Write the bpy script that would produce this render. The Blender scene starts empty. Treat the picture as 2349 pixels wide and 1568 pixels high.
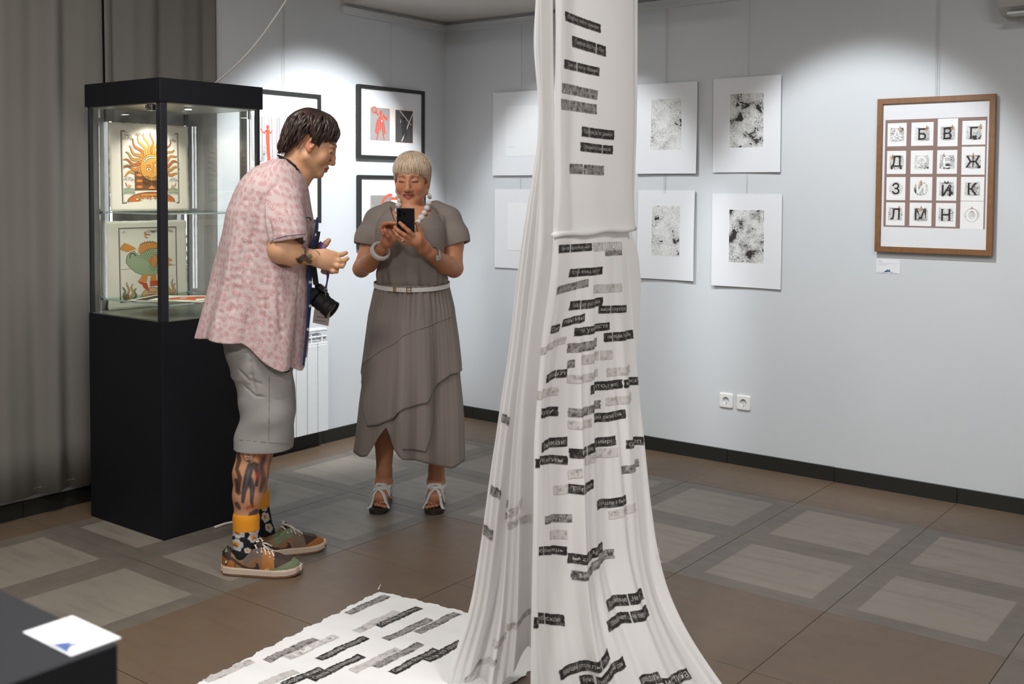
import bpy, math, random, time
import numpy as np
from mathutils import Vector, Matrix
T0 = time.time()
SC = bpy.context.scene
COL = SC.collection
PI = math.pi

# ------------------------------------------------------------------ camera
F_PX, YAW, PITCH, ROLL = 2452.66, math.radians(37.4503), math.radians(2.528), math.radians(0.347)
CAM = np.array([4.6258, -5.3160, 1.4824]); SH = -240.44
IW, IH = 2349, 1568
_f = np.array([-math.sin(YAW)*math.cos(PITCH), math.cos(YAW)*math.cos(PITCH), -math.sin(PITCH)])
_r0 = np.array([math.cos(YAW), math.sin(YAW), 0.0]); _u0 = np.cross(_r0, _f)
_r = math.cos(ROLL)*_r0 + math.sin(ROLL)*_u0
_u = -math.sin(ROLL)*_r0 + math.cos(ROLL)*_u0
cam_d = bpy.data.cameras.new('camera'); cam = bpy.data.objects.new('camera', cam_d); COL.objects.link(cam)
cam.matrix_world = Matrix(((_r[0], _u[0], -_f[0], CAM[0]), (_r[1], _u[1], -_f[1], CAM[1]), (_r[2], _u[2], -_f[2], CAM[2]), (0, 0, 0, 1)))
cam_d.sensor_width = 36.0; cam_d.lens = F_PX/IW*36.0
cam_d.shift_y = SH/IW; cam_d.clip_start = .05
cam_d.dof.use_dof = True; cam_d.dof.focus_distance = 4.9; cam_d.dof.aperture_fstop = 5.6
SC.camera = cam
#ZOOM

# ------------------------------------------------------------------ exposure, world, lights
SC.view_settings.view_transform = 'Standard'; SC.view_settings.look = 'None'
SC.view_settings.exposure = 0.0; SC.view_settings.gamma = 1.0
SC.view_settings.use_curve_mapping = False
wd = bpy.data.worlds.new('world'); SC.world = wd; wd.use_nodes = True
wd.node_tree.nodes['Background'].inputs[0].default_value = (.80, .88, 1, 1)
wd.node_tree.nodes['Background'].inputs[1].default_value = 0.24

def spot(name, loc, to, power, angle, blend, col=(1, 1, 1), size=.05):
    d = bpy.data.lights.new(name, 'SPOT'); d.energy = power; d.spot_size = math.radians(angle); d.spot_blend = blend
    d.color = col; d.shadow_soft_size = size
    o = bpy.data.objects.new(name, d); COL.objects.link(o); o.location = loc
    o.rotation_euler = (Vector(to)-Vector(loc)).to_track_quat('-Z', 'Y').to_euler(); return o
def area(name, loc, to, power, sx, sy, col=(1, 1, 1)):
    d = bpy.data.lights.new(name, 'AREA'); d.energy = power; d.shape = 'RECTANGLE'; d.size = sx; d.size_y = sy; d.color = col
    o = bpy.data.objects.new(name, d); COL.objects.link(o); o.location = loc
    o.rotation_euler = (Vector(to)-Vector(loc)).to_track_quat('-Z', 'Y').to_euler(); return o
WHITE = (.93, .97, 1.0)
spot('spot_light', (2.78, -1.85, 2.95), (2.76, 0, 1.18), 195, 47, .45, WHITE)
spot('spot_light', (1.15, -1.85, 2.95), (1.12, 0, 1.18), 160, 47, .45, WHITE)
spot('spot_light', (1.95, -1.28, 2.95), (0, -1.08, 1.12), 450, 50, .5, WHITE)
AMB = (1, .975, .945)  # unseen overhead area lamps, added for the room's ambient light
area('ambient_fill_light', (1.7, -3.5, 2.98), (1.7, -3.5, 0), 38, .6, .6, AMB)
area('ambient_fill_light', (4.7, -3.1, 2.98), (4.7, -3.1, 0), 52, .6, .6, AMB)
area('ambient_fill_light', (3.2, -5.2, 2.98), (3.4, -5.2, 0), 70, .6, .6, AMB)
area('ambient_fill_light', (6.2, -4.2, 2.98), (6.2, -4.2, 0), 42, .6, .6, AMB)

# ------------------------------------------------------------------ picture measuring (pixel of the photograph -> point in the room)
def ray(x, y): return (x-IW/2)/F_PX*_r - (y-IH/2-SH)/F_PX*_u + _f
def on_z(x, y, z=0.0): d = ray(x, y); return CAM + d*((z-CAM[2])/d[2])
def on_x(x, y, X=0.0): d = ray(x, y); return CAM + d*((X-CAM[0])/d[0])
def on_y(x, y, Y=0.0): d = ray(x, y); return CAM + d*((Y-CAM[1])/d[1])
def at(x, y, dep): return CAM + ray(x, y)*dep

# ------------------------------------------------------------------ node helper
class NT:
    def __init__(s, name):
        s.m = bpy.data.materials.new(name); s.m.use_nodes = True; s.t = s.m.node_tree; s.t.nodes.clear()
        s.out = s.t.nodes.new('ShaderNodeOutputMaterial')
    def n(s, typ, ins=None, **kw):
        nd = s.t.nodes.new('ShaderNode'+typ)
        for k, v in kw.items(): setattr(nd, k, v)
        for k, v in (ins or {}).items(): s.set(nd.inputs[k], v)
        return nd
    def set(s, sock, v):
        if hasattr(v, 'is_output'): s.t.links.new(v, sock)
        elif isinstance(v, bpy.types.Node): s.t.links.new(v.outputs[0], sock)
        elif isinstance(v, (tuple, list)) and len(v) == 3 and sock.type == 'RGBA': sock.default_value = (*v, 1)
        else: sock.default_value = v
    def m_(s, op, a, b=0.0, c=None, clamp=False):
        nd = s.t.nodes.new('ShaderNodeMath'); nd.operation = op; nd.use_clamp = clamp
        s.set(nd.inputs[0], a); s.set(nd.inputs[1], b)
        if c is not None: s.set(nd.inputs[2], c)
        return nd.outputs[0]
    def mix(s, fac, a, b, mode='MIX'):
        nd = s.t.nodes.new('ShaderNodeMix'); nd.data_type = 'RGBA'; nd.blend_type = mode
        s.set(nd.inputs[0], fac); s.set(nd.inputs[6], a); s.set(nd.inputs[7], b); return nd.outputs[2]
    def step(s, v, lo, hi):      # smoothstep
        nd = s.t.nodes.new('ShaderNodeMapRange'); nd.interpolation_type = 'SMOOTHSTEP'
        s.set(nd.inputs[0], v); nd.inputs[1].default_value = lo; nd.inputs[2].default_value = hi; return nd.outputs[0]
    def noise(s, vec, scale, detail=4, rough=.5, dist=0.0):
        nd = s.n('TexNoise', {'Scale': scale, 'Detail': detail, 'Roughness': rough, 'Distortion': dist})
        if vec is not None: s.set(nd.inputs['Vector'], vec)
        return nd.outputs[0]
    def coord(s, which='Object'): return s.n('TexCoord').outputs[which]
    def mapping(s, vec, scale=(1, 1, 1), loc=(0, 0, 0), rot=(0, 0, 0)):
        return s.n('Mapping', {'Vector': vec, 'Scale': scale, 'Location': loc, 'Rotation': rot}).outputs[0]
    def bump(s, h, strength=.3, dist=.01): return s.n('Bump', {'Height': h, 'Strength': strength, 'Distance': dist}).outputs[0]
    def bsdf(s, col, rough=.5, metal=0.0, **kw):
        b = s.n('BsdfPrincipled', {'Base Color': col, 'Roughness': rough, 'Metallic': metal})
        for k, v in kw.items(): s.set(b.inputs[k], v)
        s.t.links.new(b.outputs[0], s.out.inputs[0]); s.b = b
        return s.m
def srgb(r, g, b):
    f = lambda c: c/12.92 if c <= .04045 else ((c+.055)/1.055)**2.4
    return (f(r/255), f(g/255), f(b/255))
_pl = {}
def plain(name, rgb, rough=.5, metal=0.0, var=.06, bump=0.0, scale=30, **kw):
    """a surface with a little noise in colour and relief"""
    if name in _pl: return _pl[name]
    t = NT(name); c = srgb(*rgb); v = t.coord()
    nz = t.noise(v, scale, 5, .6)
    lo = tuple(max(0, x*(1-var)) for x in c); hi = tuple(min(1, x*(1+var)) for x in c)
    if bump: kw['Normal'] = t.bump(t.noise(v, scale*4, 4, .6), bump, .002)
    m = t.bsdf(t.mix(nz, lo, hi), rough, metal, **kw); _pl[name] = m; return m

# ------------------------------------------------------------------ mesh helpers
def link(o, parent=None):
    COL.objects.link(o)
    if parent is not None: o.parent = parent
    return o
def mk(name, V, Fc, mat=None, parent=None, smooth=False, mats=None, mi=None, loc=None):
    me = bpy.data.meshes.new(name)
    me.from_pydata([tuple(map(float, v)) for v in V], [], [tuple(map(int, f)) for f in Fc])
    for m in (mats or ([mat] if mat else [])): me.materials.append(m)
    if mi is not None: me.polygons.foreach_set('material_index', np.asarray(mi, dtype=np.int32))
    if smooth: me.polygons.foreach_set('use_smooth', np.ones(len(me.polygons), dtype=bool))
    me.update()
    o = bpy.data.objects.new(name, me)
    if loc is not None: o.location = loc
    return link(o, parent)
def tag(o, label, cat, group=None):
    o['label'] = label; o['category'] = cat
    if group: o['group'] = group
    return o
def thing(name, label, cat, loc=(0, 0, 0), rz=0.0, group=None):
    o = bpy.data.objects.new(name, None); o.empty_display_size = .1; o.location = loc; o.rotation_euler = (0, 0, rz)
    return tag(link(o), label, cat, group)
def struct(o): o['kind'] = 'structure'; return o
class MB:
    """collects pieces in one mesh"""
    def __init__(s): s.V = []; s.F = []; s.I = []
    def add(s, V, F, mi=0):
        k = len(s.V); s.V += [tuple(v) for v in V]; s.F += [tuple(i+k for i in f) for f in F]; s.I += [mi]*len(F); return s
    def box(s, lo, hi, bev=0.0, mi=0, M=None):
        lo = np.array(lo, float); hi = np.array(hi, float)
        if bev <= 0:
            V = [(x, y, z) for x in (lo[0], hi[0]) for y in (lo[1], hi[1]) for z in (lo[2], hi[2])]
            F = [(0, 1, 3, 2), (4, 6, 7, 5), (0, 4, 5, 1), (2, 3, 7, 6), (0, 2, 6, 4), (1, 5, 7, 3)]
        else:
            V = []; idx = {}
            for cx in (0, 1):
                for cy in (0, 1):
                    for cz in (0, 1):
                        for ax in range(3):
                            p = [lo[0] if not cx else hi[0], lo[1] if not cy else hi[1], lo[2] if not cz else hi[2]]
                            for k2, cc in enumerate((cx, cy, cz)):
                                if k2 != ax: p[k2] += bev if not cc else -bev
                            idx[(cx, cy, cz, ax)] = len(V); V.append(p)
            F = []
            for ax in range(3):
                o1, o2 = [k2 for k2 in range(3) if k2 != ax]
                for c in (0, 1):
                    q = []
                    for a, b in ((0, 0), (1, 0), (1, 1), (0, 1)):
                        cc = [0, 0, 0]; cc[ax] = c; cc[o1] = a; cc[o2] = b; q.append(idx[(*cc, ax)])
                    n = np.cross(np.subtract(V[q[1]], V[q[0]]), np.subtract(V[q[2]], V[q[0]]))
                    if n[ax]*(1 if c else -1) < 0: q = q[::-1]
                    F.append(tuple(q))
                for a in (0, 1):
                    for b in (0, 1):
                        c0 = [0, 0, 0]; c0[o1] = a; c0[o2] = b; c1 = list(c0); c1[ax] = 1
                        q = [idx[(*c0, o1)], idx[(*c0, o2)], idx[(*c1, o2)], idx[(*c1, o1)]]
                        n = np.cross(np.subtract(V[q[1]], V[q[0]]), np.subtract(V[q[2]], V[q[0]]))
                        d = np.zeros(3); d[o1] = 1 if a else -1; d[o2] = 1 if b else -1
                        if n@d < 0: q = q[::-1]
                        F.append(tuple(q))
            for cx in (0, 1):
                for cy in (0, 1):
                    for cz in (0, 1):
                        q = [idx[(cx, cy, cz, a)] for a in range(3)]
                        n = np.cross(np.subtract(V[q[1]], V[q[0]]), np.subtract(V[q[2]], V[q[0]]))
                        if n@np.array([2*cx-1, 2*cy-1, 2*cz-1]) < 0: q = q[::-1]
                        F.append(tuple(q))
        if M is not None: V = [tuple(M @ Vector(v)) for v in V]
        return s.add(V, F, mi)
    def tube(s, pts, r, n=8, mi=0, flat=1.0, up=None, cap=True):
        """tube along points; r number or list; flat squeezes it along the second axis"""
        P = [np.array(p, float) for p in pts]; m = len(P)
        R = list(r) if hasattr(r, '__len__') else [r]*m
        V = []; prev = None
        for i, p in enumerate(P):
            t = P[min(i+1, m-1)]-P[max(i-1, 0)]; t = t/(np.linalg.norm(t)+1e-12)
            ref = prev if prev is not None else (np.array(up, float) if up is not None else (np.array([0, 0, 1.]) if abs(t[2]) < .9 else np.array([1., 0, 0])))
            a = ref-t*(ref@t); a /= np.linalg.norm(a)+1e-12; prev = a; b = np.cross(t, a)
            for k in range(n):
                an = 2*PI*k/n; V.append(p+R[i]*(math.cos(an)*a*flat+math.sin(an)*b))
        F = [(i*n+k, i*n+(k+1) % n, (i+1)*n+(k+1) % n, (i+1)*n+k) for i in range(m-1) for k in range(n)]
        if cap: F += [tuple(range(n-1, -1, -1)), tuple((m-1)*n+k for k in range(n))]
        return s.add(V, F, mi)
    def lathe(s, prof, n=24, M=None, mi=0):
        """profile of (r, z) about z"""
        V = []; m = len(prof)
        for rr, z in prof:
            for k in range(n): a = 2*PI*k/n; V.append((rr*math.cos(a), rr*math.sin(a), z))
        F = [(i*n+k, i*n+(k+1) % n, (i+1)*n+(k+1) % n, (i+1)*n+k) for i in range(m-1) for k in range(n)]
        F += [tuple(range(n-1, -1, -1)), tuple((m-1)*n+k for k in range(n))]
        if M is not None: V = [tuple(M @ Vector(v)) for v in V]
        return s.add(V, F, mi)
    def build(s, name, mat=None, parent=None, smooth=False, mats=None, loc=None):
        return mk(name, s.V, s.F, mat, parent, smooth, mats, s.I if mats else None, loc)
def frameM(o, ex, ez):
    """matrix with x axis ex, z axis ez at o"""
    ex = Vector(ex).normalized(); ez = Vector(ez); ez = (ez-ex*ez.dot(ex)).normalized(); ey = ez.cross(ex)
    return Matrix(((ex.x, ey.x, ez.x, o[0]), (ex.y, ey.y, ez.y, o[1]), (ex.z, ey.z, ez.z, o[2]), (0, 0, 0, 1)))
def grid_mesh(P, closed_u=False):
    """P[nu][nv][3] -> V, F"""
    nu, nv = P.shape[:2]; V = P.reshape(-1, 3); F = []
    for i in range(nu if closed_u else nu-1):
        a = i*nv; b = ((i+1) % nu)*nv
        for j in range(nv-1): F.append((a+j, b+j, b+j+1, a+j+1))
    return V, F
_txt = {}
def text_mesh(s, size=1.0, bold=0.0):
    """triangles of a line of writing, width and height from the built-in font; origin left baseline"""
    key = (s, bold)
    if key not in _txt:
        c = bpy.data.curves.new('writing', 'FONT'); c.body = s; c.size = 1.0; c.resolution_u = 2; c.offset = bold
        o = bpy.data.objects.new('writing', c); COL.objects.link(o)
        me = o.to_mesh(); V = np.array([v.co[:] for v in me.vertices]).reshape(-1, 3); F = [tuple(p.vertices) for p in me.polygons]
        o.to_mesh_clear(); bpy.data.objects.remove(o); bpy.data.curves.remove(c); _txt[key] = (V, F)
    V, F = _txt[key]
    return V*size, F
# ------------------------------------------------------------------ setting
def wall_mat():
    t = NT('painted_wall'); v = t.coord()
    c = t.mix(t.noise(v, 2.2, 3), srgb(196, 199, 202), srgb(202, 205, 208))
    return t.bsdf(c, .62, Normal=t.bump(t.noise(v, 260, 3, .6), .12, .001))
M_WALL = wall_mat()
M_CEIL = plain('ceiling_paint', (196, 190, 184), .8, bump=.05)
M_BASE = plain('dark_skirting_tile', (30, 31, 28), .45, var=.15)
M_WHITE = plain('white_metal', (206, 208, 210), .4)
M_BLACK = plain('black_lacquer', (20, 22, 28), .6, var=.04, **{'Specular IOR Level': .3})
H = 3.02
def quad(name, a, b, c, d, m): return mk(name, [a, b, c, d], [(0, 1, 2, 3)], m)
def slab(name, lo, hi, m, bev=0.0): return MB().box(lo, hi, bev).build(name, m)
XR, YB = 7.6, -8.2
struct(slab('wall_right', (-.2, 0, 0), (XR+.2, .2, H+.3), M_WALL))
struct(slab('wall_left', (-.2, YB, 0), (0, 0, H+.3), M_WALL))
struct(slab('wall_back', (-.2, YB-.2, 0), (XR+.2, YB, H+.3), M_WALL))
struct(slab('wall_far', (XR, YB, 0), (XR+.2, 0, H+.3), M_WALL))
struct(slab('ceiling', (-.2, YB-.2, H), (XR+.2, -.0, H+.15), M_CEIL))
soff = MB().box((0, -.93, 2.565), (1.98, 0, H)).build('ceiling_soffit', M_CEIL); struct(soff)
# picture rails
r1 = MB().box((.0, -.932, 2.505), (.022, -.022, 2.545)).box((.022, -.932, 2.505), (.026, -.024, 2.513)).box((.022, -.932, 2.537), (.026, -.024, 2.545))
struct(r1.build('trim_1', M_WHITE))
r2 = MB().box((.0, -.022, 2.505), (XR, 0, 2.545)).box((.024, -.026, 2.505), (XR, -.022, 2.513)).box((.024, -.026, 2.537), (XR, -.022, 2.545))
struct(r2.build('trim_2', M_WHITE))
# vertical duct beside the curtain
d0 = on_x(496, 100, .012); d1 = on_x(507, 100, .012)
MBt = MB().box((0, d0[1], .08), (.014, d0[1]+.017, H)).box((0, d1[1]-.012, .08), (.010, d1[1], H)); struct(MBt.build('trim_3', M_WHITE))
# skirting of separate dark tiles
bl = bpy.data.objects.new('baseboard_left', None); link(bl); struct(bl)
br = bpy.data.objects.new('baseboard_right', None); link(br); struct(br)
X0, Y1, TS = 2.0493, -.48399, .6
xs = [0]+[X0+TS*i for i in range(-3, 9)]+[XR]
for a, b in zip(xs[:-1], xs[1:]):
    if b-a > .01: MB().box((a+.001, -.011, .0), (b-.001, 0, .0748+random.Random(int(a*99)).uniform(-.001, .001)), .0015).build('tile', M_BASE, br)
ys = [0, Y1]+[Y1-TS*j for j in range(1, 13)]
for a, b in zip(ys[:-1], ys[1:]):
    MB().box((0, b+.001, 0), (.011, a-.001, .0748), .0015).build('tile', M_BASE, bl)
# floor: grout bed and single tiles
struct(slab('floor', (-.2, YB-.2, -.1), (XR+.2, .2, -.003), plain('grout', (58, 50, 45), .9)))
FLOOR = bpy.data.objects['floor']
def tile_mat(kind):
    t = NT('floor_tile_'+kind); g = t.coord('Object'); w = t.n('NewGeometry').outputs['Position']
    oi = t.n('ObjectInfo').outputs['Random']
    n1 = t.noise(t.mapping(w, (1, 1, 1)), 2.0, 6, .6, .3); n2 = t.noise(w, 14, 6, .65, .5)
    st = t.noise(t.mapping(w, (1.2, 9, 1), rot=(0, 0, .25)), 2.2, 5, .6)
    if kind == 'brown':
        c = t.mix(n1, srgb(96, 76, 58), srgb(119, 99, 79)); c = t.mix(t.m_('MULTIPLY', n2, .35), c, srgb(96, 84, 74))
    else:
        sep = t.n('SeparateXYZ', {0: g})
        ax = t.m_('ABSOLUTE', sep.outputs[0]); ay = t.m_('ABSOLUTE', sep.outputs[1]); mx = t.m_('MAXIMUM', ax, ay)
        ins = t.m_('SUBTRACT', 1.0, t.step(mx, .2145, .219))
        nb = t.noise(t.mapping(w, (1, 1, 1), rot=(0, 0, .5)), 5, 4, .5, 1.2)
        outer = t.mix(t.m_('MULTIPLY', nb, 1.0), srgb(94, 87, 78), srgb(121, 113, 103))
        cent = t.mix(n1, srgb(128, 120, 109), srgb(143, 135, 124))
        c = t.mix(ins, outer, cent)
    c = t.mix(t.m_('MULTIPLY', t.step(st, .45, .7), .28), c, srgb(88, 79, 71))
    c = t.mix(t.m_('MULTIPLY', oi, .10), c, (.06, .05, .045))
    vd = t.n('TexVoronoi', {'Vector': w, 'Scale': 9.0}, feature='DISTANCE_TO_EDGE').outputs[0]
    orn = t.n('TexWave', {'Vector': w, 'Scale': 5.0, 'Distortion': 9.0, 'Detail': 2.0, 'Detail Scale': 1.3}, wave_type='RINGS').outputs[1]
    h = t.m_('ADD', t.m_('MULTIPLY', n2, .6), t.m_('MULTIPLY', t.step(orn, .35, .6), .18 if kind == 'gray' else .06))
    rg = t.m_('ADD', .34, t.m_('MULTIPLY', n2, .22))
    return t.bsdf(c, rg, Normal=t.bump(h, .22, .0012))
MT = {'brown': tile_mat('brown'), 'gray': tile_mat('gray')}
def tile_kind(i, j):
    inside = (-3 <= i < 5) and (1 <= j < 11)
    inner = (-1 <= i < 3) and (3 <= j < 9)
    return 'gray' if inside and not inner else 'brown'
tile_me = {}
for i in range(-4, 10):
    for j in range(0, 14):
        xa = X0+TS*i; xb = xa+TS; yb = Y1-TS*(j-1); ya = yb-TS
        cx, cy = (xa+xb)/2, (ya+yb)/2
        xa2, xb2 = max(xa, 0), min(xb, XR); ya2, yb2 = max(ya, YB), min(yb, 0)
        if xb2-xa2 < .02 or yb2-ya2 < .02: continue
        k = tile_kind(i, j); key = (k, round(xa2-xa, 3), round(xb-xb2, 3), round(ya2-ya, 3), round(yb-yb2, 3))
        if key not in tile_me:
            o = MB().box((xa2-cx+.0012, ya2-cy+.0012, -.008), (xb2-cx-.0012, yb2-cy-.0012, 0), .0008).build('tile', MT[k], FLOOR)
            tile_me[key] = o.data
        else: o = bpy.data.objects.new('tile', tile_me[key]); link(o, FLOOR)
        o.location = (cx, cy, random.Random(i*31+j).uniform(-.0004, .0004))
# curtains
def curtain_mat():
    t = NT('curtain_cloth'); v = t.coord(); n = t.noise(v, 300, 3, .6)
    return t.bsdf(t.mix(n, srgb(104, 101, 95), srgb(117, 114, 108)), .85, Normal=t.bump(t.noise(v, 420, 2), .15, .001))
MC = curtain_mat()
def curtain(y0, y1, lab, seed):
    rnd = random.Random(seed); n = int(abs(y1-y0)/.006); k = 14; P = np.zeros((n, k, 3)); ph = rnd.uniform(0, 6)
    for i in range(n):
        y = y0+(y1-y0)*i/(n-1); e = min(1, min(i, n-1-i)/10)
        w = .022*math.sin(2*PI*y/.21+ph+1.3*math.sin(y*4))+.012*math.sin(2*PI*y/.13+2*ph)
        for j in range(k):
            z = .105+(2.95-.105)*j/(k-1); P[i, j] = (.065+w*e*(.75+.25*z/3), y+.004*math.sin(z*2+y*8), z)
    V, Fc = grid_mesh(P); o = mk('curtain', V, Fc, MC, smooth=True)
    md = o.modifiers.new('s', 'SOLIDIFY'); md.thickness = .003
    hem = P[:, 0].copy(); mb = MB(); mb.tube([p+np.array([0, 0, .03]) for p in hem[::4]], .0028, 5)
    mb.build('hem', MC, o, True)
    tag(o, lab, 'curtain', 'grey curtains on the left wall'); return o
gap = on_x(237, 100, .065)[1]; edge = on_x(494, 100, .065)[1]
curtain(edge-.003, gap+.006, 'narrower grey curtain between the dark slit and the white wall', 3)
curtain(gap-.007, -5.2, 'wide grey curtain left of the display case, hem above the floor', 8)
rod = MB().tube([(.065, -1.84, 2.965), (.065, -5.2, 2.965)], .012).build('curtain_rod', M_WHITE); tag(rod, 'white curtain rod carrying the grey curtains', 'curtain rod')
# dark strip standing in for the shade inside the curtain slit
slit_shade = MB().box((.004, gap-.06, .08), (.02, gap+.06, 2.95)).build('slit_shade_strip', M_BASE); struct(slit_shade)

# air conditioner on the right wall, upper right corner
pa = on_y(2307, 42, -.02)
ac = thing('air_conditioner', 'white air conditioner high on the right wall, at the frame edge', 'air conditioner', (pa[0], 0, pa[2]))
prof = [(0, 0), (-.10, .0), (-.16, .03), (-.19, .09), (-.2, .17), (-.19, .27), (-.15, .29), (0, .29)]
V = [(x, y, z) for x in (0, .85) for y, z in prof]; n = len(prof)
mk('casing', V, [(k, (k+1) % n, n+(k+1) % n, n+k) for k in range(n)]+[tuple(range(n-1, -1, -1)), tuple(range(n, 2*n))], plain('ac_plastic', (172, 170, 166), .5), ac)
MB().box((.04, -.175, -.006), (.81, -.09, .004)).build('louvre', M_WHITE, ac)

# wall sockets
M_SOCK = plain('socket_plastic', (226, 225, 221), .35)
for q, (a, lab) in enumerate(((2.037, 'white wall socket, the one nearer the hanging cloth'), (2.139, 'white wall socket, the one nearer the framed alphabet print'))):
    s = thing('wall_socket', lab, 'socket', (a, 0, .342), 0, 'wall sockets')
    h = .0405; n = 28; V = []; F = []
    def sq(rad, y, m=n):
        out = []
        for k in range(m):
            an = 2*PI*k/m; c, s_ = math.cos(an), math.sin(an); e = .22
            out.append((rad*math.copysign(abs(c)**e, c), y, rad*math.copysign(abs(s_)**e, s_)))
        return out
    def ci(rad, y): return [(rad*math.cos(2*PI*k/n), y, rad*math.sin(2*PI*k/n)) for k in range(n)]
    rings = [sq(h, 0), sq(h, -.006), sq(h-.003, -.010), sq(h-.007, -.011), ci(.0205, -.011), ci(.0195, -.009), ci(.0185, .004)]
    for rg in rings: V += rg
    for i in range(len(rings)-1):
        for k in range(n): F.append((i*n+k, i*n+(k+1) % n, (i+1)*n+(k+1) % n, (i+1)*n+k))
    F.append(tuple((len(rings)-1)*n+k for k in range(n)))
    mk('cover_plate', V, F, M_SOCK, s, False)
    for sx in (-1, 1): MB().tube([(sx*.0095, .0038, 0), (sx*.0095, .0022, 0)], .0026, 10).build('hole', plain('dark_hole', (30, 28, 26), .8), s)
    for sz in (-1, 1): MB().box((-.003, -.008, sz*.0175-.001), (.003, .003, sz*.0175+.001)).build('earth_clip', plain('clip_metal', (120, 116, 108), .3, .9), s)
# radiator
M_RAD = plain('radiator_enamel', (214, 216, 217), .3)
ry = on_x(754, 900, .1)[1]
rad = thing('radiator', 'white sectional radiator on the left wall behind the person in shorts', 'radiator', (0, ry, 0))
for k in range(7):
    y1 = -k*.08-.001; y0 = y1-.078; mb = MB()
    mb.box((.088, y0, .10), (.1, y1, .60), .003)                         # front plate
    mb.box((.035, y0+.034, .10), (.09, y0+.044, .66), .001)                # web
    mb.box((.03, y0, .10), (.04, y1, .62), .002)
    mb.box((.03, y0, .675), (.095, y1, .69), .005)                         # top cap
    mb.box((.06, y0, .60), (.098, y1, .612), .002); mb.box((.055, y0, .64), (.092, y1, .648), .002)
    mb.tube([(.062, y0-.001, .63), (.062, y1+.001, .63)], .018, 12); mb.tube([(.062, y0-.001, .13), (.062, y1+.001, .13)], .018, 12)
    mb.build('section', M_RAD, rad)
for yb_ in (-.30, -.5): MB().box((0, yb_, .59), (.035, yb_+.03, .64)).build('bracket', M_RAD, rad)
# ------------------------------------------------------------------ flat prints drawn as layered shapes
_fm = {}
def ink(rgb, rough=.75):
    if rgb not in _fm: _fm[rgb] = plain('print_ink_%d_%d_%d' % rgb, rgb, rough, var=.03, scale=90)
    return _fm[rgb]
class Art:
    def __init__(s, step=.00012): s.V = []; s.F = []; s.I = []; s.ms = []; s.z = 0; s.st = step
    def mi(s, m):
        if isinstance(m, tuple): m = ink(m)
        if m not in s.ms: s.ms.append(m)
        return s.ms.index(m)
    def up(s): s.z += s.st; return s
    def add(s, P, F, m):
        k = len(s.V); s.V += [(p[0], p[1], s.z) for p in P]; s.F += [tuple(i+k for i in f) for f in F]; s.I += [s.mi(m)]*len(F)
    def poly(s, P, m):
        a = sum(P[i][0]*P[(i+1) % len(P)][1]-P[(i+1) % len(P)][0]*P[i][1] for i in range(len(P)))
        if a < 0: P = P[::-1]
        s.add(P, [tuple(range(len(P)))], m)
    def rect(s, x0, y0, x1, y1, m): s.poly([(x0, y0), (x1, y0), (x1, y1), (x0, y1)], m)
    def disc(s, x, y, r, m, ry=None, n=20, a0=0, a1=2*PI):
        ry = ry or r; P = [(x+r*math.cos(a0+(a1-a0)*k/n), y+ry*math.sin(a0+(a1-a0)*k/n)) for k in range(n+(a1-a0 < 6.28))]; s.poly(P, m)
    def line(s, P, w, m):
        P = [np.array(p, float) for p in P]; n = len(P); W = w if hasattr(w, '__len__') else [w]*n; L = []; R = []
        for i, p in enumerate(P):
            t = P[min(i+1, n-1)]-P[max(i-1, 0)]; t /= np.linalg.norm(t)+1e-12; q = np.array([-t[1], t[0]])*W[i]/2
            L.append(p+q); R.append(p-q)
        s.add(L+R, [(i, n+i, n+i+1, i+1) for i in range(n-1)], m)
    def text(s, x, y, size, body, m, bold=0.0, rot=0.0, sx=1.0, center=False):
        V, F = text_mesh(body, size, bold)
        if not len(V): return
        if center: V = V-np.array([(V[:, 0].max()+V[:, 0].min())/2, (V[:, 1].max()+V[:, 1].min())/2, 0])
        c, q = math.cos(rot), math.sin(rot)
        s.add([(x+(v[0]*sx*c-v[1]*q), y+(v[0]*sx*q+v[1]*c)) for v in V], F, m)
    def arc(s, x, y, r, a0, a1, w, m, n=14): s.line([(x+r*math.cos(a0+(a1-a0)*k/n), y+r*math.sin(a0+(a1-a0)*k/n)) for k in range(n+1)], w, m)
    def build(s, name, parent, loc=(0, 0, 0), bend=None):
        V = [(v[0], v[1], v[2]+(bend(v[0], v[1]) if bend else 0)) for v in s.V]
        o = mk(name, V, s.F, None, parent, False, s.ms, s.I, loc); return o
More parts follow.
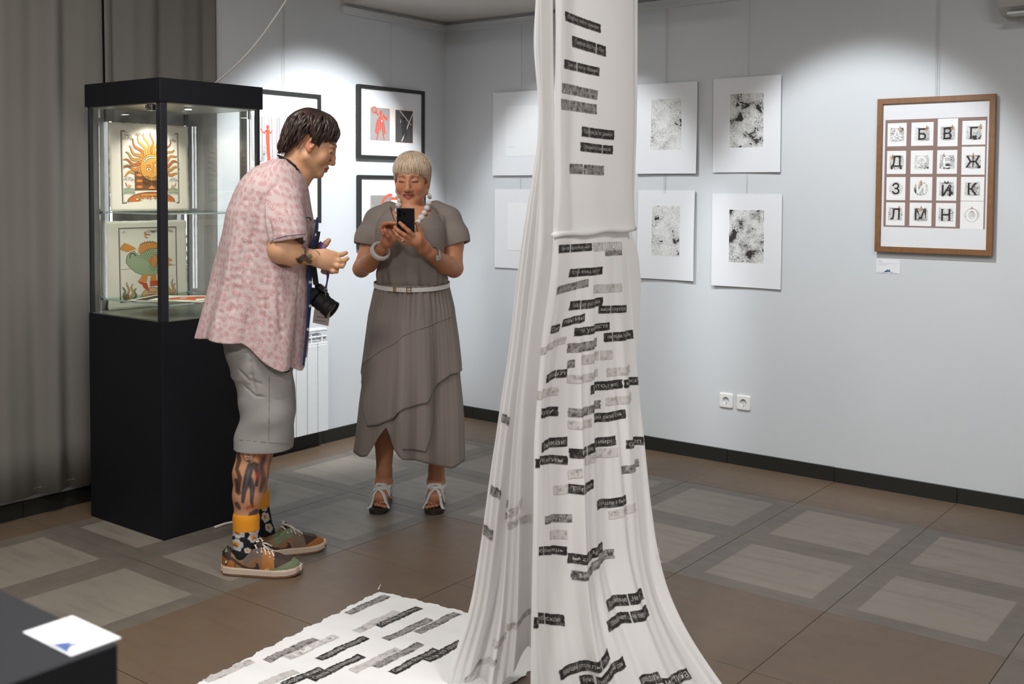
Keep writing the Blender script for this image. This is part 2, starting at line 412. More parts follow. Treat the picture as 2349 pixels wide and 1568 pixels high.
def etch_mat(seed, dark, name='etching_ink'):
    t = NT(name); v = t.mapping(t.coord(), (1, 1, 1), (seed*3.1, seed*1.7, 0))
    w = t.n('TexNoise', {'Vector': v, 'Scale': 9.0, 'Detail': 3.0}).outputs[1]
    vv = t.n('VectorMath', {0: v, 1: t.n('VectorMath', {0: w, 1: (.12, .12, .12)}, operation='MULTIPLY').outputs[0]}, operation='ADD').outputs[0]
    a = t.noise(vv, 26, 3, .5, 2.2); b = t.noise(vv, 70, 2, .5, 1.0); low = t.noise(v, 13, 2, .5)
    s1 = t.m_('ABSOLUTE', t.m_('SINE', t.m_('MULTIPLY', a, 40.0))); s2 = t.m_('ABSOLUTE', t.m_('SINE', t.m_('MULTIPLY', b, 14.0)))
    wd = t.m_('MULTIPLY', t.step(low, .35, .65), .25+.55*dark)
    ln = t.m_('MULTIPLY', t.m_('SUBTRACT', 1.0, t.step(t.m_('SUBTRACT', s1, wd), -.05, .30)), .92); l2 = t.m_('MULTIPLY', t.m_('SUBTRACT', 1.0, t.step(s2, .0, .35)), .35+.25*dark)
    blot = t.step(t.m_('ADD', low, t.m_('MULTIPLY', a, .5)), .93-dark*.10, .96-dark*.10)
    d = t.m_('MAXIMUM', t.m_('MAXIMUM', ln, l2), blot)
    d = t.m_('ADD', d, .015+.06*dark, clamp=True)
    return t.bsdf(t.mix(d, srgb(226, 226, 224), srgb(44, 40, 38)), .8)
M_PAPER = plain('print_paper', (219, 220, 223), .85, var=.012, bump=.05, scale=60)
M_PAPERW = plain('cream_paper', (236, 231, 216), .85, var=.02, bump=.05, scale=60)
M_CORD = plain('hanging_cord', (168, 168, 168), .5)
M_GLASS = None
def glass_mat():
    t = NT('clear_glass')
    gm = t.n('NewGeometry'); dt = t.n('VectorMath', {0: gm.outputs['Incoming'], 1: gm.outputs['Normal']}, operation='DOT_PRODUCT').outputs['Value']
    fr = t.m_('ADD', .035, t.m_('MULTIPLY', .9, t.m_('POWER', t.m_('SUBTRACT', 1.0, t.m_('ABSOLUTE', dt)), 5.0)), clamp=True)
    tr = t.n('BsdfTransparent', {'Color': (.975, .985, .975)}); gl = t.n('BsdfGlossy', {'Color': (1, 1, 1), 'Roughness': .01})
    ms = t.n('MixShader', {0: fr, 1: tr, 2: gl}); t.t.links.new(ms.outputs[0], t.out.inputs[0]); return t.m
M_GLASS = glass_mat()
t = NT('picture_glass'); tr = t.n('BsdfTransparent'); gl = t.n('BsdfGlossy', {'Roughness': .02}); ms = t.n('MixShader', {0: .012, 1: tr, 2: gl}); t.t.links.new(ms.outputs[0], t.out.inputs[0]); M_PGL = t.m

def wall_thing(name, label, cat, wall, px, off, group=None):
    """px = four corners in the photograph (tl, tr, br, bl): returns thing, width, height; local x right, y up, z out of the wall"""
    f = on_y if wall == 'right' else on_x
    Q = [f(a, b, -off if wall == 'right' else off) for a, b in px]
    k = 0 if wall == 'right' else 1
    x0 = (Q[0][k]+Q[3][k])/2; x1 = (Q[1][k]+Q[2][k])/2; z1 = (Q[0][2]+Q[1][2])/2; z0 = (Q[2][2]+Q[3][2])/2
    loc = [0, 0, (z0+z1)/2]; loc[k] = (x0+x1)/2; loc[1-k] = -off if wall == 'right' else off
    t = thing(name, label, cat, loc, 0, group); t.rotation_euler = (PI/2, 0, 0 if wall == 'right' else PI/2)
    return t, x1-x0, z1-z0
def cords(t, x, y0, ztop, z=-.004, n=2, dx=.006):
    """hanging cord(s) from the rail to the picture top, in the picture's frame"""
    for k in range(n):
        a = x+(k-(n-1)/2)*dx*.3; b = x+(k-(n-1)/2)*dx
        MB().tube([(a, ztop-t.location.z, z), (b, y0, z)], .0009, 6).build('cord', M_CORD, t)
RAIL = 2.507
def sheet(px, seed, dark, label, cordpx, wtext=None, group='unframed etching sheets', lower=False):
    t, w, h = wall_thing('print_sheet', label, 'print', 'right', px, .016, group)
    rnd = random.Random(seed); n = 16; a1, a2 = rnd.uniform(-.006, .006), rnd.uniform(.003, .009)
    bend = lambda x, y: a1*math.sin(y/h*3+seed)+a2*(2*x/w)**2*.6+.004*math.sin(x/w*2+seed*2)
    P = np.array([[(-w/2+w*i/n, -h/2+h*j/n, bend(-w/2+w*i/n, -h/2+h*j/n)) for j in range(n+1)] for i in range(n+1)])
    V, F = grid_mesh(P); o = mk('paper', V, F, M_PAPER, t, False)
    md = o.modifiers.new('s', 'SOLIDIFY'); md.thickness = .0022; md.offset = -1
    if wtext is None:
        iw, ih = w*.50, h*.565; cx, cy = 0, h*.045
        m = 10
        # plate mark: recessed rim and printed field
        P = np.array([[(cx-iw/2-.008+(iw+.016)*i/m, cy-ih/2-.008+(ih+.016)*j/m, 0) for j in range(m+1)] for i in range(m+1)]); P[..., 2] = [[bend(*p[:2])+.0003 for p in r] for r in P]
        V, F = grid_mesh(P); mk('plate_mark', V, F, plain('pressed_paper', (222, 223, 224), .9, var=.01), t, True)
        P = np.array([[(cx-iw/2+iw*i/m, cy-ih/2+ih*j/m, 0) for j in range(m+1)] for i in range(m+1)]); P[..., 2] = [[bend(*p[:2])+.0007 for p in r] for r in P]
        V, F = grid_mesh(P); mk('etching', V, F, etch_mat(seed, dark), t, True)
    else:
        A = Art(.0004); A.z = .0006; A.rect(-w*.30, -h*.27, w*.34, h*.33, (226, 227, 228)); A.up()
        G = (150, 150, 150)
        for (x, y, ln) in wtext: A.text(-w*.24+x, y*h, .0075, ln, G)
        A.build('printed_page', t, bend=lambda x, y: bend(x, y)+.0005)
    if lower:
        for cp in cordpx: 
            x = on_y(cp, 420, -.012)[0]-t.location.x; MB().tube([(x, h/2+.1, -.004), (x, h/2-.02, -.004)], .0009, 6).build('cord', M_CORD, t)
    else:
        for cp in cordpx: cords(t, on_y(cp, 150, -.012)[0]-t.location.x, h/2-.02, RAIL, n=1)
    return t
sheet([(1459, 197), (1597, 184), (1601, 394), (1460, 402)], 1, .2, 'unframed etching with pale marks, upper sheet next to the hanging cloth', (1528, 1530.5))
sheet([(1459, 436), (1590, 436), (1595, 643), (1470, 639)], 2, .1, 'palest unframed etching, lower sheet next to the hanging cloth', (1523, 1526), lower=True)
sheet([(1636, 181), (1791, 172), (1793, 396), (1636, 394)], 3, .75, 'dark grey unframed etching, upper sheet of the pair farther right', (1717.5,))
sheet([(1632, 444), (1792, 444), (1793, 662), (1636, 656)], 5, .95, 'darkest unframed etching with black blots, lower sheet under another', (1713.5,), lower=True)
pg1 = [(0, .24, 'Fragile Glass'), (0, .205, 'каталог'), (0, .12, 'текст'), (0, .095, 'линогравюра, офорт'), (0, .03, '2023'), (0, -.01, 'А3'), (0, -.14, 'что мы видим, когда смотрим'), (0, -.165, 'сквозь стекло')]
pg2 = [(0, .27, 'Часть 2'), (0, .18, 'стекло как память'), (0, .155, 'и прозрачность')]
sheet([(1131, 212), (1285, 205), (1285, 404), (1131, 400)], 7, 0, 'white sheet with faint typed lines, upper one left of the cloth', (1196,), pg1, 'unframed text sheets')
sheet([(1133, 433), (1285, 434), (1288, 622), (1136, 613)], 9, 0, 'white sheet with few typed lines, lower one left of the cloth', (1193.5,), pg2, 'unframed text sheets', lower=True)

def frame(t, w, h, bw, dep, mat, mitre=.0015):
    """four mitred sticks, each its own part"""
    o = [(-w/2, -h/2), (w/2, -h/2), (w/2, h/2), (-w/2, h/2)]; i_ = [(-w/2+bw, -h/2+bw), (w/2-bw, -h/2+bw), (w/2-bw, h/2-bw), (-w/2+bw, h/2-bw)]
    for k in range(4):
        a, b, c, d = o[k], o[(k+1) % 4], i_[(k+1) % 4], i_[k]; z0, z1, e = -dep, 0, .0015
        def lp(p, q, s): return (p[0]+(q[0]-p[0])*s, p[1]+(q[1]-p[1])*s)
        a2, d2 = lp(a, d, e/bw), lp(d, a, e/bw); b2, c2 = lp(b, c, e/bw), lp(c, b, e/bw)
        V = [(*a, z0), (*b, z0), (*c, z0), (*d, z0), (*a, z1-e), (*b, z1-e), (*c, z1-e), (*d, z1-e), (*a2, z1), (*b2, z1), (*c2, z1), (*d2, z1)]
        F = [(0, 3, 2, 1), (0, 1, 5, 4), (2, 3, 7, 6), (1, 2, 6, 5), (3, 0, 4, 7), (4, 5, 9, 8), (6, 7, 11, 10), (5, 6, 10, 9), (7, 4, 8, 11), (8, 9, 10, 11)]
        mk('frame_stick', V, F, mat, t)
def wood():
    t = NT('walnut_wood'); v = t.coord(); 
    n = t.noise(t.mapping(v, (14, 14, 14)), 1.0, 6, .7, 1.5); g = t.noise(t.mapping(v, (160, 20, 160)), 1.0, 4, .6)
    c = t.mix(n, srgb(104, 68, 38), srgb(160, 114, 72)); c = t.mix(t.m_('MULTIPLY', g, .6), c, srgb(86, 56, 32))
    return t.bsdf(c, .42, Normal=t.bump(g, .15, .001))
M_WOOD = wood()
M_FRAME = plain('black_frame_wood', (33, 33, 31), .45)
# --- framed alphabet print
t, w, h = wall_thing('framed_print', 'large wooden framed alphabet print of sixteen letter cards', 'picture', 'right', [(2009, 228), (2282, 214), (2278, 586), (2009, 578)], .035)
frame(t, w, h, .027, .022, M_WOOD)
MB().box((-w/2+.02, -h/2+.02, -.018), (w/2-.02, h/2-.02, -.012)).build('mount_board', M_PAPER, t)
cords(t, on_y(2149, 150, -.02)[0]-t.location.x, h/2-.01, 3.0, z=-.02, n=2, dx=.012)
A = Art(.0003); A.z = -.0116; A.rect(-w*.43, -h*.335, w*.432, h*.362, (138, 113, 106)); A.up()
letters = 'АБВГДЭЕЖЗИЙКЛМНО'; whites = {0, 5, 6, 9, 15}
gx = [-.325, -.105, .11, .325]; gy = [.265, .085, -.085, -.25]
rnd = random.Random(4); engr = etch_mat(12, .35, 'letter_engraving')
for q in range(16):
    cx, cy = gx[q % 4]*w, gy[q//4]*h; cw, ch = w*(.168 if q % 4 in (0, 2) else .19), h*(.15 if q not in (7, 2, 15) else .175)
    if q in (7, 2): cy += h*.006
    A.rect(cx-cw/2, cy-ch/2, cx+cw/2, cy+ch/2, (232, 232, 231))
A.up()
for q in range(16):
    cx, cy = gx[q % 4]*w, gy[q//4]*h; s = w*.062
    if q in (8, 15, 9): A.disc(cx, cy, s*1.0, engr)
    else: A.poly([(cx-s, cy-s*.9), (cx-s*.2, cy-s*1.02), (cx+s, cy-s*.92), (cx+s*1.02, cy+s*.3), (cx+s*.9, cy+s), (cx+s*.1, cy+s*.88), (cx-s*.95, cy+s)], engr)
A.up()
TAN = (176, 140, 112)
for q in (0, 1, 2, 3, 4, 6, 7, 9, 12, 13, 15):
    cx, cy = gx[q % 4]*w, gy[q//4]*h; s = w*.055; ox = {0: .5, 1: .7, 2: .7, 3: 1, 4: -.6, 6: -.5, 7: 0, 9: 0, 12: .6, 13: .1, 15: 0}[q]*s
    A.poly([(cx+ox-s*.22, cy+s*.5), (cx+ox+s*.22, cy+s*.5), (cx+ox+s*.2, cy+s*.9), (cx+ox+.0, cy+s*1.45), (cx+ox-s*.2, cy+s*.9)], TAN)
A.up()
for q in range(16):
    cx, cy = gx[q % 4]*w, gy[q//4]*h; dk = (38, 33, 31) if q not in whites else (236, 236, 235)
    A.text(cx, cy, w*.135, letters[q], dk, bold=.012, center=True, sx=.95)
    for sy in (-1, 1):
        if q in (8, 15, 5): continue
        A.rect(cx-w*.04, cy+sy*w*.0475-.0012, cx-w*.012, cy+sy*w*.0475+.0012, dk)
        A.rect(cx+w*.015, cy+sy*w*.0475-.0012, cx+w*.042, cy+sy*w*.0475+.0012, dk) if q not in (3,) or sy > 0 else None
A.build('alphabet_print', t)
MB().box((-w/2+.026, -h/2+.026, -.007), (w/2-.026, h/2-.026, -.005)).build('glass_pane', M_PGL, t)
# label card under it
def label_card(t, w, h, M=None):
    A = Art(.0002); A.z = .0008; G = (120, 120, 124); B = (66, 88, 140)
    A.text(-w*.43, h*.34, h*.085, 'Азбука', (90, 90, 92), .01); A.text(-w*.43, h*.20, h*.06, 'цифровая печать, бумага, шестнадцать листов', G); A.text(-w*.43, h*.10, h*.06, 'собственность автора', G)
    A.text(-w*.43, -h*.38, h*.055, 'каталог', G); A.text(w*.22, -h*.44, h*.055, 'галерея', G)
    A.poly([(-w*.2, -h*.44), (-w*.02, -h*.2), (0, -h*.3), (w*.06, -h*.17), (w*.08, -h*.34), (w*.2, -h*.46), (w*.05, -h*.38)], B)
    A.line([(-w*.3, -h*.46), (-w*.1, -h*.42), (w*.1, -h*.40), (w*.22, -h*.48)], h*.02, B)
    A.build('printed_text', t)
t, w, h = wall_thing('label_card', 'small white caption card under the wooden framed print', 'label', 'right', [(2010, 594), (2065, 597), (2065, 628), (2011, 625)], .0015)
MB().box((-w/2, -h/2, -.0015), (w/2, h/2, .0006)).build('card', M_PAPER, t); label_card(t, w, h)

# --- black framed prints on the left wall
def black_frame(px, label, drawf, corx, zt=RAIL, group=None, lower=False, bw=.021):
    t, w, h = wall_thing('framed_print', label, 'picture', 'left', px, .03, group)
    frame(t, w, h, bw, .022, M_FRAME)
    MB().box((-w/2+.015, -h/2+.015, -.018), (w/2-.015, h/2-.015, -.012)).build('mount_board', M_PAPER, t)
    A = Art(.0003); A.z = -.0116; drawf(A, w, h); A.build('artwork', t)
    MB().box((-w/2+.02, -h/2+.02, -.008), (w/2-.02, h/2-.02, -.006)).build('glass_pane', M_PGL, t)
    if corx: cords(t, on_x(corx, 150, .02)[1]-t.location.y, h/2-.01, zt, z=-.018, n=2 if zt > 2.6 else 1, dx=.012)
    return t
RED = (206, 84, 58); REDD = (190, 96, 84); GRY = (146, 142, 140)
grey_wash = etch_mat(21, .1, 'grey_wash'); dark_wash = plain('dark_wash', (70, 67, 66), .8, var=.3, scale=60)
light_wash = plain('light_wash', (150, 146, 144), .8, var=.22, scale=45)
PNK = (226, 212, 205)
def art2(A, w, h):
    A.rect(-w*.335, -h*.275, w*.345, h*.225, PNK); A.up()
    A.rect(-w*.32, -h*.245, -w*.03, h*.205, light_wash); A.rect(w*.055, -h*.255, w*.325, h*.20, dark_wash); A.up()
    cx = -w*.165
    A.poly([(cx-.022, .03), (cx+.0, .055), (cx+.018, .03), (cx+.03, -.01), (cx+.045, -.06), (cx+.02, -.075), (cx+.005, -.03), (cx-.03, -.07), (cx-.05, -.06), (cx-.04, .0)], REDD)
    A.disc(cx, .062, .013, RED); A.disc(cx-.055, .075, .024, REDD, .022)
    A.poly([(cx-.02, .04), (cx-.06, .06), (cx-.055, .075), (cx-.012, .05)], REDD)
    A.poly([(cx+.012, .04), (cx+.05, .015), (cx+.06, .03), (cx+.02, .055)], RED)
    for sx in (-.035, .03): A.line([(cx+sx*.6, -.06), (cx+sx, -.105)], .012, REDD)
    A.up(); A.disc(cx-.055, .075, .012, (160, 130, 126)); A.disc(cx+.008, .012, .006, (232, 226, 222))
    for k in range(5): A.line([(cx-.03+k*.014, .02), (cx-.045+k*.02, -.055)], .003, (160, 60, 48))
    W = (214, 210, 206)
    A.line([(w*.12, h*.19), (w*.30, .0)], .005, W); A.line([(w*.32, h*.16), (w*.15, -h*.24)], .007, W)
    A.poly([(w*.13, .05), (w*.21, .04), (w*.24, -.06), (w*.20, -.09), (w*.16, -.06)], (48, 46, 46)); A.disc(w*.195, .03, .008, RED)
    A.line([(w*.13, .01), (w*.14, .045), (w*.16, .01)], .004, W)
def art3(A, w, h):
    A.rect(-w*.34, -h*.25, w*.34, h*.24, PNK); A.up(); A.rect(-w*.325, -h*.235, -w*.02, h*.225, light_wash); A.rect(w*.02, -h*.235, w*.325, h*.225, PNK); A.up()
    A.arc(-w*.03, h*.06, .075, 2.9, 1.4, .017, (214, 92, 64)); A.rect(-w*.03, h*.16, w*.12, h*.20, (214, 92, 64))
    A.arc(w*.0, -h*.2, .06, 2.6, .8, .012, (214, 92, 64))
    for k in range(12): A.line([(-w*.3+k*.012, -h*.2), (-w*.26+k*.012, h*.05), (-w*.3+k*.014, h*.2)], .002, (110, 106, 104))
def art1(A, w, h):
    x0, x1, y0, y1 = -w*.40, w*.40, -h*.10, h*.30
    A.rect(x0, y0, x1, y1, (206, 205, 208)); A.up(); A.rect(x0, y0, x1, y0+(y1-y0)*.46, grey_wash); A.up()
    rnd = random.Random(2)
    for k in range(26):
        x = x0+(x1-x0)*(k+.5)/26; w1 = rnd.uniform(.003, .010)
        A.line([(x+rnd.uniform(-.006, .006), y0+.05), (x+rnd.uniform(-.004, .004), (y0+y1)/2), (x+rnd.uniform(-.004, .004), y1)], [w1*1.6, w1, w1*.8], (156, 150, 152) if k % 3 else (182, 178, 180))
    A.up(); cx = -w*.40+.115
    A.poly([(cx+a, .02+b) for a, b in ((-.010, .13), (.008, .13), (.012, .09), (.013, .02), (.020, -.06), (.030, -.14), (-.002, -.14), (-.002, -.06), (-.010, .02), (-.014, .09))], RED); A.disc(cx-.001, .163, .010, RED, .013)
    A.line([(cx-.008, .145), (cx-.024, .132), (cx-.040, .138), (cx-.050, .155)], [.012, .010, .007, .005], RED); A.line([(cx+.006, .145), (cx+.020, .130), (cx+.030, .150)], [.011, .009, .005], RED)
    A.line([(x0, y1+.008), (x1, y1+.008)], .0012, (150, 150, 152))
black_frame([(824, 193), (977, 209), (973, 369), (823, 362)], 'upper black framed print above the grey dress, red figure beside a dark panel', art2, 899)
black_frame([(827, 398), (980, 407), (975, 570), (822, 563)], 'lower black framed print half hidden by the blond head, orange arc on grey', art3, 0)
black_frame([(560, 201), (741, 217), (734, 508), (560, 520)], 'tall black framed print right of the case, red figure among pale trees', art1, 653, 3.0)

# ------------------------------------------------------------------ display case
CX0, CX1, CY0, CY1, CZP, CZT = .222, .774, -2.681, -2.158, .921, 1.838
case = thing('display_case', 'black display case with glass top part holding folk prints', 'display case', ((CX0+CX1)/2, (CY0+CY1)/2, 0))
cxm, cym = (CX0+CX1)/2, (CY0+CY1)/2; hx, hy = (CX1-CX0)/2, (CY1-CY0)/2
MB().box((-hx, -hy, 0.002), (hx, hy, CZP), .0015).build('plinth', M_BLACK, case)
MB().box((-hx-.012, -hy-.002, CZT), (hx+.0, hy+.012, 1.938), .0015).build('top_box', M_BLACK, case)
M_POST = plain('black_post', (34, 36, 42), .4); M_IN = plain('case_interior_steel', (150, 150, 138), .35, .6, var=.05)
MB().box((-hx+.005, -hy+.005, CZP), (hx-.005, hy-.005, CZP+.004)).build('display_floor', M_IN, case)
MB().box((-hx+.005, -hy+.005, CZT-.005), (hx-.005, hy-.005, CZT)).build('top_lining', M_IN, case)
ps = .016
for (sx, sy) in ((1, -1), (-1, -1), (1, 1), (-1, 1)):
    s = .0165 if (sx, sy) == (1, -1) else .009
    x = sx*(hx-.003-s); y = sy*(hy-.003-s); MB().box((x-s, y-s, CZP), (x+s, y+s, CZT), .002).build('post', M_POST, case)
e = .008
for lo, hi in (((-hx+.02, -hy+.004), (hx-.036, -hy+.004+e)), ((-hx+.02, hy-.004-e), (hx-.02, hy-.004)), ((-hx+.004, -hy+.02), (-hx+.004+e, hy-.02)), ((hx-.004-e, -hy+.036), (hx-.004, hy-.02))):
    MB().box((*lo, CZP+.004), (*hi, CZT-.005)).build('glass_pane', M_GLASS, case)
def shelf_mat():
    t = NT('shelf_glass'); tr = t.n('BsdfTransparent', {'Color': (.90, .95, .93)}); gl = t.n('BsdfGlossy', {'Color': (.9, 1, .97), 'Roughness': .02}); fr = .10
    ms = t.n('MixShader', {0: fr, 1: tr, 2: gl}); t.t.links.new(ms.outputs[0], t.out.inputs[0]); return t.m
M_SHELF = shelf_mat(); M_EDGE = plain('polished_glass_edge', (196, 214, 206), .15)
KX = CX1
def zz(x, y, X, Y):      # height of a pixel on the vertical line at X, Y
    d = ray(x, y); tt = np.linalg.norm(np.array([X, Y])-CAM[:2])/np.linalg.norm(d[:2]); return (CAM+d*tt)[2]
Z1 = zz(385, 491, CX1-.03, CY0+.03); Z2 = zz(385, 702, CX1-.03, CY0+.03)
M_CHR = plain('chrome', (200, 200, 200), .12, 1.0, var=.02)
for z in (Z1, Z2):
    sh = MB().box((-hx+.035, -hy+.035, z-.003), (hx-.035, hy-.035, z+.003)).build('shelf', M_SHELF, case)
    mb = MB(); mb.box((-hx+.035, -hy+.0345, z-.003), (hx-.035, -hy+.0355, z+.003)).box((hx-.0355, -hy+.035, z-.003), (hx-.0345, hy-.035, z+.003)); mb.build('shelf_edge', M_EDGE, sh)
    for sx in (-1, 1):
        for sy in (-1, 1):
            mb = MB(); x, y = sx*(hx-.036), sy*(hy-.036); mb.tube([(x-sx*.0, y-.018*0, z-.012), (x, y, z+.012)], .008, 10); mb.tube([(x-sx*.03, y, z-.001), (x+sx*.008, y, z-.001)], .0055, 8); mb.build('shelf_clamp', M_CHR, case)
t = NT('led_tube'); em = t.n('Emission', {'Color': (.92, .95, 1, 1), 'Strength': 14.0}); t.t.links.new(em.outputs[0], t.out.inputs[0]); M_LED = t.m
def emis(name, col, st):
    t = NT(name); em = t.n('Emission', {'Color': (*col, 1), 'Strength': st}); t.t.links.new(em.outputs[0], t.out.inputs[0]); return t.m
for (x, y) in ((-hx+.034, hy-.034), (-hx+.026, -hy+.10)):
    MB().tube([(x, y, CZP+.05), (x, y, CZT-.06)], .0045, 8).build('light_tube', M_LED, case)
# hanging rods near the front corners with chrome caps
for (x, y) in ((-hx+.036, -hy+.036), (hx-.036, hy-.036)):
    mb = MB(); mb.tube([(x, y, CZP+.004), (x, y, CZT-.005)], .0022, 6)
    mb.tube([(x, y, CZP+.004), (x, y, CZP+.06)], .007, 8); mb.tube([(x, y, CZT-.045), (x, y, CZT-.005)], .007, 8); mb.build('suspension_rod', M_CHR, case)
M_LAMP = emis('recessed_lamp', (1, .93, .8), 30)
for (x, y) in ((-.12, .02), (.13, -.02)):
    l = MB().tube([(x, y, CZT-.011), (x, y, CZT-.005)], .021, 18).build('recessed_lamp', M_CHR, case)
    MB().tube([(x, y, CZT-.0125), (x, y, CZT-.0115)], .014, 18).build('lens', M_LAMP, l)
    sp = spot('case_spot', (cxm+x, cym+y, CZT-.02), (cxm+x, cym+y, 0), 7, 125, .6, (1, .94, .84), .02)
    sp.parent = case; sp.matrix_parent_inverse = Matrix.Translation(-Vector(case.location))
lk = MB().box((hx-.085, -hy-.010, CZT-.035), (hx-.045, -hy+.012, CZT-.008), .003); lk.tube([(hx-.065, -hy-.022, CZT-.02), (hx-.065, -hy-.005, CZT-.02)], .009, 12); lk.build('lock', M_CHR, case)

# folk prints
OR = (222, 150, 72); OR2 = (204, 116, 48); YEL = (214, 158, 74); BRN = (128, 84, 48); DK = (54, 40, 30); GRN = (116, 140, 110); LGR = (160, 176, 140); RD = (206, 78, 36); CRM = (238, 232, 218)
def wavy(A, x, y, ang, L, w, m, edge=DK, amp=.008, ph=0, n=18, out=.0012):
    c, s = math.cos(ang), math.sin(ang); P = []; W = []
    for k in range(n+1):
        u = k/n; o = amp*math.sin(u*9+ph)*min(1, u*3); P.append((x+c*L*u-s*o, y+s*L*u+c*o)); W.append(w*(1-u)**.6+.001)
    A.line(P, [a+2*out for a in W], edge); A.z += A.st/2; A.line(P, W, m); A.z += A.st/2; A.line(P, [a*.12 for a in W], edge); A.z -= A.st
def cloud(A, x, y, r):
    for k, (dx, dy, q) in enumerate(((-1.3, 0, .7), (-.4, .35, .9), (.6, .2, .8), (1.4, -.1, .6))):
        A.arc(x+dx*r, y+dy*r, q*r, -.3, 3.5, .0011, DK); A.arc(x+dx*r, y+dy*r-.1*r, q*r*.5, -.3, 3.1, .0009, DK)
def border(A, w, h):
    A.rect(-w, -h, w, h, DK); A.up(); A.rect(-w+.004, -h+.004, w-.004, h-.004, CRM); A.up()
    for (a, b) in (((-w+.007, -h+.007), (w-.007, -h+.007)), ((w-.007, -h+.007), (w-.007, h-.007)), ((w-.007, h-.007), (-w+.007, h-.007)), ((-w+.007, h-.007), (-w+.007, -h+.007))): A.line([a, b], .001, DK)
def sun_art(A, s):
    w, h = .150*s, .165*s; border(A, w, h); A.up(); cx, cy = .005, .0
    for k in range(17):
        a = -.25+k*(PI+.5)/16; wavy(A, cx+.045*math.cos(a), cy+.045*math.sin(a), a, .105 if abs(math.cos(a)) > .7 else .118, .017, (OR, YEL, OR2)[k % 3], ph=k*.7); 
    A.up(); A.up(); A.disc(cx, cy, .062, DK, n=36); A.up(); A.disc(cx, cy, .0605, YEL, n=36); A.up()
    A.arc(cx, cy, .048, 1.3, 2.6, .012, GRN); A.up(); A.arc(cx, cy, .048, 1.3, 2.6, .003, CRM)
    for (ex, ey) in ((-.018, -.008), (.024, .012)):
        A.disc(cx+ex, cy+ey, .009, CRM, .0055); A.arc(cx+ex, cy+ey-.002, .013, .4, 2.7, .0016, DK); A.arc(cx+ex, cy+ey+.006, .014, .4, 2.7, .0014, DK)
    A.up(); 
    for (ex, ey) in ((-.018, -.008), (.024, .012)): A.disc(cx+ex, cy+ey, .0038, DK)
    A.line([(cx+.004, cy+.028), (cx+.007, cy-.002), (cx-.003, cy-.02), (cx+.008, cy-.022)], .0015, DK); A.disc(cx+.038, cy-.008, .009, RD); A.disc(cx+.038, cy-.008, .005, OR); A.arc(cx+.022, cy-.018, .02, -1.4, .0, .002, RD)
    A.up(); A.rect(-.085, -.105, .088, -.020, DK); A.up(); A.rect(-.083, -.103, .086, -.022, BRN); A.up()
    for k in range(3):
        for sx in (-1, 1): A.disc(sx*.062, -.035-.027*k, .017, OR2, .007); A.disc(sx*.062, -.035-.027*k, .010, OR, .003)
    for sx in (-1, 1):
        for r in (.020, .014, .008): A.arc(sx*.024, -.06, r, 0, 6.2, .0016, DK, 20)
    A.disc(0, -.035, .006, OR, .012); A.poly([(-.02, -.098), (0, -.082), (.02, -.098)], OR)
    for k in range(14): A.line([(-.08, -.025-.0055*k), (.083, -.025-.0055*k)], .0005, DK)
    A.z -= A.st
    for k in range(5): A.line([(-w+.008+(.0)*k, -.098-.006*k), (-w+.03, -.094-.006*k), (-.085, -.098-.006*k)], .0035, GRN if k % 2 else LGR); A.line([(.088, -.098-.006*k), (w-.03, -.094-.006*k), (w-.008, -.098-.006*k)], .0035, GRN if k % 2 else LGR)
    A.up(); A.disc(0, -h+.008, .125, DK, .045, 24, 0, PI); A.up(); A.disc(0, -h+.008, .122, OR2, .042, 24, 0, PI); A.up()
    rnd = random.Random(1)
    for k in range(26): A.disc(rnd.uniform(-.1, .1), -h+.012+rnd.uniform(0, .022), rnd.uniform(.004, .008), (OR, GRN, CRM, RD)[k % 4], .003, 8)
    A.up(); A.rect(-.055, -.141, .06, -.122, OR); A.up(); A.text(-.05, -.1355, .0115, 'пусть в сундук он запрятал', DK, .01, sx=.66)
    A.text(-w+.012, h-.022, .010, 'Солнце', DK)
    cloud(A, -.115, .125, .014); cloud(A, -.06, .145, .010); cloud(A, -.122, .0, .011); cloud(A, -.115, -.06, .014); cloud(A, .118, .125, .010); cloud(A, .12, -.06, .012)
    for sx in (-1, 1): A.disc(sx*.115, -.085, .012, (214, 170, 140), .006); A.line([(sx*.127, -.083), (sx*.132, -.07)], .004, BRN)
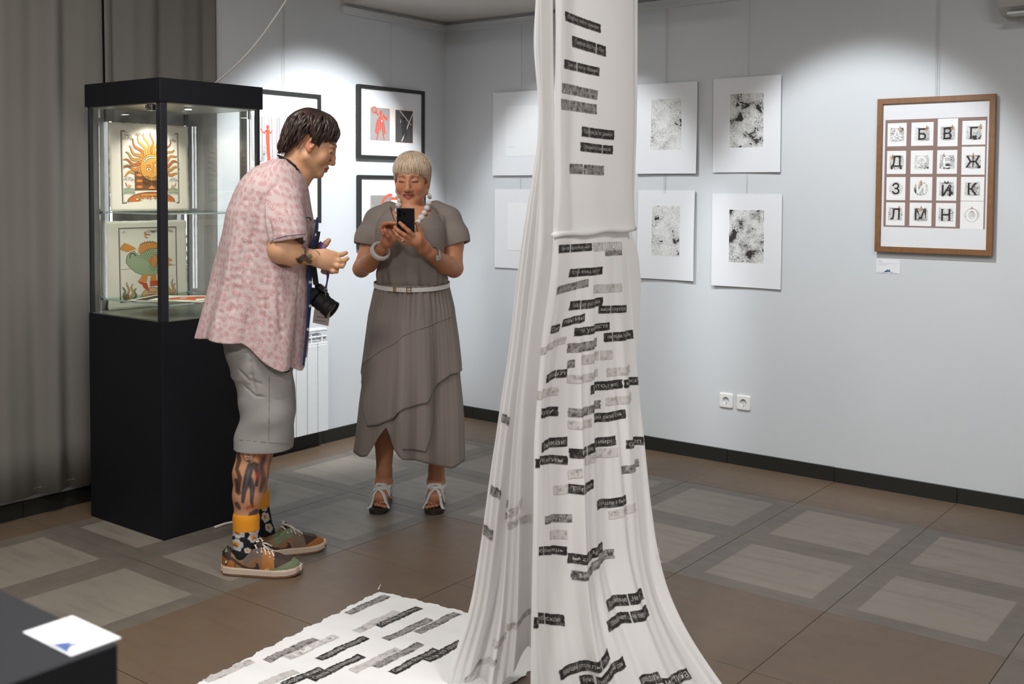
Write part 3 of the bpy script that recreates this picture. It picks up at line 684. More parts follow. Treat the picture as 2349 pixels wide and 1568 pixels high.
def fish_art(A, s):
    w, h = .150*s, .170*s; border(A, w, h); A.up()
    A.line([(-w+.01, -.02), (w-.01, -.012)], .0035, (170, 166, 140)); rnd = random.Random(3)
    for k in range(90): x, y = rnd.uniform(-w+.02, w-.02), rnd.uniform(-.10, -.03); A.line([(x, y), (x+.004, y)], .001, (120, 112, 100))
    for k in range(7): wavy(A, -.055+.004*k, .150, -2.6+.36*k, .045, .008, OR, ph=k, amp=.003, n=10)
    A.up(); A.up(); A.disc(-.052, .153, .016, YEL, n=24); A.up(); A.arc(-.055, .155, .004, 3.4, 6, .001, DK); A.disc(-.047, .158, .0018, DK)
    for x in (-.11, -.085, .04, .01, .11): cloud(A, x, .145, .011)
    A.text(.01, .150, .009, '(Рыба)', DK)
    # tail fan, fins
    def fan(cx, cy, a0, a1, r, n=9):
        A.poly([(cx, cy)]+[(cx+(r*(1 if k % 2 else .93))*math.cos(a0+(a1-a0)*k/(2*n)), cy+(r*(1 if k % 2 else .93))*math.sin(a0+(a1-a0)*k/(2*n))) for k in range(2*n+1)], DK)
        A.z += A.st*.5; r2 = r*.96
        A.poly([(cx, cy)]+[(cx+(r2*(1 if k % 2 else .93))*math.cos(a0+(a1-a0)*k/(2*n)), cy+(r2*(1 if k % 2 else .93))*math.sin(a0+(a1-a0)*k/(2*n))) for k in range(2*n+1)], OR)
        A.z += A.st*.5
        for k in range(n+1): a = a0+(a1-a0)*k/n; A.line([(cx+r*.2*math.cos(a), cy+r*.2*math.sin(a)), (cx+r*.92*math.cos(a), cy+r*.92*math.sin(a))], .0012, BRN)
        A.z -= A.st
    fan(-.098, .055, .35, 2.8, .052); fan(.005, .0, .6, 2.35, .108, 14); fan(-.07, -.035, 3.6, 4.6, .045, 5)
    A.up(); A.up()
    body = [(-.115+.0, .01), (-.11, .04), (-.095, .055), (-.07, .062), (-.05, .04), (-.03, .05), (0, .066), (.04, .07), (.075, .055), (.095, .03), (.115, .012), (.10, .0), (.118, -.008), (.09, -.02), (.065, -.04), (.02, -.055), (-.03, -.052), (-.07, -.035), (-.10, -.01)]
    A.poly([(a*1.02, b*1.03) for a, b in body], DK); A.up(); A.poly(body, LGR); A.up()
    for j in range(-5, 8):
        for i in range(-10, 9):
            x = i*.0115+(j % 2)*.00575; y = j*.0092
            if (x/.1)**2+((y-.006)/.056)**2 < .84: A.arc(x, y, .0058, .2, PI-.2, .0015, (66, 88, 62), 5); A.disc(x, y+.001, .0026, (186, 196, 150), n=6)
    A.arc(-.082, .038, .014, 0, 6.2, .004, DK, 20); A.disc(-.082, .038, .008, LGR)
    A.up(); A.poly([(.095, .03), (.128, .012), (.10, .0), (.127, -.008), (.088, -.018)], OR); fan(-.005, .018, -.9, .5, .052, 6)
    A.disc(.085, .025, .005, CRM); A.disc(.085, .025, .0025, DK)
    for x, a in ((-.02, -.5), (.022, 0)):
        A.poly([(x-.012, -.048), (x+.014, -.05), (x+.018+a*.02, -.082), (x-.018+a*.05, -.082)], OR)
        for k in range(4): A.line([(x-.008+k*.006, -.05), (x-.014+a*.04+k*.009, -.08)], .001, BRN)
    A.up(); A.poly([(-.055, -.078), (-.012, -.088), (-.005, -.112), (.003, -.128), (-.012, -.124), (-.03, -.108), (-.04, -.092), (-.05, -.09)], RD); A.poly([(.004, -.08), (.04, -.08), (.055, -.088), (.075, -.092), (.05, -.104), (.02, -.104), (.004, -.106)], RD)
    A.z -= A.st; A.disc(.015, -h+.008, .062, DK, .052, 24, 0, PI); A.up(); A.disc(.015, -h+.008, .060, (222, 178, 130), .050, 24, 0, PI); A.up()
    for k, tx in enumerate(('вот вот, я верю,', 'придёт лето,', 'и опять искупаемся.')): A.text(.015, -.133-.0105*k, .0085, tx, DK, .01, center=True, sx=.8)
    for (x, d) in ((-.125, .0), (-.108, .02), (-.092, .01), (-.075, -.01), (.118, .02), (.128, 0), (.104, -.01)): wavy(A, x, -h+.01, 1.57+.1*math.sin(x*90), .062+d, .013, GRN if int(x*1000) % 2 else (214, 170, 110), ph=x*60, amp=.005)
    A.up(); A.up()
    for r in (.012, .008, .004): A.arc(-.115, -.145, r, 0, 6, .003, BRN, 14)
def red_art(A, s):
    A.rect(-.15*s, -.11*s, .15*s, .11*s, DK); A.up(); A.rect(-.145*s, -.105*s, .145*s, .105*s, CRM); A.up()
    A.poly([(-.12, -.05), (-.06, .02), (-.09, .08), (0, .06), (.08, .09), (.13, .03), (.09, -.02), (.12, -.08), (.02, -.06), (-.05, -.09)], (206, 92, 32)); A.up()
    A.disc(.02, .0, .02, CRM); A.disc(-.06, -.03, .03, BRN, .015); A.disc(.08, .05, .03, BRN, .012)
def folk_sheet(label, w, h, loc, rot, art, bend, seed):
    t = thing('folk_print', label, 'print', loc, 0, 'folk prints in the display case'); t.rotation_euler = rot
    n = 30; rnd = random.Random(seed); P = np.zeros((n+1, n+1, 3))
    for i in range(n+1):
        for j in range(n+1):
            x = -w/2+w*i/n; y = -h/2+h*j/n
            if i in (0, n): x += rnd.uniform(-.0022, .0022)
            if j in (0, n): y += rnd.uniform(-.0015, .0015)
            P[i, j] = (x, y, bend(x, y))
    V, F = grid_mesh(P); o = mk('paper', V, F, M_PAPERW, t, True); md = o.modifiers.new('s', 'SOLIDIFY'); md.thickness = .0016; md.offset = -1
    A = Art(.00008); A.z = .0009; art(A); A.build('printed_picture', t, bend=bend); return t
# ------------------------------------------------------------------ things inside the case
folk_sheet('deckled sheet with a smiling sun and wavy rays, upper shelf of the case', .415, .402, (.272, -2.395, Z1+.203), (PI/2-.02, 0, PI/2+.02), lambda A: sun_art(A, 1.0), lambda x, y: .010*math.sin(x*7+1)+.012*max(0, -y-.1), 1)
folk_sheet('deckled sheet with a green fish in red boots, behind the lower shelf', .415, .402, (.262, -2.400, CZP+.006+.2015), (PI/2-.02, 0, PI/2+.01), lambda A: fish_art(A, 1.0), lambda x, y: .006*math.sin(x*8), 2)
folk_sheet('orange printed sheet lying flat on the lower glass shelf', .34, .26, (.56, -2.45, Z2+.0062), (0, 0, .5), lambda A: red_art(A, 1.0), lambda x, y: .0012*math.sin(x*20), 3)

# ------------------------------------------------------------------ pedestal, cable
zp = CZP
pc = on_z(271, 1475, zp)
ped = thing('pedestal', 'dark pedestal in the lower left corner with a white card on top', 'pedestal', (pc[0]-.275, pc[1]-.275, 0))
MB().box((-.275, -.275, 0.002), (.275, .275, zp), .002).build('body', M_BLACK, ped)
ca = [on_z(a, b, zp) for a, b in ((160, 1417), (265, 1468), (165, 1504), (70, 1450))]
cx_, cy_ = sum(c[0] for c in ca)/4, sum(c[1] for c in ca)/4
lc = thing('label_card', 'white caption card lying on the dark pedestal top', 'label', (cx_, cy_, zp+.0006), PI/2)
MB().box((-.0335, -.056, 0), (.0335, .056, .0014)).build('card', M_PAPER, lc)
A = Art(.0002); A.z = .0016; V0 = len(A.V)
A.text(-.052, .022, .0055, 'Складень', (90, 90, 92)); A.text(-.052, .012, .004, 'линогравюра, бумага', (120, 120, 124)); A.text(-.052, -.026, .004, 'каталог', (120, 120, 124))
A.poly([(.008, -.028), (.02, -.012), (.024, -.018), (.028, -.004), (.032, -.02), (.04, -.029)], (66, 88, 140)); A.line([(.0, -.03), (.045, -.03)], .002, (66, 88, 140))
A.V = [(-v[1], v[0], v[2]) for v in A.V]; A.V = [(-v[0], -v[1], v[2]) for v in A.V]; A.build('printed_text', lc)
k0 = at(676, -30, 4.75); k1 = np.array([.50, CY1-.08, 1.942])
pts = [k0+(k1-k0)*s+np.array([0, 0, -.05*math.sin(PI*s)]) for s in np.linspace(0, 1, 24)]
top = on_x(676, -30, 0); pts = [np.array([k0[0]+.02, k0[1], H])]+pts
tag(MB().tube(pts, .0035, 8).build('power_cable', plain('white_cable', (206, 200, 192), .5), smooth=True), 'white cable hanging from the ceiling down to the display case', 'cable')
fc = [on_z(a, b, .006) for a, b in ((492, 1209), (515, 1201), (538, 1196), (575, 1190), (620, 1186))]
tag(MB().tube(fc, .006, 8).build('floor_cable', plain('white_cable', (206, 200, 192), .5), smooth=True), 'white cable end on the floor beside the display case, behind the tattooed leg', 'cable')

# ------------------------------------------------------------------ the hanging cloth
def cloth_mat(name, tr=.28):
    t = NT(name); v = t.coord(); n = t.noise(t.mapping(v, (1, 1, 1)), 420, 2, .6); n2 = t.noise(v, 5, 3)
    c = t.mix(n2, srgb(234, 233, 232), srgb(241, 240, 239))
    bp = t.bump(t.m_('ADD', n, t.m_('MULTIPLY', t.noise(t.mapping(v, (60, 60, 6)), 1.0, 3), 1.2)), .25, .0012)
    d = t.n('BsdfDiffuse', {'Color': c, 'Normal': bp}); tl = t.n('BsdfTranslucent', {'Color': c, 'Normal': bp})
    ms = t.n('MixShader', {0: tr, 1: d, 2: tl}); t.t.links.new(ms.outputs[0], t.out.inputs[0]); return t.m
M_CLOTH = cloth_mat('thin_white_cloth'); M_CLOTH2 = cloth_mat('floor_cloth_weave', .05)
def stamp_mat(f, seed):
    t = NT('stamp_ink_%d' % seed); v = t.coord('Object'); u = t.n('Attribute', attribute_name='suv').outputs['Vector']
    st = t.noise(t.mapping(u, (75, 6, 1), (seed, 0, 0)), 1.0, 5, .65); bl = t.noise(t.mapping(u, (11, 5, 1), (seed*3, 2, 0)), 1.0, 3)
    d = t.step(t.m_('ADD', t.m_('MULTIPLY', st, .6), t.m_('MULTIPLY', bl, .55)), ((.54, .44, .34)[seed-1]), ((.80, .70, .60)[seed-1]))
    return t.bsdf(t.mix(d, srgb(30+int(f*60), 27+int(f*60), 27+int(f*60)), srgb(212-int((1-f)*90), 208-int((1-f)*90), 205-int((1-f)*90))), .85)
SM = {'d': stamp_mat(0.0, 1), 'm': stamp_mat(.45, 2), 'f': stamp_mat(.85, 3)}
M_LET = plain('unprinted_letter', (176, 172, 168), .85); M_LETF = plain('unprinted_letter_faint', (222, 219, 216), .85)
class Surf:
    def __init__(s, fn, nu, nv, name, parent, mat, nrm_to=None, thick=.0):
        s.fn = fn; u = np.linspace(0, 1, nu); v = np.linspace(0, 1, nv); U, Vv = np.meshgrid(u, v, indexing='ij')
        s.U, s.Vv = U, Vv; P = fn(U, Vv); s.P = P; s.zr = abs(P[nu//2, 0, 2]-P[nu//2, -1, 2]); V, F = grid_mesh(P)
        s.o = mk(name, V, F, mat, parent, True)
        d = P-CAM; z = d@_f; s.X = IW/2+F_PX*(d@_r)/z; s.Y = IH/2-F_PX*(d@_u)/z+SH
    def inv(s, x, y):
        k = np.argmin((s.X-x)**2+(s.Y-y)**2); i, j = np.unravel_index(k, s.X.shape)
        # linear refinement
        i2 = min(i, s.X.shape[0]-2); j2 = min(j, s.X.shape[1]-2)
        J = np.array([[s.X[i2+1, j2]-s.X[i2, j2], s.X[i2, j2+1]-s.X[i2, j2]], [s.Y[i2+1, j2]-s.Y[i2, j2], s.Y[i2, j2+1]-s.Y[i2, j2]]])
        try: a, b = np.linalg.solve(J, [x-s.X[i2, j2], y-s.Y[i2, j2]])
        except Exception: a = b = 0
        a, b = np.clip([a, b], -.6, 1.2)
        return s.U[i2, j2]+a*(s.U[1, 0]-s.U[0, 0]), s.Vv[i2, j2]+b*(s.Vv[0, 1]-s.Vv[0, 0])
    def off(s, u, v, d):
        e = 1e-3; u = np.asarray(u, float); v = np.asarray(v, float); p = s.fn(u, v)
        du = s.fn(u+e, v)-s.fn(u-e, v); dv = s.fn(u, v+e)-s.fn(u, v-e); n = np.cross(du, dv); n /= np.linalg.norm(n, axis=-1, keepdims=True)+1e-12
        sg = np.sign(np.sum(n*(CAM-p), -1, keepdims=True)); return p+n*d*sg
    def stamp(s, x0, y0, x1, y1, h, lv, txt, seed, sag=0.0):
        rnd = random.Random(seed); a = s.inv(x0, y0); b = s.inv(x1, y1); c = s.inv((x0+x1)/2, (y0+y1)/2-h/2); d = s.inv((x0+x1)/2, (y0+y1)/2+h/2)
        pz = s.fn(np.array((a[0]+b[0])/2), np.array((a[1]+b[1])/2)); hv = h*((pz-CAM)@_f)/F_PX/s.zr; L = np.linalg.norm(s.fn(np.array(a[0]), np.array(a[1]))-s.fn(np.array(b[0]), np.array(b[1])))
        sgn = 1
        n = 40; m = 5; jit = [rnd.uniform(-.022, .022) for _ in range(n+1)]; jl = [rnd.uniform(-.01, .01) for _ in range(m+1)]
        def uv(p, q):    # p along 0..1, q down 0..1
            return a[0]+(b[0]-a[0])*p, a[1]+(b[1]-a[1])*p+(q-.5)*hv*sgn
        Pp = np.array([[uv(i/n+(jl[j] if i in (0, n) else 0), j/m+(jit[i] if j in (0, m) else 0)) for j in range(m+1)] for i in range(n+1)])
        Wd = s.off(Pp[..., 0], Pp[..., 1], .0018); V, F = grid_mesh(Wd); V = list(V); gp = rnd.choice((9, 14, 22, 28, 99)); F = [f_ for k_, f_ in enumerate(F) if k_//m != gp]; mi = [0]*len(F)
        ratio = L/(L*h/max(1, math.hypot(x1-x0, y1-y0)))
        suv = [(i/n*L*4+seed, j/m*.3) for i in range(n+1) for j in range(m+1)]
        if txt:
            TV, TF = text_mesh(txt, 1.0, 0.0)
            if len(TV):
                w0, w1 = TV[:, 0].min(), TV[:, 0].max(); y_0, y_1 = TV[:, 1].min(), TV[:, 1].max()
                pa = .07+.86*(TV[:, 0]-w0)/(w1-w0); qa = .78-.56*(TV[:, 1]-y_0)/(y_1-y_0)
                U, Vv = uv(pa, qa); T = s.off(U, Vv, .0027); k = len(V); V += list(T); F += [tuple(i+k for i in f) for f in TF]; mi += [1]*len(TF); suv += [(0, 0)]*len(T)
        # narrow gap line where the two printing blocks meet
        o = mk('stamp', V, F, None, s.o, False, [SM[lv], M_LET if lv != 'f' else M_LETF], mi)
        at_ = o.data.attributes.new('suv', 'FLOAT_VECTOR', 'POINT'); at_.data.foreach_set('vector', np.array([(a_, b_, 0) for a_, b_ in suv], dtype=np.float32).ravel())
        return o
def edge(pts):
    """list of (px, py, depth) -> arrays of world xy by falling z"""
    W_ = np.array([at(*p) for p in pts]); o = np.argsort(W_[:, 2]); z, x, y = W_[o, 2], W_[o, 0], W_[o, 1]
    zz_ = np.linspace(z[0], z[-1], 120)
    def sm(a):
        b = np.interp(zz_, z, a); k = np.ones(9)/9; return np.convolve(np.pad(b, 4, mode='edge'), k, 'valid')
    sx, sy = sm(x), sm(y)
    return lambda q: np.stack([np.interp(q, zz_, sx), np.interp(q, zz_, sy)], -1)
inst = thing('hanging_cloth', 'white printed cloth hanging from the ceiling like a column down to the floor', 'textile artwork', (2.9, -2.75, 0))
inst.location = (0, 0, 0)
Apt = at(1268, 450, 3.0); hd = math.radians(10.85); PD = np.array([-math.sin(hd), math.cos(hd)]); PWd = .655; PN = np.array([-math.cos(hd), -math.sin(hd)])
ZB, ZTOP = 1.357, H-.01
def panel_fn(U, V):
    z = ZTOP+(ZB-ZTOP)*V; w = U*PWd
    x = Apt[0]+PD[0]*w; y = Apt[1]+PD[1]*w
    o = .004*np.sin(U*7+z*3)+.0035*np.sin(z*11+U*16)*np.exp(-((z-1.4)/.25)**2)*1.5+.003*np.sin(U*40+z*9)*np.exp(-(U/.08)**2)
    return np.stack([x+PN[0]*o, y+PN[1]*o, z-.006*(1-U)*V], -1)
panel = Surf(panel_fn, 60, 140, 'upper_panel', inst, M_CLOTH)
E_L = edge([(1270, 520, 3.0), (1268, 575, 2.995), (1262, 640, 2.99), (1242, 780, 2.98), (1233, 900, 2.98), (1225, 1000, 2.98), (1223, 1200, 2.98), (1219, 1400, 2.99), (1216, 1660, 3.0)])
E_R = edge([(1437, 520, 3.58), (1443, 580, 3.57), (1448, 647, 3.56), (1460, 826, 3.52), (1467, 910, 3.50), (1478, 1010, 3.46), (1490, 1130, 3.42), (1506, 1250, 3.38), (1530, 1350, 3.34), (1576, 1450, 3.27), (1655, 1568, 3.19), (1700, 1625, 3.14)])
def sst(x, a, b): t = np.clip((x-a)/(b-a), 0, 1); return t*t*(3-2*t)
def front_fn(U, V):
    z = ZB+(.004-ZB)*V; L = E_L(z); R = E_R(z); d = R-L; P = L+d*U[..., None] if np.ndim(U) else L+d*U
    n = np.stack([d[..., 1], -d[..., 0]], -1); n = n/(np.linalg.norm(n, axis=-1, keepdims=True)+1e-9)
    e = np.minimum(sst(U, 0, .06), 1-sst(U, .94, 1)); g = sst(V, 0.0, .45)
    o = g*(.018*np.sin(2*PI*(U*2.6+.25*V)+.6)+.007*np.sin(2*PI*(U*6.1-.3*V)+2)+.0022*np.sin(2*PI*(U*14+.4*V)))*e
    o += .030*g*(sst(U, .33, .36)-1)*sst(U, 0, .1)+.004*np.sin(U*30)*(1-g)*e*sst(V, 0, .06)
    o += .05*sst(U, .2, .6)*(1-sst(U, .6, 1))*sst(V, .7, 1)
    P = P+n*o[..., None]
    return np.concatenate([P, np.asarray(z)[..., None]], -1)
front = Surf(front_fn, 300, 260, 'front_drape', inst, M_CLOTH)
S_L = edge([(1238, -60, 3.12), (1230, 60, 3.12), (1226, 125, 3.12), (1240, 205, 3.12), (1239, 330, 3.12), (1218, 440, 3.13), (1192, 600, 3.14), (1170, 800, 3.16), (1150, 920, 3.17), (1125, 1080, 3.18), (1104, 1240, 3.19), (1078, 1400, 3.2), (1015, 1575, 3.21)])
S_R = edge([(1262, -60, 3.03), (1264, 200, 3.03), (1267, 400, 3.03), (1270, 560, 3.03), (1266, 640, 3.04), (1248, 790, 3.05), (1238, 900, 3.06), (1232, 1000, 3.08), (1228, 1200, 3.12), (1224, 1510, 3.2), (1222, 1600, 3.2)])
def side_fn(U, V):
    zb = .004+.11*sst(U, .55, 1); z = ZTOP+(zb-ZTOP)*V; L = S_L(z); R = S_R(z); d = R-L; P = L+d*U[..., None] if np.ndim(U) else L+d*U
    w = np.linalg.norm(d, axis=-1); n = np.stack([d[..., 1], -d[..., 0]], -1)/(w[..., None]+1e-9)
    e = np.minimum(sst(U, 0, .12), 1-sst(U, .88, 1)); a = np.minimum(w*.28, .06)
    o = a*(np.sin(2*PI*(U*1.6+.15*V)+.4)*.6+.32*np.sin(2*PI*(U*3.7+.2*V)+1.)+.13*np.sin(2*PI*(U*8+.1*V)))*e
    P = P+n*o[..., None]; return np.concatenate([P, np.asarray(z)[..., None]], -1)
side = Surf(side_fn, 110, 260, 'side_drape', inst, M_CLOTH)
B_L = edge([(1438, 535, 3.60), (1445, 640, 3.60), (1452, 760, 3.58), (1458, 850, 3.55)]); B_R = edge([(1449, 535, 3.66), (1464, 580, 3.67), (1471, 645, 3.67), (1465, 760, 3.62), (1459, 850, 3.56)])
def flap_fn(U, V):
    z = ZB+.002+(.82-ZB)*V; L = B_L(z); R = B_R(z); P = L+(R-L)*(U[..., None] if np.ndim(U) else U); return np.concatenate([P, np.asarray(z)[..., None]], -1)
Surf(flap_fn, 14, 60, 'back_flap', inst, M_CLOTH)
Q_L = edge([(1453, -60, 3.58), (1451, 250, 3.58), (1446, 545, 3.585)]); Q_R = edge([(1464, -60, 3.64), (1460, 200, 3.64), (1454, 400, 3.64), (1452, 500, 3.63), (1449, 560, 3.62)])
def strip_fn(U, V):
    z = ZTOP+(ZB-ZTOP)*V; L = Q_L(z); R = Q_R(z); P = L+(R-L)*(U[..., None] if np.ndim(U) else U); o = .006*np.sin(U*6+z*5)
    return np.concatenate([P+np.stack([o, o*0], -1), np.asarray(z)[..., None]], -1)
Surf(strip_fn, 10, 80, 'edge_fold', inst, M_CLOTH)
# the top of the panel frame and the rolled lower hem
pe = lambda w, z: (Apt[0]+PD[0]*w, Apt[1]+PD[1]*w, z)
rb = [np.array(pe(w, ZB-.002+.003*math.sin(w*20)))+np.array([PN[0], PN[1], 0])*-.004 for w in np.linspace(0, PWd, 24)]
MB().tube(rb, .009, 10).build('rolled_hem', M_CLOTH, inst, True)
MB().box((-.012, -.012, ZB), (.012, .012, H), .001).build('frame_bar', M_WOOD, inst, loc=(Apt[0]+PD[0]*.10+PN[0]*.02, Apt[1]+PD[1]*.10+PN[1]*.02, 0))
MB().box((-.012, -.012, ZB), (.012, .012, H), .001).build('frame_bar', M_WOOD, inst, loc=(Apt[0]+PD[0]*(PWd-.02)+PN[0]*.03, Apt[1]+PD[1]*(PWd-.02)+PN[1]*.03, 0))
# frayed threads
th = at(1505, 1255, 3.36); mb = MB(); mb.tube([th+np.array([.01*math.sin(k*.9)+.002*k, 0, -.006*k+.004*math.sin(k)]) for k in range(9)], .0006, 5); mb.build('loose_thread', M_CLOTH, inst)
PST = [(1296, 36, 1377, 66, 20, 'd', 'Стертый силуэт времени'), (1312, 94, 1389, 118, 24, 'd', 'Синтекак над Fragile Glass'), (1294, 146, 1374, 165, 20, 'd', 'Там звучит в тишине'), (1289, 201, 1370, 218, 22, 'm', 'Разделяя отраженье'), (1287, 238, 1368, 251, 23, 'm', 'Видимость только сон'), (1334, 301, 1408, 310, 22, 'd', 'Прошлое растет дымкой'), (1331, 336, 1405, 344, 20, 'd', 'Обернется синевой'), (1306, 386, 1384, 391, 22, 'm', 'Но тень сохранит')]
for k, (x0, y0, x1, y1, h, lv, tx) in enumerate(PST): panel.stamp(x0, y0, x1, y1, h, lv, tx, 10+k)
FST = [(1281, 571, 1357, 566, 18, 'd', 'Они прошли через нас'), (1360, 566, 1426, 563, 19, 'f', 'тишина'), (1388, 581, 1426, 579, 11, 'm', ''), (1305, 626, 1381, 620, 18, 'd', 'Стаи птиц плачут'), (1277, 667, 1349, 648, 18, 'm', 'Ааминитета'), (1361, 663, 1426, 659, 19, 'f', ''), (1306, 701, 1382, 691, 20, 'd', 'Будущее рост стильное'), (1372, 710, 1436, 707, 17, 'd', 'мой портрет'), (1290, 741, 1341, 727, 18, 'd', 'пентину'), (1263, 756, 1282, 751, 18, 'd', 'Свет'), (1316, 761, 1397, 747, 18, 'd', 'то уже в росте'), (1385, 774, 1452, 766, 20, 'd', 'синтекак Fragile Glass'), (1240, 806, 1298, 779, 17, 'f', ''), (1301, 798, 1368, 784, 21, 'm', 'как Fr Glass'), (1334, 826, 1405, 812, 21, 'f', ''), (1301, 836, 1319, 833, 18, 'm', ''), (1253, 868, 1300, 855, 19, 'd', 'Прошл'), (1301, 869, 1371, 854, 18, 'f', ''), (1391, 854, 1444, 845, 18, 'f', ''), (1354, 894, 1427, 880, 20, 'd', 'Тени, что у нас'), (1431, 880, 1463, 873, 18, 'd', 'набро'), (1232, 906, 1281, 897, 19, 'f', ''), (1389, 921, 1447, 908, 18, 'f', ''), (1240, 951, 1280, 943, 22, 'd', 'Ветру'), (1303, 945, 1377, 927, 19, 'm', ''), (1303, 973, 1357, 968, 18, 'f', ''), (1362, 966, 1435, 949, 20, 'd', 'Будущий сытый стиль'), (1242, 1026, 1301, 1012, 22, 'd', 'Синтекак'), (1306, 1038, 1412, 1009, 21, 'd', 'Прошлое, свергай миро'), (1436, 1019, 1476, 1011, 18, 'd', 'Они потоп'), (1227, 1062, 1301, 1055, 20, 'd', 'С света истин'), (1342, 1056, 1417, 1036, 20, 'f', ''), (1303, 1089, 1337, 1084, 20, 'f', ''), (1425, 1079, 1465, 1061, 17, 'm', ''), (1270, 1124, 1301, 1121, 20, 'f', ''), (1303, 1120, 1361, 1109, 21, 'd', 'Т вдалшивдль'), (1369, 1160, 1435, 1144, 20, 'd', 'игрушли в быль'), (1397, 1181, 1457, 1161, 18, 'f', ''), (1250, 1193, 1313, 1188, 18, 'm', ''), (1261, 1228, 1301, 1225, 20, 'f', ''), (1230, 1267, 1300, 1263, 20, 'd', 'Собери лишь'), (1302, 1279, 1381, 1252, 22, 'd', 'надека Agile Gl'), (1310, 1318, 1408, 1269, 20, 'm', 'Ищи ищите стиль'), (1392, 1391, 1473, 1360, 22, 'd', 'Прошепчет „Не ты“'), (1394, 1436, 1485, 1398, 21, 'd', 'Прошепчет „Не терял“'), (1224, 1427, 1295, 1423, 25, 'd', 'Миражбосконе'), (1284, 1548, 1395, 1498, 22, 'd', 'Будущее отселый стиль'), (1330, 1561, 1431, 1516, 21, 'd', 'Бунт рисует белый сон'), (1470, 1566, 1515, 1552, 20, 'd', 'шивдаль'), (1521, 1566, 1579, 1543, 19, 'd', 'истина')]
for k, (x0, y0, x1, y1, h, lv, tx) in enumerate(FST): front.stamp(x0, y0, x1, y1, h, lv, tx, 40+k)
SST = [(1151, 956, 1168, 966, 20, 'm', ''), (1125, 1122, 1148, 1134, 22, 'm', 'азум'), (1109, 1210, 1131, 1228, 24, 'm', 'быль'), (1160, 1155, 1196, 1150, 18, 'f', 'котэ'), (1158, 1182, 1192, 1179, 16, 'f', ''), (1192, 1194, 1218, 1188, 18, 'f', ''), (1163, 1436, 1218, 1403, 15, 'f', ''), (1132, 1472, 1160, 1455, 17, 'f', 'ряб'), (1066, 1560, 1138, 1516, 13, 'f', '')]
for k, (x0, y0, x1, y1, h, lv, tx) in enumerate(SST): side.stamp(x0, y0, x1, y1, h, lv, tx, 120+k)
# ---- cloth on the floor
FC = [on_z(870, 1356, .003)[:2], on_z(1078, 1405, .003)[:2]]; e1 = FC[1]-FC[0]; e1 /= np.linalg.norm(e1)
lf = on_z(450, 1568, .003)[:2]-FC[0]; e2 = lf/np.linalg.norm(lf)
def floor_fn(U, V):
    w = U*.80; l = V*1.75
    fr = .004*np.sin(l*61)+.003*np.sin(l*137+1)+.002*np.sin(l*311)
    w = w+fr*((1-sst(U, 0, .02))+sst(U, .98, 1)); l = l+(.004*np.sin(w*70)+.002*np.sin(w*190))*(1-sst(V, 0, .01))
    P = FC[0]+w[..., None]*e1+l[..., None]*e2
    z = .0035+.0016*np.sin(w*23+l*7)*np.sin(l*19)+.0012*np.sin(l*53+w*11); z = np.maximum(z, .0012)
    return np.concatenate([P, z[..., None]], -1)
fl_t = thing('floor_cloth', 'white printed cloth with frayed edges lying flat on the brown floor tiles', 'textile artwork', (0, 0, 0))
floorc = Surf(floor_fn, 90, 190, 'cloth', fl_t, M_CLOTH2)
GST = [(797, 1407, 889, 1366, 'm', 'Глубина тихого'), (817, 1448, 912, 1402, 'f', ''), (867, 1436, 962, 1393, 'd', 'Собиратель Всего белого'), (884, 1466, 986, 1419, 'm', 'Не остановить'), (958, 1451, 1050, 1406, 'm', 'Хрупкое стекло'), (611, 1516, 725, 1465, 'm', 'пустота света'), (658, 1509, 771, 1458, 'f', 'тихо'), (731, 1512, 840, 1461, 'd', 'Отражение Будущего'), (714, 1559, 830, 1503, 'd', 'Сквозь Будущее время'), (808, 1540, 915, 1488, 'f', ''), (859, 1529, 965, 1475, 'm', 'Прошлое стало'), (899, 1543, 1002, 1489, 'd', 'Синтекак боль теряли'), (978, 1515, 1060, 1471, 'd', 'Если что хрупко'), (650, 1571, 739, 1533, 'd', 'Скорая тишина'), (600, 1571, 680, 1539, 'f', ''), (471, 1561, 578, 1515, 'f', '')]
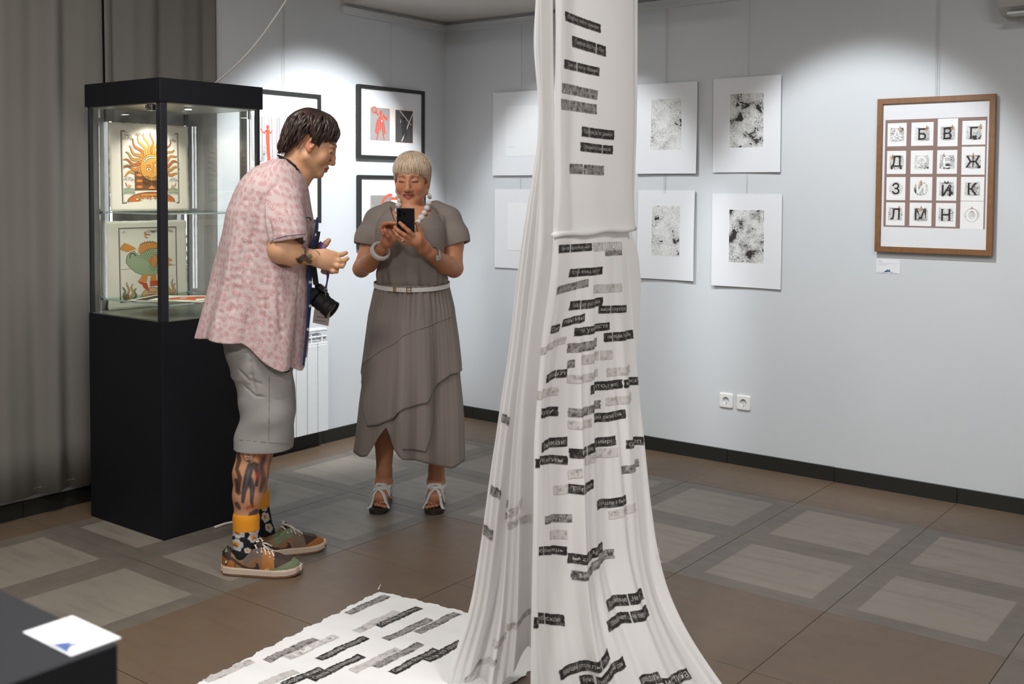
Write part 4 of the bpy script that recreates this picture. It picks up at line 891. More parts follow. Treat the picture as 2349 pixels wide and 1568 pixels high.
for k, (x0, y0, x1, y1, lv, tx) in enumerate(GST):
    a = floorc.inv(x0, y0); b = floorc.inv(x1, y1); s = floorc
    # band width measured across the stamp on the cloth: 3.6 cm
    pa = s.fn(np.array(a[0]), np.array(a[1])); pb = s.fn(np.array(b[0]), np.array(b[1])); d = (pb-pa)[:2]; L = np.linalg.norm(d); d /= L; nn = np.array([d[1], -d[0]]); 
    if nn@(CAM[:2]-pa[:2]) < 0: nn = -nn
    Bi = np.linalg.inv(np.array([e1, e2]).T)
    def uvf(p, q): w = FC[0]*0+ (pa[:2]-FC[0])[None]+np.asarray(p)[:, None]*L*d[None]+(np.asarray(q)[:, None]-.5)*.036*nn[None]; c = w@Bi.T; return c[:, 0]/.80, c[:, 1]/1.75
    n, m = 30, 3; rnd = random.Random(k); pp = [(i/n, min(1, max(0, j/m))+(rnd.uniform(-.07, .07) if j in (0, m) else 0)) for i in range(n+1) for j in range(m+1)]
    U, Vv = uvf([p[0] for p in pp], [p[1] for p in pp]); Wp = s.off(U, Vv, .0008); V = list(Wp); F = [(i*(m+1)+j, (i+1)*(m+1)+j, (i+1)*(m+1)+j+1, i*(m+1)+j+1) for i in range(n) for j in range(m)]
    mi = [0]*len(F); suv = [(p[0]*L*4+k*3, p[1]*.3) for p in pp]
    if tx:
        TV, TF = text_mesh(tx, 1.0, .008); w0, w1 = TV[:, 0].min(), TV[:, 0].max(); y_0, y_1 = TV[:, 1].min(), TV[:, 1].max()
        U, Vv = uvf(.05+.9*(TV[:, 0]-w0)/(w1-w0), .86-.7*(TV[:, 1]-y_0)/(y_1-y_0)); T = s.off(U, Vv, .0015); kk = len(V); V += list(T); F += [tuple(i+kk for i in f) for f in TF]; mi += [1]*len(TF); suv += [(0, 0)]*len(T)
    o = mk('stamp', V, F, None, s.o, False, [SM[lv], M_LET if lv != 'f' else M_LETF], mi)
    at_ = o.data.attributes.new('suv', 'FLOAT_VECTOR', 'POINT'); at_.data.foreach_set('vector', np.array([(a_, b_, 0) for a_, b_ in suv], dtype=np.float32).ravel())
tp = on_z(868, 1352, .006); MB().tube([tp+np.array([-.0*k-.004*k, .006*k, .002*math.sin(k*1.0)+.001*k]) for k in range(7)], [.0025-.0003*k for k in range(7)], 6).build('corner_thread', M_CLOTH2, fl_t)
# ------------------------------------------------------------------ implicit bodies: smooth union of limbs meshed as one surface
class Field:
    def __init__(s, lo, hi, hxy, zbands):
        """zbands: list of (z0, z1, step)"""
        s.x = np.arange(lo[0], hi[0], hxy, dtype=np.float32); s.y = np.arange(lo[1], hi[1], hxy, dtype=np.float32)
        zs = []
        for a, b, h in zbands: zs.append(np.arange(a, b-h*.3, h, dtype=np.float32))
        s.z = np.unique(np.concatenate(zs)); s.d = np.full((len(s.x), len(s.y), len(s.z)), .05, np.float32)
    def _box(s, lo, hi):
        r = []
        for ax, a, b in zip((s.x, s.y, s.z), lo, hi): i = int(np.searchsorted(ax, a)); j = int(np.searchsorted(ax, b)); r.append((i, j))
        if any(i >= j for i, j in r): return None
        sl = tuple(slice(i, j) for i, j in r)
        return sl, s.x[sl[0]][:, None, None], s.y[sl[1]][None, :, None], s.z[sl[2]][None, None, :]
    def apply(s, lo, hi, fn, k=.01, op='u'):
        m = k+.012
        B = s._box([a-m for a in lo], [b+m for b in hi])
        if B is None: return
        sl, X, Y, Z = B; d = fn(X, Y, Z).astype(np.float32); c = s.d[sl]
        if op == 'u':
            h = np.clip(.5+.5*(c-d)/k, 0, 1); s.d[sl] = c*(1-h)+d*h-k*h*(1-h)
        else:       # smooth subtraction
            h = np.clip(.5-.5*(c+d)/k, 0, 1); s.d[sl] = c*(1-h)+(-d)*h+k*h*(1-h)
    def cap(s, a, b, ra, rb=None, k=.01, op='u', sq=None):
        """tapered capsule; sq = (axis vector, factor) flattens it along the axis"""
        a = np.array(a, float); b = np.array(b, float); rb = ra if rb is None else rb; R = max(ra, rb)*(1.0 if sq is None or sq[1] <= 1 else sq[1])
        ab = b-a; L2 = ab@ab+1e-12
        def fn(X, Y, Z):
            px, py, pz = X-a[0], Y-a[1], Z-a[2]; t = np.clip((px*ab[0]+py*ab[1]+pz*ab[2])/L2, 0, 1)
            qx, qy, qz = px-t*ab[0], py-t*ab[1], pz-t*ab[2]
            if sq is not None:
                n = np.array(sq[0], float); n /= np.linalg.norm(n); w = qx*n[0]+qy*n[1]+qz*n[2]; f = 1/sq[1]-1
                qx, qy, qz = qx+w*n[0]*f, qy+w*n[1]*f, qz+w*n[2]*f
            d = np.sqrt(qx*qx+qy*qy+qz*qz)-(ra+(rb-ra)*t)
            return d if sq is None or sq[1] >= 1 else d*max(sq[1], .5)
        s.apply(np.minimum(a, b)-R, np.maximum(a, b)+R, fn, k, op)
    def chain(s, P, R, k=.01, op='u', sq=None):
        for i in range(len(P)-1): s.cap(P[i], P[i+1], R[i], R[i+1], k, op, sq)
    def ell(s, c, r, Rm=None, k=.01, op='u'):
        c = np.array(c, float); r = np.array(r, float); Rm = np.eye(3) if Rm is None else Rm; e = np.abs(Rm)@r
        def fn(X, Y, Z):
            px, py, pz = X-c[0], Y-c[1], Z-c[2]
            q = [(px*Rm[0, i]+py*Rm[1, i]+pz*Rm[2, i]) for i in range(3)]
            k0 = np.sqrt(sum((q[i]/r[i])**2 for i in range(3))); k1 = np.sqrt(sum((q[i]/r[i]**2)**2 for i in range(3)))+1e-9
            return k0*(k0-1)/k1
        s.apply(c-e, c+e, fn, k, op)
    def loft(s, rows, k=.01, op='u', expo=2.2, disp=None, flat_ends=False):
        """rows: (z, cx, cy, rx, ry) rising; an upright body of super-elliptic sections"""
        A = np.array(sorted(rows), float); z = A[:, 0]
        lo = [np.min(A[:, 1]-A[:, 3])-.01, np.min(A[:, 2]-A[:, 4])-.01, z[0]]; hi = [np.max(A[:, 1]+A[:, 3])+.01, np.max(A[:, 2]+A[:, 4])+.01, z[-1]]
        zz_ = np.linspace(z[0], z[-1], 200); kk = np.ones(9)/9
        I = [np.convolve(np.pad(np.interp(zz_, z, A[:, j]), 4, mode='edge'), kk, 'valid') for j in range(1, 5)]
        def fn(X, Y, Z):
            c = [np.interp(Z, zz_, I[j]) for j in range(4)]
            u = np.abs(X-c[0])/c[2]; v = np.abs(Y-c[1])/c[3]; ex = expo(Z) if callable(expo) else expo; q = (u**ex+v**ex)**(1/ex)
            d = (q-1)*np.minimum(c[2], c[3])*.85
            if disp is not None: d = d-disp(X, Y, Z, c)
            dz = np.maximum(z[0]-Z, Z-z[-1]); return np.maximum(d, dz+0*d) if flat_ends else np.where(dz > 0, np.sqrt(np.maximum(d, 0)**2+dz**2), d)
        s.apply(lo, hi, fn, k, op)
    def half(s, fn, lo, hi, k=.004): s.apply(lo, hi, fn, k, 's')   # remove where fn < 0
    def mesh(s):
        """naive surface nets"""
        D = s.d; sg = D < 0; nx, ny, nz = D.shape
        c = np.zeros((nx-1, ny-1, nz-1), np.uint8)
        for i in (0, 1):
            for j in (0, 1):
                for k in (0, 1): c += sg[i:nx-1+i, j:ny-1+j, k:nz-1+k]
        act = (c > 0) & (c < 8); I, J, K = np.nonzero(act); n = len(I); idx = np.full(act.shape, -1, np.int64); idx[I, J, K] = np.arange(n)
        acc = np.zeros((n, 3)); cnt = np.zeros(n)
        ax = (s.x, s.y, s.z); off = [(i, j, k) for i in (0, 1) for j in (0, 1) for k in (0, 1)]
        for a in off:
            for dmn in range(3):
                if a[dmn]: continue
                b = list(a); b[dmn] = 1
                da = D[I+a[0], J+a[1], K+a[2]]; db = D[I+b[0], J+b[1], K+b[2]]; m = (da < 0) != (db < 0)
                t = np.where(m, da/(da-db+1e-12), 0)
                p = np.stack([ax[0][I+a[0]], ax[1][J+a[1]], ax[2][K+a[2]]], -1).astype(float); q = np.stack([ax[0][I+b[0]], ax[1][J+b[1]], ax[2][K+b[2]]], -1)
                w = p+(q-p)*t[:, None]; acc += w*m[:, None]; cnt += m
        V = acc/np.maximum(cnt, 1)[:, None]
        F = []
        # faces for edges along each axis
        for dmn in range(3):
            o1, o2 = [(1, 2), (2, 0), (0, 1)][dmn]
            sl_a = [slice(1, -1)]*3; sl_a[dmn] = slice(0, -1); sl_b = [slice(1, -1)]*3; sl_b[dmn] = slice(1, None)
            A = sg[tuple(sl_a)]; B_ = sg[tuple(sl_b)]; E = np.nonzero(A != B_)
            pos = [E[0]+sl_a[0].start, E[1]+sl_a[1].start, E[2]+sl_a[2].start]
            q = []
            for (u, v) in ((-1, -1), (0, -1), (0, 0), (-1, 0)):
                r = [p.copy() for p in pos]; r[o1] = r[o1]+u; r[o2] = r[o2]+v; q.append(idx[r[0], r[1], r[2]])
            q = np.stack(q, -1); fl = A[E]; q[~fl] = q[~fl][:, ::-1]; F.append(q)
        return V, np.concatenate(F)
def smooth(V, F, it=1, lam=.5):
    for _ in range(it):
        acc = np.zeros_like(V); cnt = np.zeros(len(V))
        for a in range(4): b = F[:, (a+1) % 4]; np.add.at(acc, F[:, a], V[b]); np.add.at(cnt, F[:, a], 1); np.add.at(acc, b, V[F[:, a]]); np.add.at(cnt, b, 1)
        V = V*(1-lam)+lam*acc/cnt[:, None]
    return V
def big_mesh(name, V, F, mats, parent=None, mi=None, attrs=None, smooth_=True):
    me = bpy.data.meshes.new(name); V = np.asarray(V, np.float32); F = np.asarray(F, np.int32); k = F.shape[1]
    me.vertices.add(len(V)); me.vertices.foreach_set('co', V.ravel()); me.loops.add(F.size); me.loops.foreach_set('vertex_index', F.ravel())
    me.polygons.add(len(F)); me.polygons.foreach_set('loop_start', np.arange(len(F), dtype=np.int32)*k); me.polygons.foreach_set('loop_total', np.full(len(F), k, np.int32))
    for m in mats: me.materials.append(m)
    if mi is not None: me.polygons.foreach_set('material_index', np.asarray(mi, np.int32))
    if smooth_: me.polygons.foreach_set('use_smooth', np.ones(len(F), dtype=bool))
    me.update(calc_edges=True); me.validate()
    for nm, arr in (attrs or {}).items():
        a = me.attributes.new(nm, 'FLOAT_COLOR' if arr.shape[1] == 4 else 'FLOAT_VECTOR', 'POINT')
        a.data.foreach_set('color' if arr.shape[1] == 4 else 'vector', np.asarray(arr, np.float32).ravel())
    o = bpy.data.objects.new(name, me); return link(o, parent)
def carve(fld, HIT, lines, op='s'):
    """folds pressed into (or raised from) cloth along picture lines: (points, width, depth share)"""
    L = []
    for pts, r, sh in lines:
        q = []
        for i in range(len(pts)-1):
            for t in np.linspace(0, 1, 5)[(0 if i == 0 else 1):]: q.append((pts[i][0]*(1-t)+pts[i+1][0]*t, pts[i][1]*(1-t)+pts[i+1][1]*t))
        L.append(([HIT(fld, x, y, r*(1-sh) if op == 's' else -r*(1-sh)) for x, y in q], r))
    for Q, r in L:
        n = len(Q); fld.chain(Q, [r*(.35+.65*math.sin(PI*(.08+.84*i/(n-1)))) for i in range(n)], r*1.1, op)
class Person:
    """pixel authoring in a frame that stands at the person's feet: x camera right, y away, z up"""
    def __init__(s, name, label, px, dep):
        s.dep = dep; f = at(px, 1200, dep); s.o = np.array([f[0], f[1], 0.0]); s.rz = YAW
        s.t = thing(name, label, 'person', tuple(s.o), s.rz)
        s.ex = np.array([math.cos(YAW), math.sin(YAW), 0]); s.ey = np.array([-math.sin(YAW), math.cos(YAW), 0]); s.m = dep/F_PX
    def P(s, x, y, dy=0.0):
        w = at(x, y, s.dep+dy)-s.o; return np.array([w@s.ex, w@s.ey, w[2]])
    def pts(s, *a): return [s.P(*p) for p in a]
def rotm(yaw=0, pitch=0, roll=0):
    """head frame: x right, y face direction, z up"""
    cy, sy = math.cos(yaw), math.sin(yaw); cp, sp = math.cos(pitch), math.sin(pitch); cr, sr = math.cos(roll), math.sin(roll)
    Rz = np.array([[cy, -sy, 0], [sy, cy, 0], [0, 0, 1]]); Rx = np.array([[1, 0, 0], [0, cp, -sp], [0, sp, cp]]); Ry = np.array([[cr, 0, sr], [0, 1, 0], [-sr, 0, cr]])
    return Rz@Ry@Rx
class Head:
    def __init__(s, fld, c, R, sc=1.0, fat=1.0, male=False, smile=.0, nose=1.0, mouth=1.0):
        s.c = np.array(c); s.R = R; s.s = sc; T = s.T; f = fld
        def E(p, r, k=.012, op='u', rm=None): f.ell(T(p), [q*sc for q in r], R if rm is None else R@rm, k, op)
        def Cp(a, b, ra, rb, k=.01, op='u', sq=None): f.cap(T(a), T(b), ra*sc, rb*sc, k, op, None if sq is None else (R@np.array(sq[0], float), sq[1]))
        E((0, -.022, .036), (.073, .092, .080)); E((0, .018, -.002), (.066, .075, .080), .02)
        E((0, .030, -.050), (.052*fat, .055, .062), .02)
        Cp((-.050*fat, .004, -.062), (-.014, .070, -.096), .019*fat, .018, .022); Cp((.050*fat, .004, -.062), (.014, .070, -.096), .019*fat, .018, .022)
        E((0, .076, -.101), (.021, .016, .016), .018)
        for q in (-1, 1):
            E((q*.037, .062, -.036), (.025*fat, .022, .027), .018)
            Cp((q*.018, .086, .026), (q*.044, .074, .022), .0075 if male else .006, .006, .014)
            E((q*.032, .0935, .006), (.017, .012, .010), .012, 's')
            E((q*.032, .0755, .003), (.0138, .0125, .0118), .003)                                # closed / lowered lid
            Cp((q*.019, .084, -.003), (q*.045, .078, -.004), .0045, .003, .006)
        Cp((0, .086, .018), (0, .100, -.018), .0075, .0085, .010); Cp((0, .100, -.018), (0, .106, -.036), .0085*nose, .0105*nose, .008)
        E((0, .107, -.039), (.0115*nose, .0105, .010), .006)
        for q in (-1, 1):
            E((q*.0135*nose, .0985, -.043), (.0075*nose, .0100, .0078), .005); E((q*.0065, .1045, -.0505), (.0036, .0055, .0035), .003, 's')
        E((0, .084, -.066), (.026, .016, .014), .012)
        up = .002*smile
        Cp((-.022*mouth, .0805, -.0665+up*2), (0, .0965, -.0650), .0038, .0058, .005); Cp((.022*mouth, .0805, -.0665+up*2), (0, .0965, -.0650), .0038, .0058, .005)
        Cp((-.018*mouth, .083, -.0735+up*1.5), (0, .0945, -.0775), .0042, .0070, .005); Cp((.018*mouth, .083, -.0735+up*1.5), (0, .0945, -.0775), .0042, .0070, .005)
        op = .0040 if smile else .0014
        Cp((-.021*mouth, .088, -.0702+up*2), (0, .104, -.0708), op*.8, op*1.3, .002, 's'); Cp((.021*mouth, .088, -.0702+up*2), (0, .104, -.0708), op*.8, op*1.3, .002, 's')
        if smile:
            for q in (-1, 1): Cp((q*.021, .1005, -.040), (q*.032, .086, -.066), .0022, .0028, .005, 's'); Cp((q*.033, .088, -.068), (q*.034, .080, -.085), .002, .002, .006, 's')
        # ears
        for q in (-1, 1):
            rm = rotm(q*-.35, -.18, 0)
            E((q*.0745, -.004, -.006), (.0075, .0185, .0315), .006, rm=rm); E((q*.0735, .002, -.034), (.006, .010, .010), .006)
            E((q*.0835, .000, -.002), (.0070, .0120, .0200), .004, 's', rm=rm); E((q*.077, .007, -.008), (.004, .0055, .007), .003); 
            Cp((q*.0785, .003, .008), (q*.0775, -.008, .0), .0025, .0025, .004)
    def T(s, p): return s.c+s.R@(np.array(p, float)*s.s)
    def inv(s, V): return ((V-s.c)@s.R)/s.s
def lerp3(a, b, t): return a[None]*(1-t[:, None])+b[None]*t[:, None]
def skin_colors(V, H, base, lip, blush, brow, lash, male=False, mouth=1.0):
    """albedo per vertex: lips, flush, brows, lash line"""
    C = np.tile(np.array(srgb(*base)), (len(V), 1)); h = H.inv(V)
    def put(w, col): 
        w = np.clip(w, 0, 1)[:, None]; C[:] = C*(1-w)+np.array(srgb(*col))*w
    fr = (h[:, 1] > .02) & (np.abs(h[:, 2]) < .16)
    g = lambda x, y, z, rx, ry, rz: np.exp(-(((h[:, 0]-x)/rx)**2+((h[:, 1]-y)/ry)**2+((h[:, 2]-z)/rz)**2))
    for q in (-1, 1):
        put(.55*g(q*.038, .07, -.035, .022, .03, .02)*fr, blush)
        # ears
        put(.45*((np.abs(h[:, 0]) > .071) & (np.abs(h[:, 1]) < .03) & (np.abs(h[:, 2]) < .05)), blush)
    put(.4*g(0, .11, -.038, .014, .02, .012), blush)
    lz = -.0708+.09*np.abs(h[:, 0])*.4
    d = (np.abs(h[:, 0])/(.0235*mouth))**2+((h[:, 2]-lz)/.0112)**2
    put(np.clip((1.08-d)*6, 0, 1)*(h[:, 1] > .078)*(h[:, 1] < .115), lip)
    put(np.exp(-((h[:, 2]-lz)/.0018)**2)*(np.abs(h[:, 0]) < .022*mouth)*(h[:, 1] > .066)*.85, (88, 40, 36))
    if not male: put(np.exp(-((h[:, 2]-lz-.0018)/.0014)**2)*(np.abs(h[:, 0]) < .011)*(h[:, 1] > .066)*.7, (214, 196, 184))
    for q in (-1, 1):
        x = (h[:, 0]*q-.032); bz = .026+.004-.30*np.abs(x-.004)**1.2; put(np.exp(-((h[:, 2]-bz)/(.0034 if male else .0026))**2)*(np.abs(x) < .019)*(h[:, 1] > .05)*(.9 if male else .6), brow)
        ez = -.0035-.010*(1-(x/.014)**2)*.25; put(np.exp(-((h[:, 2]-ez)/(.0026 if male else .0032))**2)*(np.abs(x) < .0145)*(h[:, 1] > .06), lash)
        put(.35*np.exp(-((h[:, 2]-.010)/.003)**2)*(np.abs(x) < .014)*(h[:, 1] > .06), (150, 92, 66))
    return C, put, h, g
def skin_mat(name, rough=.48):
    t = NT(name); a = t.n('Attribute', attribute_name='col'); v = t.coord(); n = t.noise(v, 130, 4, .6)
    c = t.mix(t.m_('MULTIPLY', n, .22), a.outputs['Color'], t.mix(.5, a.outputs['Color'], (.25, .06, .03)))
    b = t.bsdf(c, rough, Normal=t.bump(t.noise(v, 500, 3), .12, .0008)); t.b.inputs['Subsurface Weight'].default_value = .06; t.b.inputs['Subsurface Radius'].default_value = (.012, .005, .003)
    t.b.inputs['Subsurface Scale'].default_value = .6; return b
def locks_mesh(name, H, locks, mat, parent, width=.007, n=10, sides=6):
    """hair locks: each a list of head-frame points, tapered flattened tubes"""
    mb = MB()
    for P, w in locks:
        Q = [H.T(p) for p in P]; m = len(Q); R = [w*H.s*(.55+.45*math.sin(PI*min(1, (i/(m-1))*1.15+.12)))*(1 if i < m-2 else (.75 if i < m-1 else .25)) for i in range(m)]
        up = Q[len(Q)//2]-H.c; mb.tube(Q, R, sides, flat=.45, up=up)
    return mb.build(name, mat, parent, True)
def hair_mat(name, dark, light, scale=160):
    t = NT(name); u = t.n('TexCoord').outputs['Object']; n = t.noise(t.mapping(u, (scale, scale, scale*.25)), 1.0, 4, .65); n2 = t.noise(u, 18, 3)
    f = t.m_('ADD', t.m_('MULTIPLY', n, .7), t.m_('MULTIPLY', n2, .4), clamp=True)
    return t.bsdf(t.mix(t.step(f, .3, .8), srgb(*dark), srgb(*light)), .42, Normal=t.bump(n, .5, .002))
# ------------------------------------------------------------------ woman with the telephone
W = Person('person', 'standing person in grey dress and white beads holding up a phone', 945, 4.93)
P = W.P; mm = W.m
def worn(name, label):
    o = bpy.data.objects.new(name, None); link(o, W.t); o['label'] = label; return o
fw = Field((-.32, -.46, 0), (.30, .26, 1.8), .0026, [(0, .20, .003), (.20, .52, .005), (.52, .95, .012), (.95, 1.24, .0028), (1.24, 1.30, .003), (1.30, 1.74, .0022)])
HR = rotm(PI+math.radians(-6), math.radians(-9), math.radians(0)); HW = Head(fw, P(944.5, 408.5, -.005), HR, .965, fat=1.17, smile=1.0, nose=1.2, mouth=1.22)
f = fw
# jowls, neck, chest
f.ell(HW.T((0, .03, -.088)), (.048, .05, .026), HR, .02)
f.chain([P(945, 445, .03), P(946, 470, .035), P(946, 492, .04)], [.052, .053, .060], .015)
f.loft([(1.00, 0, 0, .13, .09), (1.20, 0, .02, .14, .112), (1.27, 0, .02, .148, .110), (1.32, 0, .022, .142, .098), (1.36, .002, .028, .122, .078), (1.39, .002, .034, .09, .062), (1.405, .002, .036, .06, .05)], .03)
# her right arm (left in the picture) bent up to the phone
f.chain(W.pts((868, 505, .03), (852, 560, .0), (829, 616, -.04)), [.050, .047, .036], .02)
f.chain(W.pts((829, 616, -.04), (846, 604, -.11), (876, 571, -.235)), [.039, .038, .0235], .015)
# palm, seen from inside, fingers hooked towards the phone
f.chain(W.pts((877, 568, -.24), (887, 552, -.265), (892, 537, -.275)), [.020, .026, .026], .012, sq=(np.array([.4, 1, 0]), .62))
f.chain(W.pts((890, 558, -.262), (901, 548, -.275)), [.019, .017], .010)
rf = [[(880, 536, -.29), (874, 524, -.285), (880, 514, -.30), (893, 510.5, -.315), (908, 511.5, -.325)],        # index
      [(885, 533, -.275), (878.5, 521, -.262), (884, 512.5, -.265), (895, 511, -.28), (904, 514, -.30)],
      [(890, 534, -.26), (888, 522, -.245), (892, 515, -.25), (900, 516, -.268)],
      [(897, 536, -.25), (897, 526, -.24), (901, 520, -.25)]]
for k, c in enumerate(rf): f.chain(W.pts(*c), [.0095, .0090, .0085, .0078, .0066][:len(c)], .004)
f.chain(W.pts((897, 552, -.28), (890, 541, -.305), (884, 530, -.315), (882.5, 527, -.318)), [.0125, .0105, .0095, .0085], .005)   # thumb
# her left arm and hand holding the phone
f.chain(W.pts((1022, 505, .03), (1038, 560, .0), (1041, 612, -.03)), [.052, .049, .041], .02)
f.chain(W.pts((1041, 616, -.03), (1022, 606, -.10), (987, 582, -.235)), [.042, .042, .0265], .015)
f.chain(W.pts((987, 582, -.235), (972, 567, -.262), (955, 549, -.295), (942, 543, -.305)), [.0255, .0285, .030, .024], .012, sq=(np.array([.25, 1, .1]), .62))
lf_ = [[(948, 540, -.315), (938, 530, -.335), (926, 519, -.345), (917.5, 511, -.347)],       # index across the back of the phone
       [(941, 547, -.31), (929, 539, -.33), (915, 530, -.338), (906, 521, -.335)],
       [(938, 553, -.303), (926, 549, -.318), (912, 539, -.325), (904, 527, -.318)],
       [(938, 558, -.296), (927, 556, -.306), (915, 548, -.312), (908, 539, -.306)]]
for k, c in enumerate(lf_): f.chain(W.pts(*c), [.0108, .0098, .0088, .0078], .004)
f.chain(W.pts((968, 552, -.28), (965, 536, -.275), (961, 524, -.285), (956.5, 513, -.298)), [.0155, .0125, .0105, .009], .006)   # thumb on the right edge
# legs and feet
def leg(f, xs, top, ank, toe, heel, side):
    f.chain(W.pts(top, (top[0]*.5+ank[0]*.5-side*1.5, (top[1]+ank[1])/2-12, .03), (ank[0], ank[1]-18, .05), ank), [.053, .0475, .034, .0325], .02)
    A_, T_, Hl = P(*ank), P(*toe), P(*heel)
    f.cap(A_, Hl+np.array([0, 0, .012]), .033, .029, .02); 
    mid = (A_*.35+T_*.65)+np.array([0, 0, -.004]); f.chain([A_+np.array([0, -.01, -.015]), mid, T_+np.array([0, .035, .004])], [.034, .028, .020], .015, sq=((1, 0, 0), 1.28))
    f.cap(Hl+np.array([0, 0, .0]), T_+np.array([0, .04, -.004]), .026, .018, .015, sq=((1, 0, 0), 1.3))
    # toes
    for k in range(5):
        u = k/4; x = T_[0]+side*(-.030+.060*u)*-1; L = (.0, -.003, -.009, -.018, -.030)[k]; r = (.0135, .0098, .0092, .0088, .0082)[k]
        base = np.array([x*1.0, T_[1]+.045, T_[2]+.004]); tip = np.array([x, T_[1]-.004-L, T_[2]-.002-(.0 if k else .0)]); f.chain([base, (base+tip)/2+np.array([0, 0, .005]), tip], [r*1.05, r, r*.92], .004)
f.ell(P(946, 690, .02), (.14, .11, .12), k=.03)
for x0, x1 in ((915, 888), (976, 1000)): f.chain(W.pts((x0, 720, .01), ((x0+x1)/2, 820, 0), (x1, 940 if x1 < 900 else 965, 0)), [.085, .070, .056], .02)
leg(f, 0, (887, 930, 0), (881, 1100, .06), (868, 1158, -.035), (884, 1143, .185), 1)
leg(f, 0, (1001, 960, 0), (1001, 1096, .06), (994, 1160, -.035), (1003, 1143, .185), -1)
V, Fq = f.mesh(); V = smooth(V, Fq, 1, .4)
C, put, h, g = skin_colors(V, HW, (214, 152, 114), (178, 92, 84), (206, 118, 86), (140, 100, 74), (40, 28, 26), mouth=1.22)
# toe nails and finger nails
for (tx, ty, td) in ((868, 1158, -.035), (994, 1160, -.035)):
    sd = 1 if tx < 900 else -1; T_ = P(tx, ty, td)
    for k in range(5):
        u = k/4; x = T_[0]-sd*(-.030+.060*u); L = (.0, -.003, -.009, -.018, -.030)[k]; r = (.0085, .0055, .005, .0048, .0042)[k]
        c_ = np.array([x, T_[1]-.006-L, T_[2]+.009]); put((np.linalg.norm((V-c_)*np.array([1, .8, 1.0]), axis=1) < r)*.9, (92, 34, 36))
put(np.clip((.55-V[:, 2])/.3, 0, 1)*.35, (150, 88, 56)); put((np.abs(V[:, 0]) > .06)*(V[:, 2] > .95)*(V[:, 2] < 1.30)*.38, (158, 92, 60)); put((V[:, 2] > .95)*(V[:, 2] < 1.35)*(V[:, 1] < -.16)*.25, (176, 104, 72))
for c_ in rf: put((np.linalg.norm(V-P(*c_[-1]), axis=1) < .012)*.3, (214, 150, 130))
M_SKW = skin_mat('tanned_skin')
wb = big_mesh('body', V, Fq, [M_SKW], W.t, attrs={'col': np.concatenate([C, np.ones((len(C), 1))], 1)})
# ---- hair: cap and locks
M_BL = hair_mat('blond_hair', (176, 140, 104), (248, 230, 206))
def hairline(th):      # th: angle from the face, 0 front .. pi back ; lowest head-frame z of the hair
    a = abs(th); return np.interp(a, [0, .75, 1.15, 1.45, 1.9, 2.6, PI], [.026, .024, .0, -.030, -.055, -.078, -.082])
def cap_pt(th, t, lift=0.0, rx=.080, ry=.100, rz=.088, cy=-.018, cz=.034):
    """t 0 crown .. 1 equator and on down"""
    ph = t*PI/2; r = math.sin(min(ph, PI/2)); z = math.cos(ph) if ph < PI/2 else -(ph-PI/2)*1.0
    return (math.sin(th)*(rx+lift)*r*(1 if ph < PI/2 else 1-.10*(ph-PI/2)), cy+math.cos(th)*(ry+lift)*r*(1 if ph < PI/2 else 1-.18*(ph-PI/2)), cz+(rz+lift)*z)
def hair_cap(H, name, mat, parent, line, lift=.001, nth=96, nt=30, wob=None, **kw):
    Pp = np.zeros((nth, nt, 3))
    for i in range(nth):
        th = -PI+2*PI*i/nth; zl = line(th); t1 = 1.0
        for s_ in np.linspace(.3, 1.9, 160):
            if cap_pt(th, s_, lift, **kw)[2] <= zl: t1 = s_; break
        else: t1 = 1.9
        for j in range(nt):
            p = cap_pt(th, .001+(t1-.001)*j/(nt-1), lift+(wob(th, j/(nt-1)) if wob else 0), **kw); Pp[i, j] = H.T(p)
    V, F = grid_mesh(Pp, True); o = mk(name, V, F, mat, parent, True); md = o.modifiers.new('s', 'SOLIDIFY'); md.thickness = .005; md.offset = -1; return o
rnd = random.Random(5); locks = []
for k in range(300):
    th = rnd.uniform(-PI, PI) if k % 3 else rnd.uniform(-1.2, 1.2); zl = hairline(th)+rnd.uniform(-.006, .008); pts_ = []; dth = rnd.uniform(-.10, .10)+(.10*math.sin(th*2))
    t1 = 1.8
    for s_ in np.linspace(.3, 1.9, 100):
        if cap_pt(th, s_)[2] <= zl: t1 = s_; break
    t0 = rnd.uniform(.03, .45)
    for j in range(10): u = j/9; t = t0+(t1-t0)*u; pts_.append(cap_pt(th+dth*(u-.5), t, .0055+rnd.uniform(0, .0018)+.0050*math.sin(PI*u)))
    locks.append((pts_, rnd.uniform(.003, .0055)))
hc = hair_cap(HW, 'hair', M_BL, W.t, hairline, lift=.0055, wob=lambda th, u: .0016*math.sin(th*34+u*3)*u)
locks_mesh('hair_locks', HW, locks, M_BL, hc)
